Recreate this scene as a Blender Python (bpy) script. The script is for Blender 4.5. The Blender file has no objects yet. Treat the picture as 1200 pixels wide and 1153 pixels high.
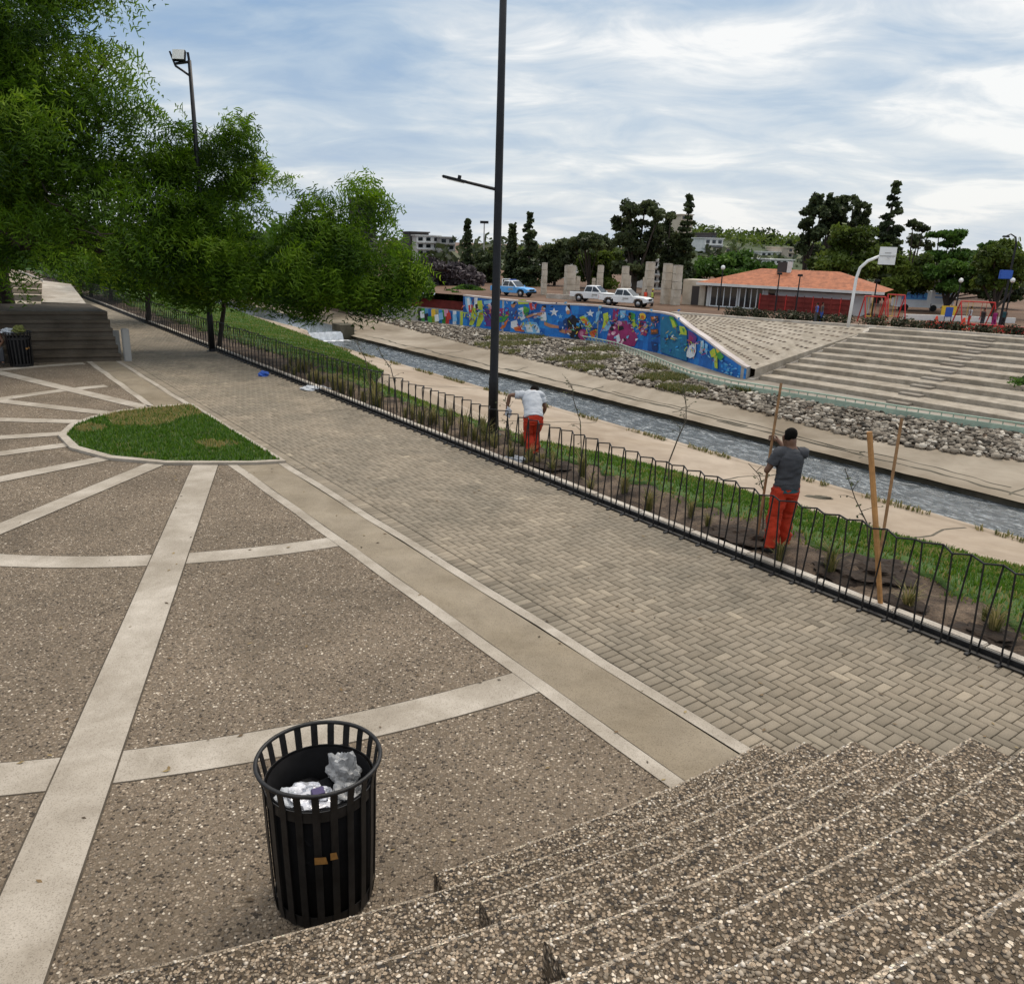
import bpy, bmesh, math, random
import numpy as np
from mathutils import Vector, Matrix

random.seed(7)
RNG = np.random.default_rng(7)
scene = bpy.context.scene
COL = scene.collection
PI = math.pi

# ------------------------------------------------------------------ camera
CF, CYH, CROLL, CH = 935.0, 285.0, math.radians(1.9), 3.9
CP = math.atan((576.5 - CYH) / CF)
_fw = np.array([0, math.cos(CP), -math.sin(CP)])
_up = np.array([0, math.sin(CP), math.cos(CP)])
_rt = np.array([1.0, 0, 0])
CR = math.cos(CROLL) * _rt + math.sin(CROLL) * _up
CU = -math.sin(CROLL) * _rt + math.cos(CROLL) * _up

def ray(px, py):
    return _fw + (px - 600) / CF * CR - (py - 576.5) / CF * CU

def gnd(px, py, z=0.0):
    """point of height z seen at a measured position of the survey photograph"""
    d = ray(px, py)
    k = (z - CH) / d[2]
    return Vector((d[0] * k, d[1] * k, z))

def at(px, py, Y):
    d = ray(px, py)
    k = Y / d[1]
    return Vector((d[0] * k, Y, CH + d[2] * k))

cam_d = bpy.data.cameras.new("camera")
cam = bpy.data.objects.new("camera", cam_d)
COL.objects.link(cam)
m = Matrix.Identity(4)
for i in range(3):
    m[i][0] = CR[i]; m[i][1] = CU[i]; m[i][2] = -_fw[i]
m[2][3] = CH
cam.matrix_world = m
cam_d.sensor_fit = 'HORIZONTAL'
cam_d.sensor_width = 36.0
cam_d.lens = CF / 1200 * 36
cam_d.clip_start = 0.05
cam_d.clip_end = 6000
scene.camera = cam

# path frame: s runs along the promenade away from the viewer, t across it to the river
TH = math.radians(36.8)
SX, SY = -math.sin(TH), math.cos(TH)
TX, TY = math.cos(TH), math.sin(TH)

def S(s, t, z=0.0):
    return Vector((s * SX + t * TX, s * SY + t * TY, z))

def ST(v):
    return v[0] * SX + v[1] * SY, v[0] * TX + v[1] * TY

CS, CT = 16.19, 4.74          # centre of the round plaza

def PO(R, a, z=0.0):          # polar coordinates about that centre (a = 0 towards the viewer)
    return S(CS - R * math.cos(a), CT - R * math.sin(a), z)

def interp(x, xs, ys):
    return float(np.interp(x, xs, ys))

# ------------------------------------------------------------------ materials
MATS = {}

def newmat(name):
    mt = bpy.data.materials.new(name)
    mt.use_nodes = True
    nt = mt.node_tree
    b = nt.nodes['Principled BSDF']
    MATS[name] = mt
    return mt, nt, b

def N(nt, typ, **kw):
    n = nt.nodes.new(typ)
    for k, v in kw.items():
        if k.startswith('i_'):
            n.inputs[k[2:].replace('_', ' ')].default_value = v
        else:
            setattr(n, k, v)
    return n

def ramp(nt, stops, interp_='LINEAR'):
    r = nt.nodes.new('ShaderNodeValToRGB')
    r.color_ramp.interpolation = interp_
    el = r.color_ramp.elements
    while len(el) > 1:
        el.remove(el[-1])
    el[0].position = stops[0][0]
    el[0].color = (*stops[0][1], 1)
    for p, c in stops[1:]:
        e = el.new(p)
        e.color = (*c, 1)
    return r

def coords(nt, scale=(1, 1, 1), rot=(0, 0, 0)):
    t = nt.nodes.new('ShaderNodeTexCoord')
    mp = nt.nodes.new('ShaderNodeMapping')
    mp.inputs['Scale'].default_value = scale
    mp.inputs['Rotation'].default_value = rot
    nt.links.new(t.outputs['Object'], mp.inputs['Vector'])
    return mp.outputs['Vector']

def bump(nt, b, h, strength=0.5, dist=0.01, prev=None):
    bp = nt.nodes.new('ShaderNodeBump')
    bp.inputs['Strength'].default_value = strength
    bp.inputs['Distance'].default_value = dist
    nt.links.new(h, bp.inputs['Height'])
    if prev is not None:
        nt.links.new(prev, bp.inputs['Normal'])
    nt.links.new(bp.outputs['Normal'], b.inputs['Normal'])
    return bp.outputs['Normal']

def mixc(nt, fac, a, b, mode='MIX'):
    mx = nt.nodes.new('ShaderNodeMix')
    mx.data_type = 'RGBA'
    mx.blend_type = mode
    for sock, v in ((mx.inputs[0], fac), (mx.inputs[6], a), (mx.inputs[7], b)):
        if hasattr(v, 'links') or hasattr(v, 'is_linked'):
            nt.links.new(v, sock)
        elif isinstance(v, (int, float)):
            sock.default_value = v
        else:
            sock.default_value = (*v, 1)
    return mx.outputs[2]

def noise(nt, vec, scale, detail=4, rough=0.55, dist=0.0):
    n = nt.nodes.new('ShaderNodeTexNoise')
    n.inputs['Scale'].default_value = scale
    n.inputs['Detail'].default_value = detail
    n.inputs['Roughness'].default_value = rough
    n.inputs['Distortion'].default_value = dist
    nt.links.new(vec, n.inputs['Vector'])
    return n.outputs['Fac']

def _unused(): pass

def simple(name, col, rough=0.6, var=0.18, scale=6.0, metal=0.0, bstr=0.1, bscale=60, spec=0.4):
    """painted / plain surface with uneven tone, dirt and a little relief"""
    mt, nt, b = newmat(name)
    v = coords(nt)
    n1 = noise(nt, v, scale, 6, 0.65)
    lo = tuple(c * (1 - var) for c in col)
    hi = tuple(min(1, c * (1 + var)) for c in col)
    r = ramp(nt, [(0.3, lo), (0.7, hi)])
    nt.links.new(n1, r.inputs[0])
    nt.links.new(r.outputs[0], b.inputs['Base Color'])
    b.inputs['Roughness'].default_value = rough
    b.inputs['Metallic'].default_value = metal
    b.inputs['Specular IOR Level'].default_value = spec
    if bstr > 0:
        bump(nt, b, noise(nt, v, bscale, 3), bstr, 0.01)
    return mt

def aggregate(name, size, stops, matrix, cover=0.75, stain=((0.7, 0.68, 0.62), (1.1, 1.05, 1.0)), bstr=0.9, bdist=0.012, cracks=False):
    """exposed pebble concrete: cell-coloured stones in a cement matrix"""
    mt, nt, b = newmat(name)
    v = coords(nt)
    wob = nt.nodes.new('ShaderNodeTexNoise')
    wob.inputs['Scale'].default_value = 0.6 / size
    nt.links.new(v, wob.inputs['Vector'])
    va = nt.nodes.new('ShaderNodeVectorMath'); va.operation = 'MULTIPLY_ADD'
    va.inputs[1].default_value = (size * .9,) * 3
    nt.links.new(wob.outputs['Color'], va.inputs[0]); nt.links.new(v, va.inputs[2])
    vo = N(nt, 'ShaderNodeTexVoronoi')
    vo.inputs['Scale'].default_value = 1.0 / size
    nt.links.new(va.outputs[0], vo.inputs['Vector'])
    sep = N(nt, 'ShaderNodeSeparateColor')
    nt.links.new(vo.outputs['Color'], sep.inputs[0])
    rc = ramp(nt, stops, 'CONSTANT')
    nt.links.new(sep.outputs[0], rc.inputs[0])
    # stones occupy the middle of the cells whose second random number is below cover
    edge = ramp(nt, [(0.50, (1, 1, 1)), (0.68, (0, 0, 0))])
    nt.links.new(vo.outputs['Distance'], edge.inputs[0])
    has = N(nt, 'ShaderNodeMath', operation='LESS_THAN')
    nt.links.new(sep.outputs[1], has.inputs[0]); has.inputs[1].default_value = cover
    mul = N(nt, 'ShaderNodeMath', operation='MULTIPLY')
    nt.links.new(edge.outputs[0], mul.inputs[0]); nt.links.new(has.outputs[0], mul.inputs[1])
    c = mixc(nt, mul.outputs[0], matrix, rc.outputs[0])
    fine = noise(nt, v, 3.0 / size, 4, 0.7)
    fr = ramp(nt, [(0.3, (0.72, 0.72, 0.72)), (0.7, (1.2, 1.2, 1.2))])
    nt.links.new(fine, fr.inputs[0])
    c = mixc(nt, 1.0, c, fr.outputs[0], 'MULTIPLY')
    st = noise(nt, v, 0.55, 7, 0.62, 0.4)
    sr = ramp(nt, [(0.32, stain[0]), (0.68, stain[1])])
    nt.links.new(st, sr.inputs[0])
    c = mixc(nt, 1.0, c, sr.outputs[0], 'MULTIPLY')
    nt.links.new(c, b.inputs['Base Color'])
    b.inputs['Roughness'].default_value = 0.82
    b.inputs['Specular IOR Level'].default_value = 0.3
    hs = N(nt, 'ShaderNodeMath', operation='MULTIPLY_ADD')
    nt.links.new(fine, hs.inputs[0]); hs.inputs[1].default_value = 0.35
    nt.links.new(mul.outputs[0], hs.inputs[2])
    bump(nt, b, hs.outputs[0], bstr, bdist)
    return mt

PEB = [(0.0, (0.045, 0.036, 0.028)), (0.12, (0.15, 0.118, 0.085)), (0.34, (0.215, 0.172, 0.13)), (0.55, (0.175, 0.148, 0.12)),
       (0.70, (0.265, 0.218, 0.168)), (0.88, (0.36, 0.305, 0.245)), (0.975, (0.60, 0.54, 0.46))]
M_plaza = aggregate('pebble_paving', 0.018, PEB, (0.17, 0.138, 0.104), 0.9, ((0.80, 0.76, 0.70), (1.3, 1.24, 1.16)), 0.8, 0.010)
PEB2 = [(0.0, (0.045, 0.04, 0.036)), (0.16, (0.16, 0.13, 0.10)), (0.36, (0.29, 0.23, 0.17)), (0.56, (0.22, 0.185, 0.145)),
        (0.70, (0.38, 0.31, 0.235)), (0.86, (0.50, 0.42, 0.33)), (0.955, (0.74, 0.67, 0.57))]
M_step = aggregate('pebble_step', 0.018, PEB2, (0.10, 0.078, 0.054), 0.93, ((0.9, 0.85, 0.78), (1.3, 1.23, 1.15)), 1.0, 0.018)
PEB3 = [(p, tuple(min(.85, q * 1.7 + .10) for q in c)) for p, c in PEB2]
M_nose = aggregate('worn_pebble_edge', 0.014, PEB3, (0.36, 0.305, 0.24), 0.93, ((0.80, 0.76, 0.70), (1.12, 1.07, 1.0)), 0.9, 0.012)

def concrete(name, lo, hi, stain=(0.55, 0.5, 0.42), sc=1.2, pit=True, rot=None, bstr=0.35, stainamt=0.7):
    mt, nt, b = newmat(name)
    v = coords(nt)
    n1 = noise(nt, v, sc, 8, 0.68, 0.3)
    r = ramp(nt, [(0.28, lo), (0.72, hi)])
    nt.links.new(n1, r.inputs[0])
    c = r.outputs[0]
    n2 = noise(nt, v, sc * 0.35, 6, 0.6, 0.6)
    r2 = ramp(nt, [(0.40, stain), (0.60, (1, 1, 1))])
    nt.links.new(n2, r2.inputs[0])
    c = mixc(nt, stainamt, c, r2.outputs[0], 'MULTIPLY')
    n3 = noise(nt, v, 90, 3, 0.7)
    r3 = ramp(nt, [(0.34, (0.62, 0.6, 0.57)), (0.46, (1, 1, 1)), (0.7, (1.08, 1.07, 1.05))])
    nt.links.new(n3, r3.inputs[0])
    if pit:
        c = mixc(nt, 1.0, c, r3.outputs[0], 'MULTIPLY')
    nt.links.new(c, b.inputs['Base Color'])
    b.inputs['Roughness'].default_value = 0.85
    b.inputs['Specular IOR Level'].default_value = 0.25
    bump(nt, b, n3, bstr, 0.006)
    return mt

M_strip = concrete('pale_concrete_strip', (0.34, 0.295, 0.24), (0.55, 0.495, 0.425), (0.58, 0.55, 0.5), 2.2, stainamt=0.55)
M_border = concrete('border_concrete', (0.215, 0.178, 0.13), (0.34, 0.287, 0.215), (0.7, 0.66, 0.58), 1.6, stainamt=0.5)
M_kerb = concrete('kerb_concrete', (0.42, 0.38, 0.33), (0.62, 0.57, 0.50), (0.65, 0.6, 0.55), 3.0)
M_bank = concrete('bank_concrete', (0.31, 0.245, 0.185), (0.50, 0.415, 0.325), (0.6, 0.54, 0.46), 0.35, False, bstr=0.2, stainamt=0.55)
M_farbank = concrete('far_bank_concrete', (0.27, 0.225, 0.17), (0.42, 0.36, 0.285), (0.42, 0.37, 0.3), 0.3, False, bstr=0.2, stainamt=0.75)
M_terrace = concrete('terrace_concrete', (0.25, 0.215, 0.17), (0.48, 0.42, 0.34), (0.55, 0.51, 0.45), 1.6, False, bstr=0.3, stainamt=0.45)
M_walk = concrete('walkway_concrete', (0.24, 0.21, 0.17), (0.38, 0.34, 0.29), (0.6, 0.55, 0.5), 0.5, False, bstr=0.2)
M_stain = concrete('dark_concrete', (0.06, 0.055, 0.04), (0.15, 0.13, 0.095), (0.5, 0.5, 0.42), 0.8, False)
M_column = concrete('column_concrete', (0.50, 0.44, 0.36), (0.76, 0.69, 0.58), (0.6, 0.55, 0.48), 0.9, False)
M_tier = concrete('shaded_tier_concrete', (0.085, 0.068, 0.05), (0.16, 0.132, 0.10), (0.6, 0.55, 0.5), 1.4, False)  # colour darkened to deepen the tree shade on the tiers
M_ground = concrete('ground_earth', (0.10, 0.085, 0.06), (0.2, 0.17, 0.12), (0.6, 0.6, 0.5), 0.2, False)
M_streetg = concrete('street_ground', (0.11, 0.06, 0.038), (0.22, 0.14, 0.095), (0.6, 0.55, 0.45), 0.12, False)

# paver: per-stone tone attribute
mt, nt, b = newmat('clay_paver')
M_paver = mt
v = coords(nt)
att = N(nt, 'ShaderNodeAttribute', attribute_name='tone')
r = ramp(nt, [(0.0, (0.18, 0.150, 0.110)), (0.35, (0.245, 0.205, 0.153)), (0.7, (0.285, 0.241, 0.184)), (1.0, (0.37, 0.312, 0.235))])
nt.links.new(att.outputs['Fac'], r.inputs[0])
n2 = noise(nt, v, 0.7, 6, 0.62, 0.5)
r2 = ramp(nt, [(0.34, (0.74, 0.74, 0.72)), (0.66, (1.1, 1.07, 1.03))])
nt.links.new(n2, r2.inputs[0])
c = mixc(nt, 1.0, r.outputs[0], r2.outputs[0], 'MULTIPLY')
n3 = noise(nt, v, 120, 3, 0.7)
r3 = ramp(nt, [(0.3, (0.75, 0.75, 0.75)), (0.6, (1.08, 1.08, 1.08))])
nt.links.new(n3, r3.inputs[0])
c = mixc(nt, 1.0, c, r3.outputs[0], 'MULTIPLY')
nt.links.new(c, b.inputs['Base Color'])
b.inputs['Roughness'].default_value = 0.85
bump(nt, b, n3, 0.4, 0.004)
M_joint = simple('paver_joint_sand', (0.075, 0.06, 0.043), 0.95, 0.3, 8)

def soil_mat():
    mt, nt, b = newmat('garden_soil')
    v = coords(nt)
    n1 = noise(nt, v, 1.5, 8, 0.72, 0.6)
    r = ramp(nt, [(0.36, (0.022, 0.014, 0.009)), (0.5, (0.095, 0.065, 0.043)), (0.68, (0.24, 0.175, 0.12))])
    nt.links.new(n1, r.inputs[0])
    n2 = noise(nt, v, 26, 5, 0.75)
    r2 = ramp(nt, [(0.3, (0.5, 0.5, 0.5)), (0.7, (1.35, 1.3, 1.25))])
    nt.links.new(n2, r2.inputs[0])
    nt.links.new(mixc(nt, 1.0, r.outputs[0], r2.outputs[0], 'MULTIPLY'), b.inputs['Base Color'])
    b.inputs['Roughness'].default_value = 0.95
    bump(nt, b, n2, 1.0, 0.04)
    return mt
M_soil = soil_mat()

def grassy(name, a, bcol, dry, sc=1.2, dryamt=(0.55, 0.72)):
    mt, nt, b = newmat(name)
    v = coords(nt)
    n1 = noise(nt, v, 9, 6, 0.7)
    r = ramp(nt, [(0.3, a), (0.7, bcol)])
    nt.links.new(n1, r.inputs[0])
    n2 = noise(nt, v, sc, 5, 0.6, 0.4)
    r2 = ramp(nt, [(dryamt[0], (0, 0, 0)), (dryamt[1], (1, 1, 1))])
    nt.links.new(n2, r2.inputs[0])
    nt.links.new(mixc(nt, r2.outputs[0], r.outputs[0], dry), b.inputs['Base Color'])
    b.inputs['Roughness'].default_value = 0.9
    bump(nt, b, noise(nt, v, 60, 3), 0.8, 0.03)
    return mt
M_turf = grassy('turf_ground', (0.03, 0.06, 0.012), (0.07, 0.125, 0.022), (0.17, 0.14, 0.06))
M_slope = grassy('bank_turf', (0.03, 0.075, 0.012), (0.08, 0.15, 0.025), (0.13, 0.13, 0.045), 0.35)
M_hillveg = grassy('scrub_ground', (0.03, 0.045, 0.015), (0.06, 0.085, 0.025), (0.14, 0.12, 0.07), 0.1)

def leafmat(name, stops, trans=0.3, rough=0.55):
    mt, nt, b = newmat(name)
    att = N(nt, 'ShaderNodeAttribute', attribute_name='tone')
    r = ramp(nt, stops)
    nt.links.new(att.outputs['Fac'], r.inputs[0])
    nt.links.new(r.outputs[0], b.inputs['Base Color'])
    b.inputs['Roughness'].default_value = rough
    b.inputs['Specular IOR Level'].default_value = 0.25
    tr = N(nt, 'ShaderNodeBsdfTranslucent')
    nt.links.new(r.outputs[0], tr.inputs['Color'])
    mx = N(nt, 'ShaderNodeMixShader')
    mx.inputs[0].default_value = trans
    nt.links.new(b.outputs[0], mx.inputs[1]); nt.links.new(tr.outputs[0], mx.inputs[2])
    nt.links.new(mx.outputs[0], nt.nodes['Material Output'].inputs['Surface'])
    return mt
M_leaf = leafmat('feathery_leaf', [(0, (0.016, 0.045, 0.004)), (0.35, (0.064, 0.136, 0.006)), (0.7, (0.14, 0.25, 0.011)), (1, (0.27, 0.385, 0.032))], 0.52)
M_dark = leafmat('conifer_leaf', [(0, (0.018, 0.026, 0.011)), (0.6, (0.058, 0.080, 0.030)), (1, (0.12, 0.15, 0.055))], 0.3)
M_euca = leafmat('eucalyptus_leaf', [(0, (0.024, 0.032, 0.014)), (0.6, (0.070, 0.092, 0.034)), (1, (0.14, 0.16, 0.065))], 0.35)
M_olive = leafmat('olive_leaf', [(0, (0.028, 0.044, 0.009)), (0.5, (0.095, 0.14, 0.02)), (1, (0.19, 0.24, 0.04))], 0.4)
M_green = leafmat('broad_leaf', [(0, (0.022, 0.05, 0.009)), (0.5, (0.068, 0.14, 0.02)), (1, (0.14, 0.24, 0.04))], 0.4)
M_bare = leafmat('bare_twig', [(0, (0.05, 0.04, 0.04)), (1, (0.12, 0.095, 0.1))], 0.0)
M_blade = leafmat('grass_blade', [(0, (0.035, 0.090, 0.007)), (0.5, (0.085, 0.185, 0.012)), (0.84, (0.16, 0.22, 0.024)), (0.9, (0.30, 0.25, 0.08)), (1, (0.40, 0.31, 0.13))], 0.4)
M_dryblade = leafmat('dry_grass_blade', [(0, (0.07, 0.10, 0.025)), (0.5, (0.19, 0.175, 0.06)), (1, (0.40, 0.32, 0.15))], 0.35)
M_hedge = leafmat('hedge_leaf', [(0, (0.02, 0.022, 0.012)), (0.6, (0.05, 0.055, 0.024)), (1, (0.12, 0.10, 0.05))], 0.1)

M_bark = simple('bark', (0.055, 0.042, 0.032), 0.9, 0.4, 9, bstr=0.6, bscale=30)
M_twig = simple('sapling_bark', (0.085, 0.07, 0.05), 0.9, 0.3, 20)
M_black = simple('black_paint', (0.013, 0.012, 0.012), 0.5, 0.7, 11, bstr=0.1)
M_binliner = simple('black_liner', (0.007, 0.007, 0.008), 0.8, 0.4, 7, bstr=0.2, bscale=12, spec=0.12)
M_iron = simple('fence_iron', (0.022, 0.021, 0.021), 0.5, 0.4, 12, metal=0.3)
M_post = simple('lamp_post_steel', (0.020, 0.020, 0.022), 0.45, 0.3, 3, metal=0.4)
M_lens = simple('lamp_glass', (0.8, 0.8, 0.76), 0.2, 0.05)
M_wood = simple('raw_wood', (0.46, 0.235, 0.085), 0.75, 0.3, 7, bstr=0.25, bscale=40)
M_woodd = simple('dark_wood', (0.30, 0.165, 0.075), 0.8, 0.35, 7, bstr=0.25, bscale=40)
M_skin = simple('skin', (0.165, 0.085, 0.052), 0.55, 0.12, 20, bstr=0.05)
M_hair = simple('black_hair', (0.007, 0.006, 0.005), 0.85, 0.3, 60, bstr=0.8, bscale=120, spec=0.1)
M_grey = simple('grey_shirt', (0.055, 0.057, 0.064), 0.9, 0.22, 7, bstr=0.5, bscale=14)
M_teal = simple('teal_cloth', (0.02, 0.075, 0.085), 0.9, 0.2, 9, bstr=0.4, bscale=18)
M_orange = simple('red_orange_trousers', (0.45, 0.032, 0.008), 0.8, 0.22, 9, bstr=0.5, bscale=16)
M_white = simple('white_cloth', (0.47, 0.49, 0.52), 0.85, 0.12, 7, bstr=0.5, bscale=14)
M_whitep = simple('white_paint', (0.76, 0.77, 0.77), 0.4, 0.06, 2)
M_shoe = simple('work_shoe', (0.02, 0.018, 0.017), 0.6, 0.3, 20)
M_eye = simple('eye_white', (0.7, 0.68, 0.65), 0.3, 0.02)
M_red = simple('red_paint', (0.50, 0.03, 0.025), 0.5, 0.25, 3)
M_redwall = simple('dark_red_paint', (0.17, 0.024, 0.018), 0.8, 0.35, 1.2)
M_yellow = simple('yellow_paint', (0.65, 0.42, 0.03), 0.5, 0.15)
M_blue = simple('blue_paint', (0.03, 0.10, 0.42), 0.45, 0.15)
M_sky = simple('light_blue_paint', (0.10, 0.36, 0.72), 0.5, 0.15)
M_magenta = simple('magenta_cloth', (0.30, 0.02, 0.14), 0.8, 0.2)
M_hiviz = simple('lime_cloth', (0.55, 0.68, 0.12), 0.8, 0.15)
M_glass = simple('dark_glass', (0.012, 0.016, 0.02), 0.08, 0.3, 2, bstr=0.0, spec=0.7)
M_rubber = simple('tyre_rubber', (0.014, 0.014, 0.014), 0.85, 0.2)
M_rim = simple('wheel_alloy', (0.42, 0.42, 0.43), 0.35, 0.1, metal=0.8)
M_head = simple('headlight_glass', (0.7, 0.72, 0.74), 0.15, 0.05)
M_tile = simple('roof_tile', (0.36, 0.125, 0.058), 0.8, 0.4, 2.0, bstr=0.6, bscale=9)
M_wallw = simple('white_wall', (0.66, 0.65, 0.62), 0.8, 0.12, 0.8)
M_wallg = simple('grey_wall', (0.34, 0.33, 0.31), 0.85, 0.2, 0.5)
M_wallb = simple('beige_wall', (0.50, 0.42, 0.33), 0.85, 0.18, 0.3)
M_walld = simple('brown_slab_wall', (0.06, 0.052, 0.05), 0.85, 0.2, 0.3)
M_greenk = simple('pale_green_paint', (0.33, 0.42, 0.335), 0.7, 0.25, 1.5)
M_foil = simple('foil_wrapper', (0.62, 0.62, 0.66), 0.28, 0.25, 9, metal=0.55, bstr=0.6, bscale=22)
M_film = simple('plastic_bag', (0.36, 0.36, 0.36), 0.3, 0.3, 12, bstr=0.7, bscale=18)
M_rust = simple('orange_sticker', (0.30, 0.15, 0.04), 0.6, 0.3, 30)
M_purple = simple('purple_ink', (0.045, 0.03, 0.11), 0.5, 0.2)
M_cone = simple('cone_orange', (0.72, 0.06, 0.02), 0.5, 0.1)

def rockmat():
    mt, nt, b = newmat('riprap_stone')
    v = coords(nt)
    att = N(nt, 'ShaderNodeAttribute', attribute_name='tone')
    r = ramp(nt, [(0, (0.045, 0.036, 0.026)), (0.4, (0.18, 0.148, 0.112)), (0.8, (0.36, 0.31, 0.245)), (1, (0.62, 0.56, 0.47))])
    nt.links.new(att.outputs['Fac'], r.inputs[0])
    n = noise(nt, v, 5, 6, 0.7)
    r2 = ramp(nt, [(0.3, (0.6, 0.6, 0.6)), (0.7, (1.2, 1.2, 1.2))])
    nt.links.new(n, r2.inputs[0])
    nt.links.new(mixc(nt, 1.0, r.outputs[0], r2.outputs[0], 'MULTIPLY'), b.inputs['Base Color'])
    b.inputs['Roughness'].default_value = 0.9
    bump(nt, b, n, 0.6, 0.05)
    return mt
M_rock = rockmat()
M_wetsoil = simple('dark_wet_soil', (0.030, 0.019, 0.012), 0.95, 0.5, 9, bstr=1.0, bscale=30)

def watermat():
    mt, nt, b = newmat('river_water')
    v = coords(nt, (1, 1, 1), (0, 0, -TH))
    mp = N(nt, 'ShaderNodeMapping'); mp.inputs['Scale'].default_value = (1.0, 0.42, 1)
    nt.links.new(v, mp.inputs['Vector'])
    n = noise(nt, mp.outputs[0], 3.2, 7, 0.72, 1.2)
    n2 = noise(nt, mp.outputs[0], 0.6, 4, 0.6, 0.8)
    foam_sparkle = ramp(nt, [(0.46, (0.075, 0.085, 0.09)), (0.56, (0.20, 0.22, 0.23)), (0.66, (0.55, 0.57, 0.58))])  # bright sparkle of the ripples painted into the colour along with white water
    nt.links.new(n, foam_sparkle.inputs[0])
    nt.links.new(foam_sparkle.outputs[0], b.inputs['Base Color'])
    b.inputs['Roughness'].default_value = 0.13
    b.inputs['IOR'].default_value = 1.33
    b.inputs['Specular IOR Level'].default_value = 0.6
    ad = N(nt, 'ShaderNodeMath', operation='ADD')
    nt.links.new(n, ad.inputs[0]); nt.links.new(n2, ad.inputs[1])
    bump(nt, b, ad.outputs[0], 0.8, 0.10)
    return mt
M_water = watermat()
mt, nt, b = newmat('calm_water')
M_calm = mt
b.inputs['Base Color'].default_value = (0.16, 0.18, 0.19, 1); b.inputs['Roughness'].default_value = 0.10
bump(nt, b, noise(nt, coords(nt), 2.0, 4), 0.3, 0.03)
M_foam = simple('white_water', (0.66, 0.68, 0.70), 0.4, 0.25, 3, bstr=0.8, bscale=6)

def paintmat():
    mt, nt, b = newmat('mural_paint')
    att = N(nt, 'ShaderNodeAttribute', attribute_name='paint')
    v = coords(nt)
    n = noise(nt, v, 1.6, 7, 0.7, 0.5)
    r2 = ramp(nt, [(0.25, (0.7, 0.7, 0.7)), (0.75, (1.2, 1.2, 1.2))])
    nt.links.new(n, r2.inputs[0])
    nt.links.new(mixc(nt, 1.0, att.outputs['Color'], r2.outputs[0], 'MULTIPLY'), b.inputs['Base Color'])
    b.inputs['Roughness'].default_value = 0.7
    return mt
M_paint = paintmat()

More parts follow.
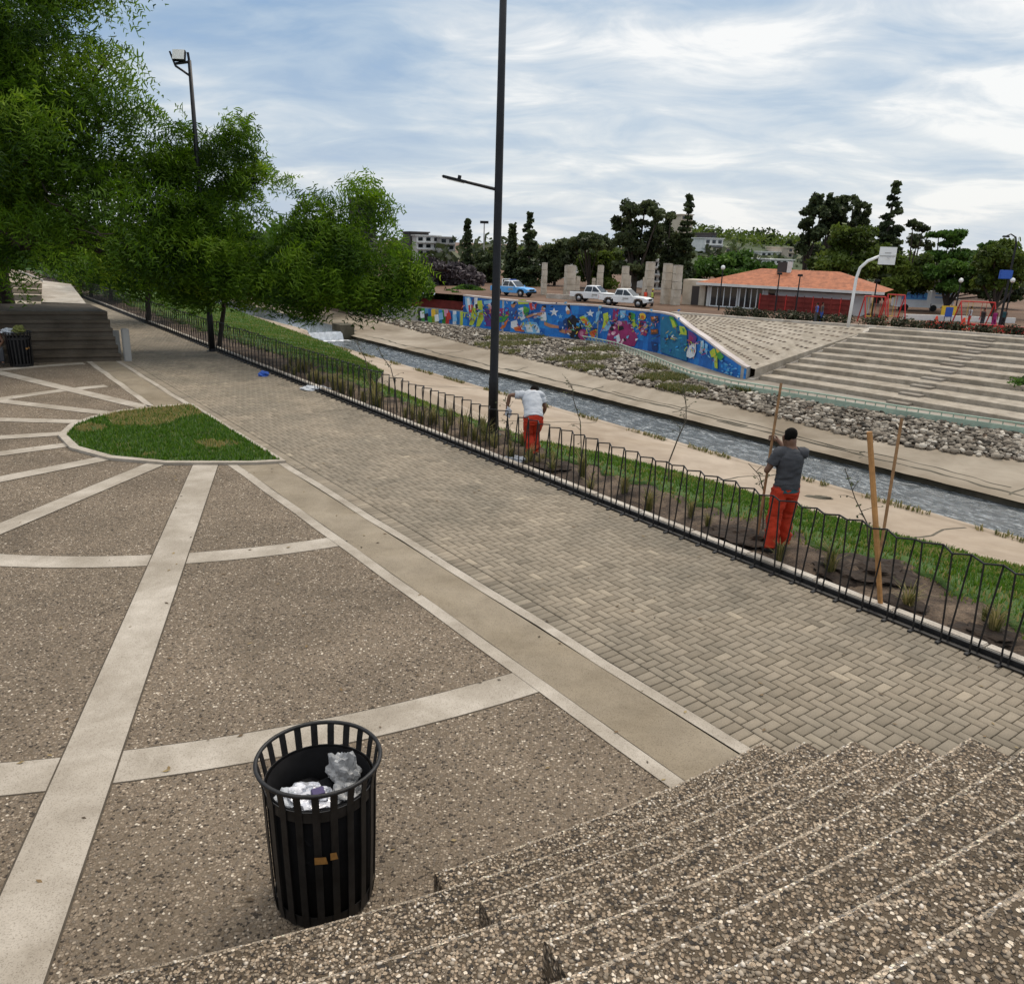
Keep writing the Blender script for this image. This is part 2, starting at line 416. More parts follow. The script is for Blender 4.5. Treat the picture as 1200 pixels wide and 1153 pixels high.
# ------------------------------------------------------------------ mesh helpers
class MB:
    """collects shapes and links them as one mesh object"""
    def __init__(s):
        s.v = []; s.f = []; s.mi = []; s.cur = 0
    def poly(s, pts):
        n = len(s.v); s.v += [tuple(p) for p in pts]; s.f.append(tuple(range(n, n + len(pts)))); s.mi.append(s.cur)
    def face(s, idx):
        s.f.append(tuple(idx)); s.mi.append(s.cur)
    def hexa(s, b4, t4):
        n = len(s.v); s.v += [tuple(p) for p in b4] + [tuple(p) for p in t4]
        for q in ((3, 2, 1, 0), (4, 5, 6, 7), (0, 1, 5, 4), (1, 2, 6, 5), (2, 3, 7, 6), (3, 0, 4, 7)):
            s.face([n + i for i in q])
    def box(s, c, d, M=None, bev=0.0):
        x, y, z = (k / 2 for k in d)
        if bev > 0:
            bm = bmesh.new(); bmesh.ops.create_cube(bm, size=1)
            for q in bm.verts: q.co = Vector((q.co.x * d[0], q.co.y * d[1], q.co.z * d[2]))
            bmesh.ops.bevel(bm, geom=bm.edges[:], offset=bev, segments=2, affect='EDGES')
            s.bm(bm, Matrix.Translation(Vector(c)) if M is None else M @ Matrix.Translation(Vector(c)))
            return
        P = [Vector((c[0] + i * x, c[1] + j * y, c[2] + k * z)) for k in (-1, 1) for i, j in ((-1, -1), (1, -1), (1, 1), (-1, 1))]
        if M is not None: P = [M @ p for p in P]
        s.hexa(P[:4], P[4:])
    def bm(s, bm, M=None):
        n = len(s.v); bm.verts.index_update()
        s.v += [tuple((M @ q.co) if M is not None else q.co) for q in bm.verts]
        for f in bm.faces: s.face([n + q.index for q in f.verts])
        bm.free()
    def tube(s, pts, rad, n=8, cap=True, flat=None, ref=None):
        pts = [Vector(p) for p in pts]
        if isinstance(rad, (int, float)): rad = [rad] * len(pts)
        rings = []
        ref = Vector(ref) if ref is not None else None
        for i, p in enumerate(pts):
            d = (pts[min(i + 1, len(pts) - 1)] - pts[max(i - 1, 0)]).normalized()
            if ref is None:
                ref = d.orthogonal().normalized() if abs(d.z) < .9 else Vector((1, 0, 0))
            x = (ref - d * ref.dot(d))
            x = x.normalized() if x.length > 1e-4 else d.orthogonal().normalized()
            y = d.cross(x); ref = x
            k = len(s.v)
            ry = rad[i] * (flat if flat else 1)
            s.v += [tuple(p + x * rad[i] * math.cos(2 * PI * j / n) + y * ry * math.sin(2 * PI * j / n)) for j in range(n)]
            rings.append(k)
        for a, b_ in zip(rings, rings[1:]):
            for j in range(n):
                s.face((a + j, a + (j + 1) % n, b_ + (j + 1) % n, b_ + j))
        if cap:
            s.face([rings[0] + j for j in reversed(range(n))]); s.face([rings[-1] + j for j in range(n)])
    def lathe(s, prof, c=(0, 0, 0), n=24):
        k = len(s.v)
        for r_, z in prof:
            s.v += [(c[0] + r_ * math.cos(2 * PI * j / n), c[1] + r_ * math.sin(2 * PI * j / n), c[2] + z) for j in range(n)]
        for i in range(len(prof) - 1):
            for j in range(n):
                s.face((k + i * n + j, k + i * n + (j + 1) % n, k + (i + 1) * n + (j + 1) % n, k + (i + 1) * n + j))
        s.face([k + j for j in reversed(range(n))]); s.face([k + (len(prof) - 1) * n + j for j in range(n)])
    def prism(s, poly, off):
        """closed polygon (3-D points) swept by off"""
        n = len(s.v); m_ = len(poly); off = Vector(off)
        s.v += [tuple(p) for p in poly] + [tuple(Vector(p) + off) for p in poly]
        s.face(list(range(n, n + m_))[::-1]); s.face(range(n + m_, n + 2 * m_))
        for i in range(m_):
            j = (i + 1) % m_; s.face((n + i, n + j, n + m_ + j, n + m_ + i))
    def grid(s, rows):
        n = len(s.v); w = len(rows[0])
        for r_ in rows: s.v += [tuple(p) for p in r_]
        for i in range(len(rows) - 1):
            for j in range(w - 1):
                s.face((n + i * w + j, n + i * w + j + 1, n + (i + 1) * w + j + 1, n + (i + 1) * w + j))
    def build(s, name, mats, parent=None, smooth=False, fixn=True):
        me = bpy.data.meshes.new(name)
        me.from_pydata([tuple(p) for p in s.v], [], s.f)
        mats = mats if isinstance(mats, (list, tuple)) else [mats]
        for q in mats: me.materials.append(q)
        if len(mats) > 1: me.polygons.foreach_set('material_index', s.mi)
        if smooth: me.polygons.foreach_set('use_smooth', [True] * len(s.f))
        me.update()
        if fixn:
            bm = bmesh.new(); bm.from_mesh(me); bmesh.ops.recalc_face_normals(bm, faces=bm.faces[:]); bm.to_mesh(me); bm.free()
        o = bpy.data.objects.new(name, me); COL.objects.link(o)
        if parent is not None: o.parent = parent
        return o

def npmesh(name, V, Q, mat, parent=None, tone=None, smooth=False):
    me = bpy.data.meshes.new(name)
    V = np.asarray(V, np.float32).reshape(-1, 3); Q = np.asarray(Q, np.int32)
    k = Q.shape[1]
    me.vertices.add(len(V)); me.vertices.foreach_set('co', V.ravel())
    me.loops.add(Q.size); me.loops.foreach_set('vertex_index', Q.ravel())
    me.polygons.add(len(Q)); me.polygons.foreach_set('loop_start', np.arange(len(Q), dtype=np.int32) * k)
    me.polygons.foreach_set('loop_total', np.full(len(Q), k, np.int32))
    if smooth: me.polygons.foreach_set('use_smooth', np.ones(len(Q), bool))
    me.update(calc_edges=True)
    if tone is not None:
        a = me.attributes.new('tone', 'FLOAT', 'FACE'); a.data.foreach_set('value', np.asarray(tone, np.float32))
    me.materials.append(mat)
    o = bpy.data.objects.new(name, me); COL.objects.link(o)
    if parent is not None: o.parent = parent
    return o

def tag(o, label=None, cat=None, group=None, kind=None):
    if label: o['label'] = label
    if cat: o['category'] = cat
    if group: o['group'] = group
    if kind: o['kind'] = kind
    return o

def thing(name, label, cat, loc=(0, 0, 0), rz=0.0, group=None):
    o = bpy.data.objects.new(name, None); COL.objects.link(o)
    o.location = loc; o.rotation_euler = (0, 0, rz); o.empty_display_size = 0.2
    return tag(o, label, cat, group)

def copy_tree(o, parent=None):
    c_ = o.copy(); COL.objects.link(c_); c_.parent = parent
    for ch in o.children: copy_tree(ch, c_)
    return c_

def struct(o, label=None, cat=None):
    o['kind'] = 'structure'
    if label: o['label'] = label
    if cat: o['category'] = cat
    return o

# ------------------------------------------------------------------ world and sun
SUN_EL, SUN_AZ = math.radians(54), math.radians(28)     # azimuth clockwise from +Y
w = bpy.data.worlds.new("World"); scene.world = w; w.use_nodes = True
nt = w.node_tree
for n_ in list(nt.nodes): nt.nodes.remove(n_)
out = N(nt, 'ShaderNodeOutputWorld')
sky = N(nt, 'ShaderNodeTexSky', sky_type='NISHITA', sun_disc=False)
sky.sun_elevation = SUN_EL; sky.sun_rotation = SUN_AZ; sky.air_density = 1.2; sky.dust_density = 2.0
tc = N(nt, 'ShaderNodeTexCoord')
sp = N(nt, 'ShaderNodeSeparateXYZ'); nt.links.new(tc.outputs['Generated'], sp.inputs[0])
zc = N(nt, 'ShaderNodeMath', operation='MAXIMUM'); nt.links.new(sp.outputs[2], zc.inputs[0]); zc.inputs[1].default_value = 0.0
za = N(nt, 'ShaderNodeMath', operation='ADD'); nt.links.new(zc.outputs[0], za.inputs[0]); za.inputs[1].default_value = 0.20
dx = N(nt, 'ShaderNodeMath', operation='DIVIDE'); nt.links.new(sp.outputs[0], dx.inputs[0]); nt.links.new(za.outputs[0], dx.inputs[1])
dy = N(nt, 'ShaderNodeMath', operation='DIVIDE'); nt.links.new(sp.outputs[1], dy.inputs[0]); nt.links.new(za.outputs[0], dy.inputs[1])
cb = N(nt, 'ShaderNodeCombineXYZ'); nt.links.new(dx.outputs[0], cb.inputs[0]); nt.links.new(dy.outputs[0], cb.inputs[1])
cm = N(nt, 'ShaderNodeMapping'); cm.inputs['Rotation'].default_value = (0, 0, 0.35); cm.inputs['Scale'].default_value = (1.15, 1.75, 1); cm.inputs['Location'].default_value = (1.7, 0.45, 0)
nt.links.new(cb.outputs[0], cm.inputs['Vector'])
big = noise(nt, cm.outputs[0], 0.62, 5, 0.5, 0.5)
det = noise(nt, cm.outputs[0], 1.9, 8, 0.6, 0.7)
cmx = N(nt, 'ShaderNodeMath', operation='MULTIPLY_ADD'); nt.links.new(det, cmx.inputs[0]); cmx.inputs[1].default_value = 0.55
nt.links.new(big, cmx.inputs[2])
# brighter cloud towards the veiled sun on the right
dirn = N(nt, 'ShaderNodeVectorMath', operation='DOT_PRODUCT')
nt.links.new(tc.outputs['Generated'], dirn.inputs[0])
dirn.inputs[1].default_value = (math.sin(math.radians(34)) * .93, math.cos(math.radians(34)) * .93, .16)
dm = N(nt, 'ShaderNodeMapRange'); nt.links.new(dirn.outputs['Value'], dm.inputs[0])
dm.inputs[1].default_value = 0.70; dm.inputs[2].default_value = 0.96; dm.inputs[3].default_value = 0.0; dm.inputs[4].default_value = 0.20
sm = N(nt, 'ShaderNodeMath', operation='ADD'); nt.links.new(cmx.outputs[0], sm.inputs[0]); nt.links.new(dm.outputs[0], sm.inputs[1])
cr = ramp(nt, [(0.54, (0.21, 0.36, 0.60)), (0.68, (0.29, 0.42, 0.60)), (0.80, (0.42, 0.53, 0.66)), (0.91, (0.62, 0.68, 0.74)), (1.00, (0.90, 0.90, 0.89))])
cr.color_ramp.elements[-1].position = 1.0
nt.links.new(sm.outputs[0], cr.inputs[0])
hz = ramp(nt, [(0.0, (1.0, 1.0, 1.0)), (0.22, (0, 0, 0))])
nt.links.new(zc.outputs[0], hz.inputs[0])
hm = N(nt, 'ShaderNodeMath', operation='MULTIPLY'); nt.links.new(hz.outputs[0], hm.inputs[0]); hm.inputs[1].default_value = 0.45
cc = mixc(nt, hm.outputs[0], cr.outputs[0], (0.80, 0.83, 0.85))
b1 = N(nt, 'ShaderNodeBackground'); nt.links.new(sky.outputs[0], b1.inputs[0]); b1.inputs[1].default_value = 0.08
b2 = N(nt, 'ShaderNodeBackground'); zg = N(nt, 'ShaderNodeMapRange'); zg.interpolation_type = 'SMOOTHSTEP'; nt.links.new(zc.outputs[0], zg.inputs[0]); zg.inputs[1].default_value = 0.34; zg.inputs[2].default_value = 0.9; zg.inputs[3].default_value = 1.0; zg.inputs[4].default_value = 2.15   # an overcast sky is brightest overhead
zf = N(nt, 'ShaderNodeMapRange'); nt.links.new(zg.outputs[0], zf.inputs[0]); zf.inputs[1].default_value = 1.0; zf.inputs[2].default_value = 2.15
ccz = mixc(nt, zf.outputs[0], cc, (0.66, 0.64, 0.61))
vm = N(nt, 'ShaderNodeVectorMath', operation='SCALE'); nt.links.new(ccz, vm.inputs[0]); nt.links.new(zg.outputs[0], vm.inputs['Scale'])
nt.links.new(vm.outputs[0], b2.inputs[0]); b2.inputs[1].default_value = 1.0
ms = N(nt, 'ShaderNodeMixShader'); ms.inputs[0].default_value = 0.88
nt.links.new(b1.outputs[0], ms.inputs[1]); nt.links.new(b2.outputs[0], ms.inputs[2])
nt.links.new(ms.outputs[0], out.inputs[0])

sd = bpy.data.lights.new('sun', 'SUN'); sd.energy = 1.5; sd.angle = math.radians(20); sd.color = (1.0, 0.90, 0.76)
so = bpy.data.objects.new('sun', sd); COL.objects.link(so)
sv = Vector((math.sin(SUN_AZ) * math.cos(SUN_EL), math.cos(SUN_AZ) * math.cos(SUN_EL), math.sin(SUN_EL)))
so.rotation_euler = sv.to_track_quat('Z', 'Y').to_euler()
vs = scene.view_settings
vs.view_transform = 'Standard'; vs.look = 'None'; vs.exposure = 0.16; vs.gamma = 1.0
try: vs.use_curve_mapping = False
except Exception: pass

# ================================================================== GROUND AND SETTING
ZST = -1.9           # street level beyond the river
ZW = -6.2            # river level
ZB = -5.2            # foot of the mural wall

# far ground plane + near ground plane (one sheet with the valley left to the bank strips)
mb = MB()
for s0, s1 in ((-400, 0), (0, 30), (30, 60), (60, 120), (120, 3000)):
    mb.poly([S(s0, -3000, -0.06), S(s0, 8.42, -0.06), S(s1, 8.42, -0.06), S(s1, -3000, -0.06)])
struct(mb.build('ground', M_ground, fixn=False))
wall_base = [(36.2, 49.3), (37.9, 49.1), (40.1, 49.9), (45.2, 51.9), (50.6, 53.9), (54.2, 54.5), (59.8, 54.8), (65.4, 52.6), (71, 51), (77.8, 50.1), (83.6, 47.9), (90, 46)]
street_front = [(-400, 130), (5, 79), (27.1, 69.7), (31.5, 67.9), (36.5, 65.2), (44, 61.3), (52.7, 57.4), (57.7, 56.0), (63.3, 54.6), (65.4, 52.9), (72.5, 51.3), (77.9, 50.4), (83.6, 48.2), (90, 46.3), (160, 46), (3000, 46)]
mb = MB()
for (a, b_) in zip(street_front, street_front[1:]):
    mb.poly([S(a[0], a[1], ZST), S(a[0], 3500, ZST), S(b_[0], 3500, ZST), S(b_[0], b_[1], ZST)])
struct(mb.build('far_street', M_streetg, fixn=False))

mb = MB(); mb.poly([S(-400, 8, -7.2), S(-400, 90, -7.2), S(3000, 90, -7.2), S(3000, 8, -7.2)]); struct(mb.build('valley_ground', M_ground, fixn=False)); mb = MB(); mb.poly([S(34, 46, -5.45), S(34, 75, -5.45), S(90, 75, -5.45), S(90, 46, -5.45)]); struct(mb.build('slope_ground', M_terrace, fixn=False))
# ---- plaza (exposed pebbles)
mb = MB()
A = [math.radians(a) for a in np.linspace(0, 180, 61)]
rows = []
for R in (0.3, 2, 4, 6, 8, 10, 11.6, 12.2, 13.2):
    rows.append([S(CS - R * math.cos(a) * (1.0 if a < PI / 2 else 0.97), min(4.12, CT - R * math.sin(a)), 0.0) for a in A])
mb.grid(rows)
struct(mb.build('plaza', M_plaza, fixn=False))
# concrete strips, 4 mm above
mb = MB()
def ringstrip(R0, R1, a0, a1, z=0.004, n=80):
    r0 = [PO(R0, a0 + (a1 - a0) * i / n, z) for i in range(n + 1)]
    r1 = [PO(R1, a0 + (a1 - a0) * i / n, z) for i in range(n + 1)]
    mb.grid([r0, r1])
mbj = MB(); mbs = mb; mb = mbj
ringstrip(6.608, 6.992, math.radians(5), math.radians(172), .002); ringstrip(10.848, 11.272, math.radians(3.2), math.radians(176), .002)
mb = mbs
ringstrip(6.62, 6.98, math.radians(5), math.radians(172))
ringstrip(10.86, 11.26, math.radians(3.2), math.radians(176))
struct(mb.build('ring_strip', M_strip, fixn=False))
mb = MB()
def spoke(p0, p1, wd, z=0.008):
    p0 = Vector((p0[0], p0[1], 0)); p1 = Vector((p1[0], p1[1], 0))
    d = (p1 - p0).normalized(); q = Vector((-d.y, d.x, 0)) * wd / 2
    n = 10
    mb.grid([[p0.lerp(p1, i / n) + q * sg + Vector((0, 0, z)) for i in range(n + 1)] for sg in (-1, 1)])
spokes_px = [((241, 545), (95, 918)), ((180, 545), (0, 620)), ((120, 538), (0, 562)), ((75, 522), (0, 532)), ((80, 508), (0, 513)),
             ((110, 495), (0, 492)), ((130, 485), (0, 470)), ((180, 480), (0, 437))]
for i, (a, b_) in enumerate(spokes_px):
    P0 = gnd(*a); P1 = gnd(*b_)
    d = (P1 - P0)
    c_ = Vector(PO(0, 0))
    d.normalize()
    L = 13.05 - (P0 - c_).length if i == 0 else 12.2 - (P0 - c_).length
    if i > 5: L = min(L, 9.5)
    mbs = mb; mb = mbj; spoke(P0 - d * 0.15, P0 + d * L, 0.448 if i == 0 else 0.365, .006); mb = mbs
    spoke(P0 - d * 0.15, P0 + d * L, 0.42 if i == 0 else 0.34)
struct(mb.build('spoke_strip', M_strip, fixn=False))
struct(mbj.build('strip_joint', M_joint, fixn=False))
# border band of the path with its two pale edges
mb = MB()
SS = list(np.linspace(-6, 90, 97))
mb.grid([[S(s, t, 0.004) for s in SS] for t in (4.24, 4.86)])
struct(mb.build('path_border', M_border, fixn=False))
mb = MB()
mb.grid([[S(s, t + 0.012 * math.sin(s * 3.1), 0.008) for s in SS] for t in (4.08, 4.23)])
mb.grid([[S(s, t + 0.012 * math.sin(s * 2.3), 0.008) for s in SS] for t in (4.87, 5.00)])
struct(mb.build('path_edging', M_strip, fixn=False))

# ---- promenade: real herringbone pavers over a sand bed
mb = MB()
mb.grid([[S(s, t, -0.004) for s in SS] for t in (5.0, 8.40)])
base = struct(mb.build('path', M_joint, fixn=False))
PVv, PVq, PVt = [], [], []
def paver(s0, s1, t0, t1):
    g = 0.0045; z = 0.012 + random.uniform(-.0015, .0015); bz = 0.006
    s0 += g; s1 -= g; t0 += g; t1 -= g
    if t1 > 8.26: t1 = 8.26
    if t1 - t0 < .02: return
    k = len(PVv)
    i = 0.006
    tilt = [random.uniform(-.0012, .0012) for _ in range(4)]
    for a, c_ in ((s0, t0), (s1, t0), (s1, t1), (s0, t1)): PVv.append(S(a, c_, -0.004))
    for q, (a, c_) in enumerate(((s0, t0), (s1, t0), (s1, t1), (s0, t1))): PVv.append(S(a, c_, z - bz + tilt[q]))
    for q, (a, c_) in enumerate(((s0 + i, t0 + i), (s1 - i, t0 + i), (s1 - i, t1 - i), (s0 + i, t1 - i))): PVv.append(S(a, c_, z + tilt[q]))
    tn = min(1, max(0, random.gauss(.5, .18)))
    for r_ in (0, 4):
        for q in range(4):
            PVq.append((k + r_ + q, k + r_ + (q + 1) % 4, k + r_ + 4 + (q + 1) % 4, k + r_ + 4 + q)); PVt.append(tn)
    PVq.append((k + 8, k + 9, k + 10, k + 11)); PVt.append(tn)
U = 0.102
s_ = -3.0
while s_ < 46:                                   # soldier course beside the border
    paver(s_, s_ + U, 5.0, 5.204); s_ += U
T0 = 5.21
ncol = int((8.30 - T0) / U) + 1
for i in range(int(-3 / U), int(46 / U)):
    for j in range(-2, ncol + 1):
        k = (i + j) % 4
        s0 = i * U; t0 = T0 + j * U
        if k == 0: a = (s0, s0 + 2 * U, t0, t0 + U)       # lies along the path
        elif k == 2: a = (s0, s0 + U, t0, t0 + 2 * U)     # lies across
        else: continue
        if a[3] <= T0 + .005 or a[2] >= 8.29: continue
        paver(a[0], a[1], max(a[2], T0), min(a[3], 8.29))
po = npmesh('pavers', PVv, PVq, M_paver, base, PVt)
mb = MB()
mb.grid([[S(s, t, 0.0) for s in np.linspace(46, 120, 20)] for t in (5.0, 8.3)])
struct(mb.build('far_path', M_border, fixn=False))

# ---- D shaped lawn with its edging
Ls = [(13.62, 4.93), (13.78, 4.45), (14.02, 4.03), (14.5, 3.22), (15.31, 2.50), (16.3, 2.12), (17.38, 2.07), (18.2, 2.35), (18.77, 2.79), (19.2, 3.4), (19.31, 4.12), (19.3, 4.93)]
def closed_ring(pts, grow):
    cs = sum(p[0] for p in pts) / len(pts); ct = sum(p[1] for p in pts) / len(pts)
    o_ = []
    for (a, c_) in pts:
        L = math.hypot(a - cs, c_ - ct); o_.append((cs + (a - cs) * (1 + grow / L), ct + (c_ - ct) * (1 + grow / L)))
    return o_
mb = MB()
outer = closed_ring(Ls, 0.16)
mb.grid([[S(a, c_, 0.05) for a, c_ in Ls + Ls[:1]], [S(a, c_, 0.05) for a, c_ in outer + outer[:1]], [S(a, c_, 0.0) for a, c_ in outer + outer[:1]]])
struct(mb.build('lawn_edging', M_strip, fixn=True))
mb = MB(); mb.poly([S(a, c_, 0.035) for a, c_ in Ls]); struct(mb.build('lawn', M_turf, fixn=False))

def inside(p, poly):
    r_ = False; j = len(poly) - 1
    for i in range(len(poly)):
        if (poly[i][1] > p[1]) != (poly[j][1] > p[1]) and p[0] < (poly[j][0] - poly[i][0]) * (p[1] - poly[i][1]) / (poly[j][1] - poly[i][1]) + poly[i][0]: r_ = not r_
        j = i
    return r_

def blades(name, pts, h, wd, mat, tone=None, label=None):
    """pts (n,3): one bent two-quad blade each"""
    n = len(pts); P = np.asarray(pts, float)
    an = RNG.uniform(0, 2 * PI, n); le = RNG.uniform(0.15, 0.7, n) ; hh = h * RNG.uniform(.6, 1.3, n)
    sx = np.c_[np.cos(an), np.sin(an), np.zeros(n)] * (wd * RNG.uniform(.7, 1.4, n))[:, None] / 2
    an2 = an + PI / 2 + RNG.uniform(-.5, .5, n)
    ln = np.c_[np.cos(an2), np.sin(an2), np.zeros(n)]
    m1 = P + ln * (hh * le * .35)[:, None] + np.c_[np.zeros(n), np.zeros(n), hh * .6]
    m2 = P + ln * (hh * le)[:, None] + np.c_[np.zeros(n), np.zeros(n), hh * (1 - .25 * le)]
    V = np.stack([P - sx, P + sx, m1 + sx * .8, m1 - sx * .8, m2 + sx * .25, m2 - sx * .25], 1)
    k = np.arange(n)[:, None] * 6
    Q = np.concatenate([k + [[0, 1, 2, 3]], k + [[3, 2, 4, 5]]], 0)
    if tone is None: tone = RNG.uniform(0, .85, n)
    o = npmesh(name, V.reshape(-1, 3), Q, mat, None, np.concatenate([tone, tone]))
    o['kind'] = 'stuff'
    if label: o['label'] = label
    return o

pts, tn = [], []
def patchn(s, t): return 0.5 + 0.5 * math.sin(s * 2.1 + 1.3 * math.sin(t * 1.7)) * math.sin(t * 2.6 + s * .6)
while len(pts) < 11000:
    s = random.uniform(13.5, 19.4); t = random.uniform(2.0, 4.95)
    if not inside((s, t), Ls): continue
    dry = (patchn(s, t) > .86 and s > 15) or (s > 17.7 + .35 * math.sin(t * 3) and t > 3.0 and random.random() < .85)
    pts.append(S(s, t, 0.03)); tn.append(random.uniform(.88, 1) if dry and random.random() < .8 else min(.85, abs(random.gauss(.34, .24))))
tag(blades('lawn_grass', pts, 0.075, 0.018, M_blade, np.array(tn)), 'short green turf with dry patches in the D shaped lawn', 'grass')

# ---- kerb and planting bed
mb = MB()
for s0 in np.arange(-4, 90, 1.0):
    dz = random.uniform(-.006, .006)
    mb.box((0, 0, 0), (0.985, 0.13, 0.13), Matrix.Translation(S(s0 + .5, 8.45, 0.03 + dz)) @ Matrix.Rotation(PI / 2 + TH, 4, 'Z'), 0.012)
struct(mb.build('kerb', M_kerb))

SK = [-40, 0, 4.2, 6.3, 9.5, 11.6, 12.6, 13.2, 15.8, 18.6, 22.6, 23.4, 24.3, 30.9, 39, 41.8, 60, 120, 3000]
TG = [12.9, 12.5, 12.5, 12.2, 12.0, 11.7, 11.2, 10.6, 10.8, 11.0, 11.3, 12.0, 12.6, 13.9, 14.6, 14.8, 16.5, 19, 19]
SB = [-40, 2, 3, 4.3, 6, 7.6, 10.6, 11.6, 13.5, 16.7, 20, 24.4, 30.8, 40, 60]
TB = [9.2, 9.2, 9.3, 10.0, 9.6, 9.65, 9.65, 9.5, 9.8, 9.6, 9.7, 9.9, 9.8, 9.6, 9.6]
def tg(s): return interp(s, SK, TG)
def tb(s): return interp(s, SB, TB) + 0.10 * math.sin(s * 4.3) + 0.07 * math.sin(s * 9.1 + 1)
def bedz(s, t): return 0.02 * math.sin(s * 3.7 + t * 2.1) + 0.02 * math.sin(s * 8.3 - t * 5.0) + 0.012 * math.sin(s * 17 + t * 13)
mounds = [(4.9, 9.25, .55, .12), (4.3, 8.85, .28, .06), (6.6, 9.5, .7, .13), (3.35, 9.0, .3, .09), (11.9, 8.95, .6, .12), (8.8, 9.2, .6, .08)]
def soilz(s, t):
    z = bedz(s, t)
    for ms_, mt_, mr_, mh_ in mounds:
        z += mh_ * math.exp(-((s - ms_) ** 2 + (t - mt_) ** 2) / mr_ ** 2 * 2)
    return z
mb = MB()
Sf = list(np.arange(-3, 30, 0.09)) + list(np.arange(30, 90, 1.0))
rows = []
for i in range(26):
    f = i / 25
    rows.append([S(s, 8.50 + f * (12.1 - 8.5), soilz(s, 8.5 + f * 3.6) - max(0.0, 8.5 + f * 3.6 - tb(s) - .12) * .55) for s in Sf])
mb.grid(rows)
struct(mb.build('planting_bed', M_soil, smooth=True, fixn=False))
# grass strip + slope
mb = MB()
Sg = list(np.arange(-6, 45, 0.15)) + list(np.arange(45, 95, 1.0))
def gz(s, f):
    return (0.03 - 0.43 * f ** 1.5) + 0.015 * math.sin(s * 5 + f * 7)
def V0(z): return Vector((0, 0, z))
def gpt(s, f):
    a = tb(s); e = max(tg(s), a + .1)
    return S(s, a + (e - a) * f, gz(s, f))
mb.grid([[gpt(s, 0) - V0(.16) for s in Sg]] + [[gpt(s, f) for s in Sg] for f in np.linspace(0, 1, 9)])
struct(mb.build('grass_bank', M_slope, smooth=True, fixn=False))
pts = []
tn = []
n_ = 0
while len(pts) < 78000:
    s = 1.5 + 56 * random.random() ** 1.5
    a = tb(s); e = max(tg(s), a + .1)
    if random.random() > (e - a) / 3: continue
    f = random.random() ** .9 * 1.03 - .03
    if f < .2 and random.random() < .5: continue
    p = gpt(s, max(f, 0)); p.z -= .012
    if f < 0: p = S(s, a + (e - a) * f * 3, soilz(s, a) - .01)
    pts.append(p)
    dry = math.sin(s * 1.9 + f * 3) * math.sin(s * 0.77 + 1) > .45 or f < .15 or math.sin(s * 5.3 + f * 9) > .86
    tn.append(random.uniform(.75, 1) if dry and random.random() < .5 else min(.9, abs(random.gauss(.45, .25))))
tag(blades('bank_grass', pts, 0.075, 0.017, M_blade, np.array(tn)), 'fresh green grass strip along the top of the river bank', 'grass')

# ---- concrete bank down to the river, river bed water, far bank
def bank_rows(s):
    e = max(tg(s), tb(s) + .1)
    up = 0.0 if s < 77 else min(.8, (s - 77) * .5)
    k = interp(s, [20, 30, 60], [0, 1.2, 2.5])
    return [(e - .25, -.46), (e + .05, -.44), (e + .5, -.75), (22 + k, -4.95 + up * .2), (25 + k * .8, -5.35 + up * .5), (31.55, -6.0 + up), (31.7, -5.94 + up), (32.0, -5.96 + up), (32.05, -6.6)]
Sb = list(np.arange(-10, 100, 1.5)) + [120, 200, 400, 3000]
mb = MB(); cols = [bank_rows(s) for s in Sb]
mb.grid([[S(s, c_[i][0] + (0.05 * math.sin(s * 1.3 + i) if 4 < i else 0), c_[i][1]) for s, c_ in zip(Sb, cols)] for i in range(len(cols[0]))])
struct(mb.build('concrete_bank', M_bank, fixn=False))
mb = MB()
for (s0, t0, s1, t1) in ((12.5, 22.6, 12.9, 31.4), (21.0, 22.5, 21.3, 31.4), (33.5, 23, 33.9, 31.4), (46, 23.5, 46.4, 31.4), (60, 24, 60.3, 31.4)):
    q = []
    for i in range(13):
        f = i / 12; s = s0 + (s1 - s0) * f; t = t0 + (t1 - t0) * f
        br = bank_rows(s); z = interp(t, [p[0] for p in br[:6]], [p[1] for p in br[:6]]) + .006
        jit = .12 * math.sin(f * 17 + s0)
        q.append((S(s + jit - .05, t, z), S(s + jit + .05, t, z)))
    mb.grid([[a for a, _ in q], [b_ for _, b_ in q]])
struct(mb.build('bank_joint', M_stain, fixn=False))
mb = MB()
Sw = list(np.arange(-30, 77.5, 0.9)) + [77.3]
mb.grid([[S(s, t, ZW) for s in Sw] for t in np.linspace(31.9, 36.9, 9)])
mb.cur = 1
mb.grid([[S(s, t, -5.42) for s in [77.9, 80, 90, 100, 200, 3000]] for t in np.linspace(31.9, 37.4, 5)])
struct(mb.build('river', [M_water, M_calm], fixn=False))
mb = MB()
mb.grid([[S(77.9 - .25 * f - .1 * f * f + .05 * math.sin(t * 9), t, -5.40 - .82 * f ** 1.3) for t in np.linspace(31.95, 35.6, 40)] for f in np.linspace(0, 1, 7)])
mb.grid([[S(77.2 - .9 * f + .25 * math.sin(t * 7), t, ZW + .03) for t in np.linspace(31.95, 35.8, 40)] for f in np.linspace(0, 1, 3)])
struct(mb.build('weir_fall', M_foam, smooth=True, fixn=False))
mb = MB()
mb.box((0, 0, 0), (2.2, 1.5, 1.9), Matrix.Translation(S(78.9, 36.2, -5.7)) @ Matrix.Rotation(PI / 2 + TH, 4, 'Z'))
tag(mb.build('weir_sill', M_stain), 'low dark concrete sill at the weir beside the white water', 'weir')

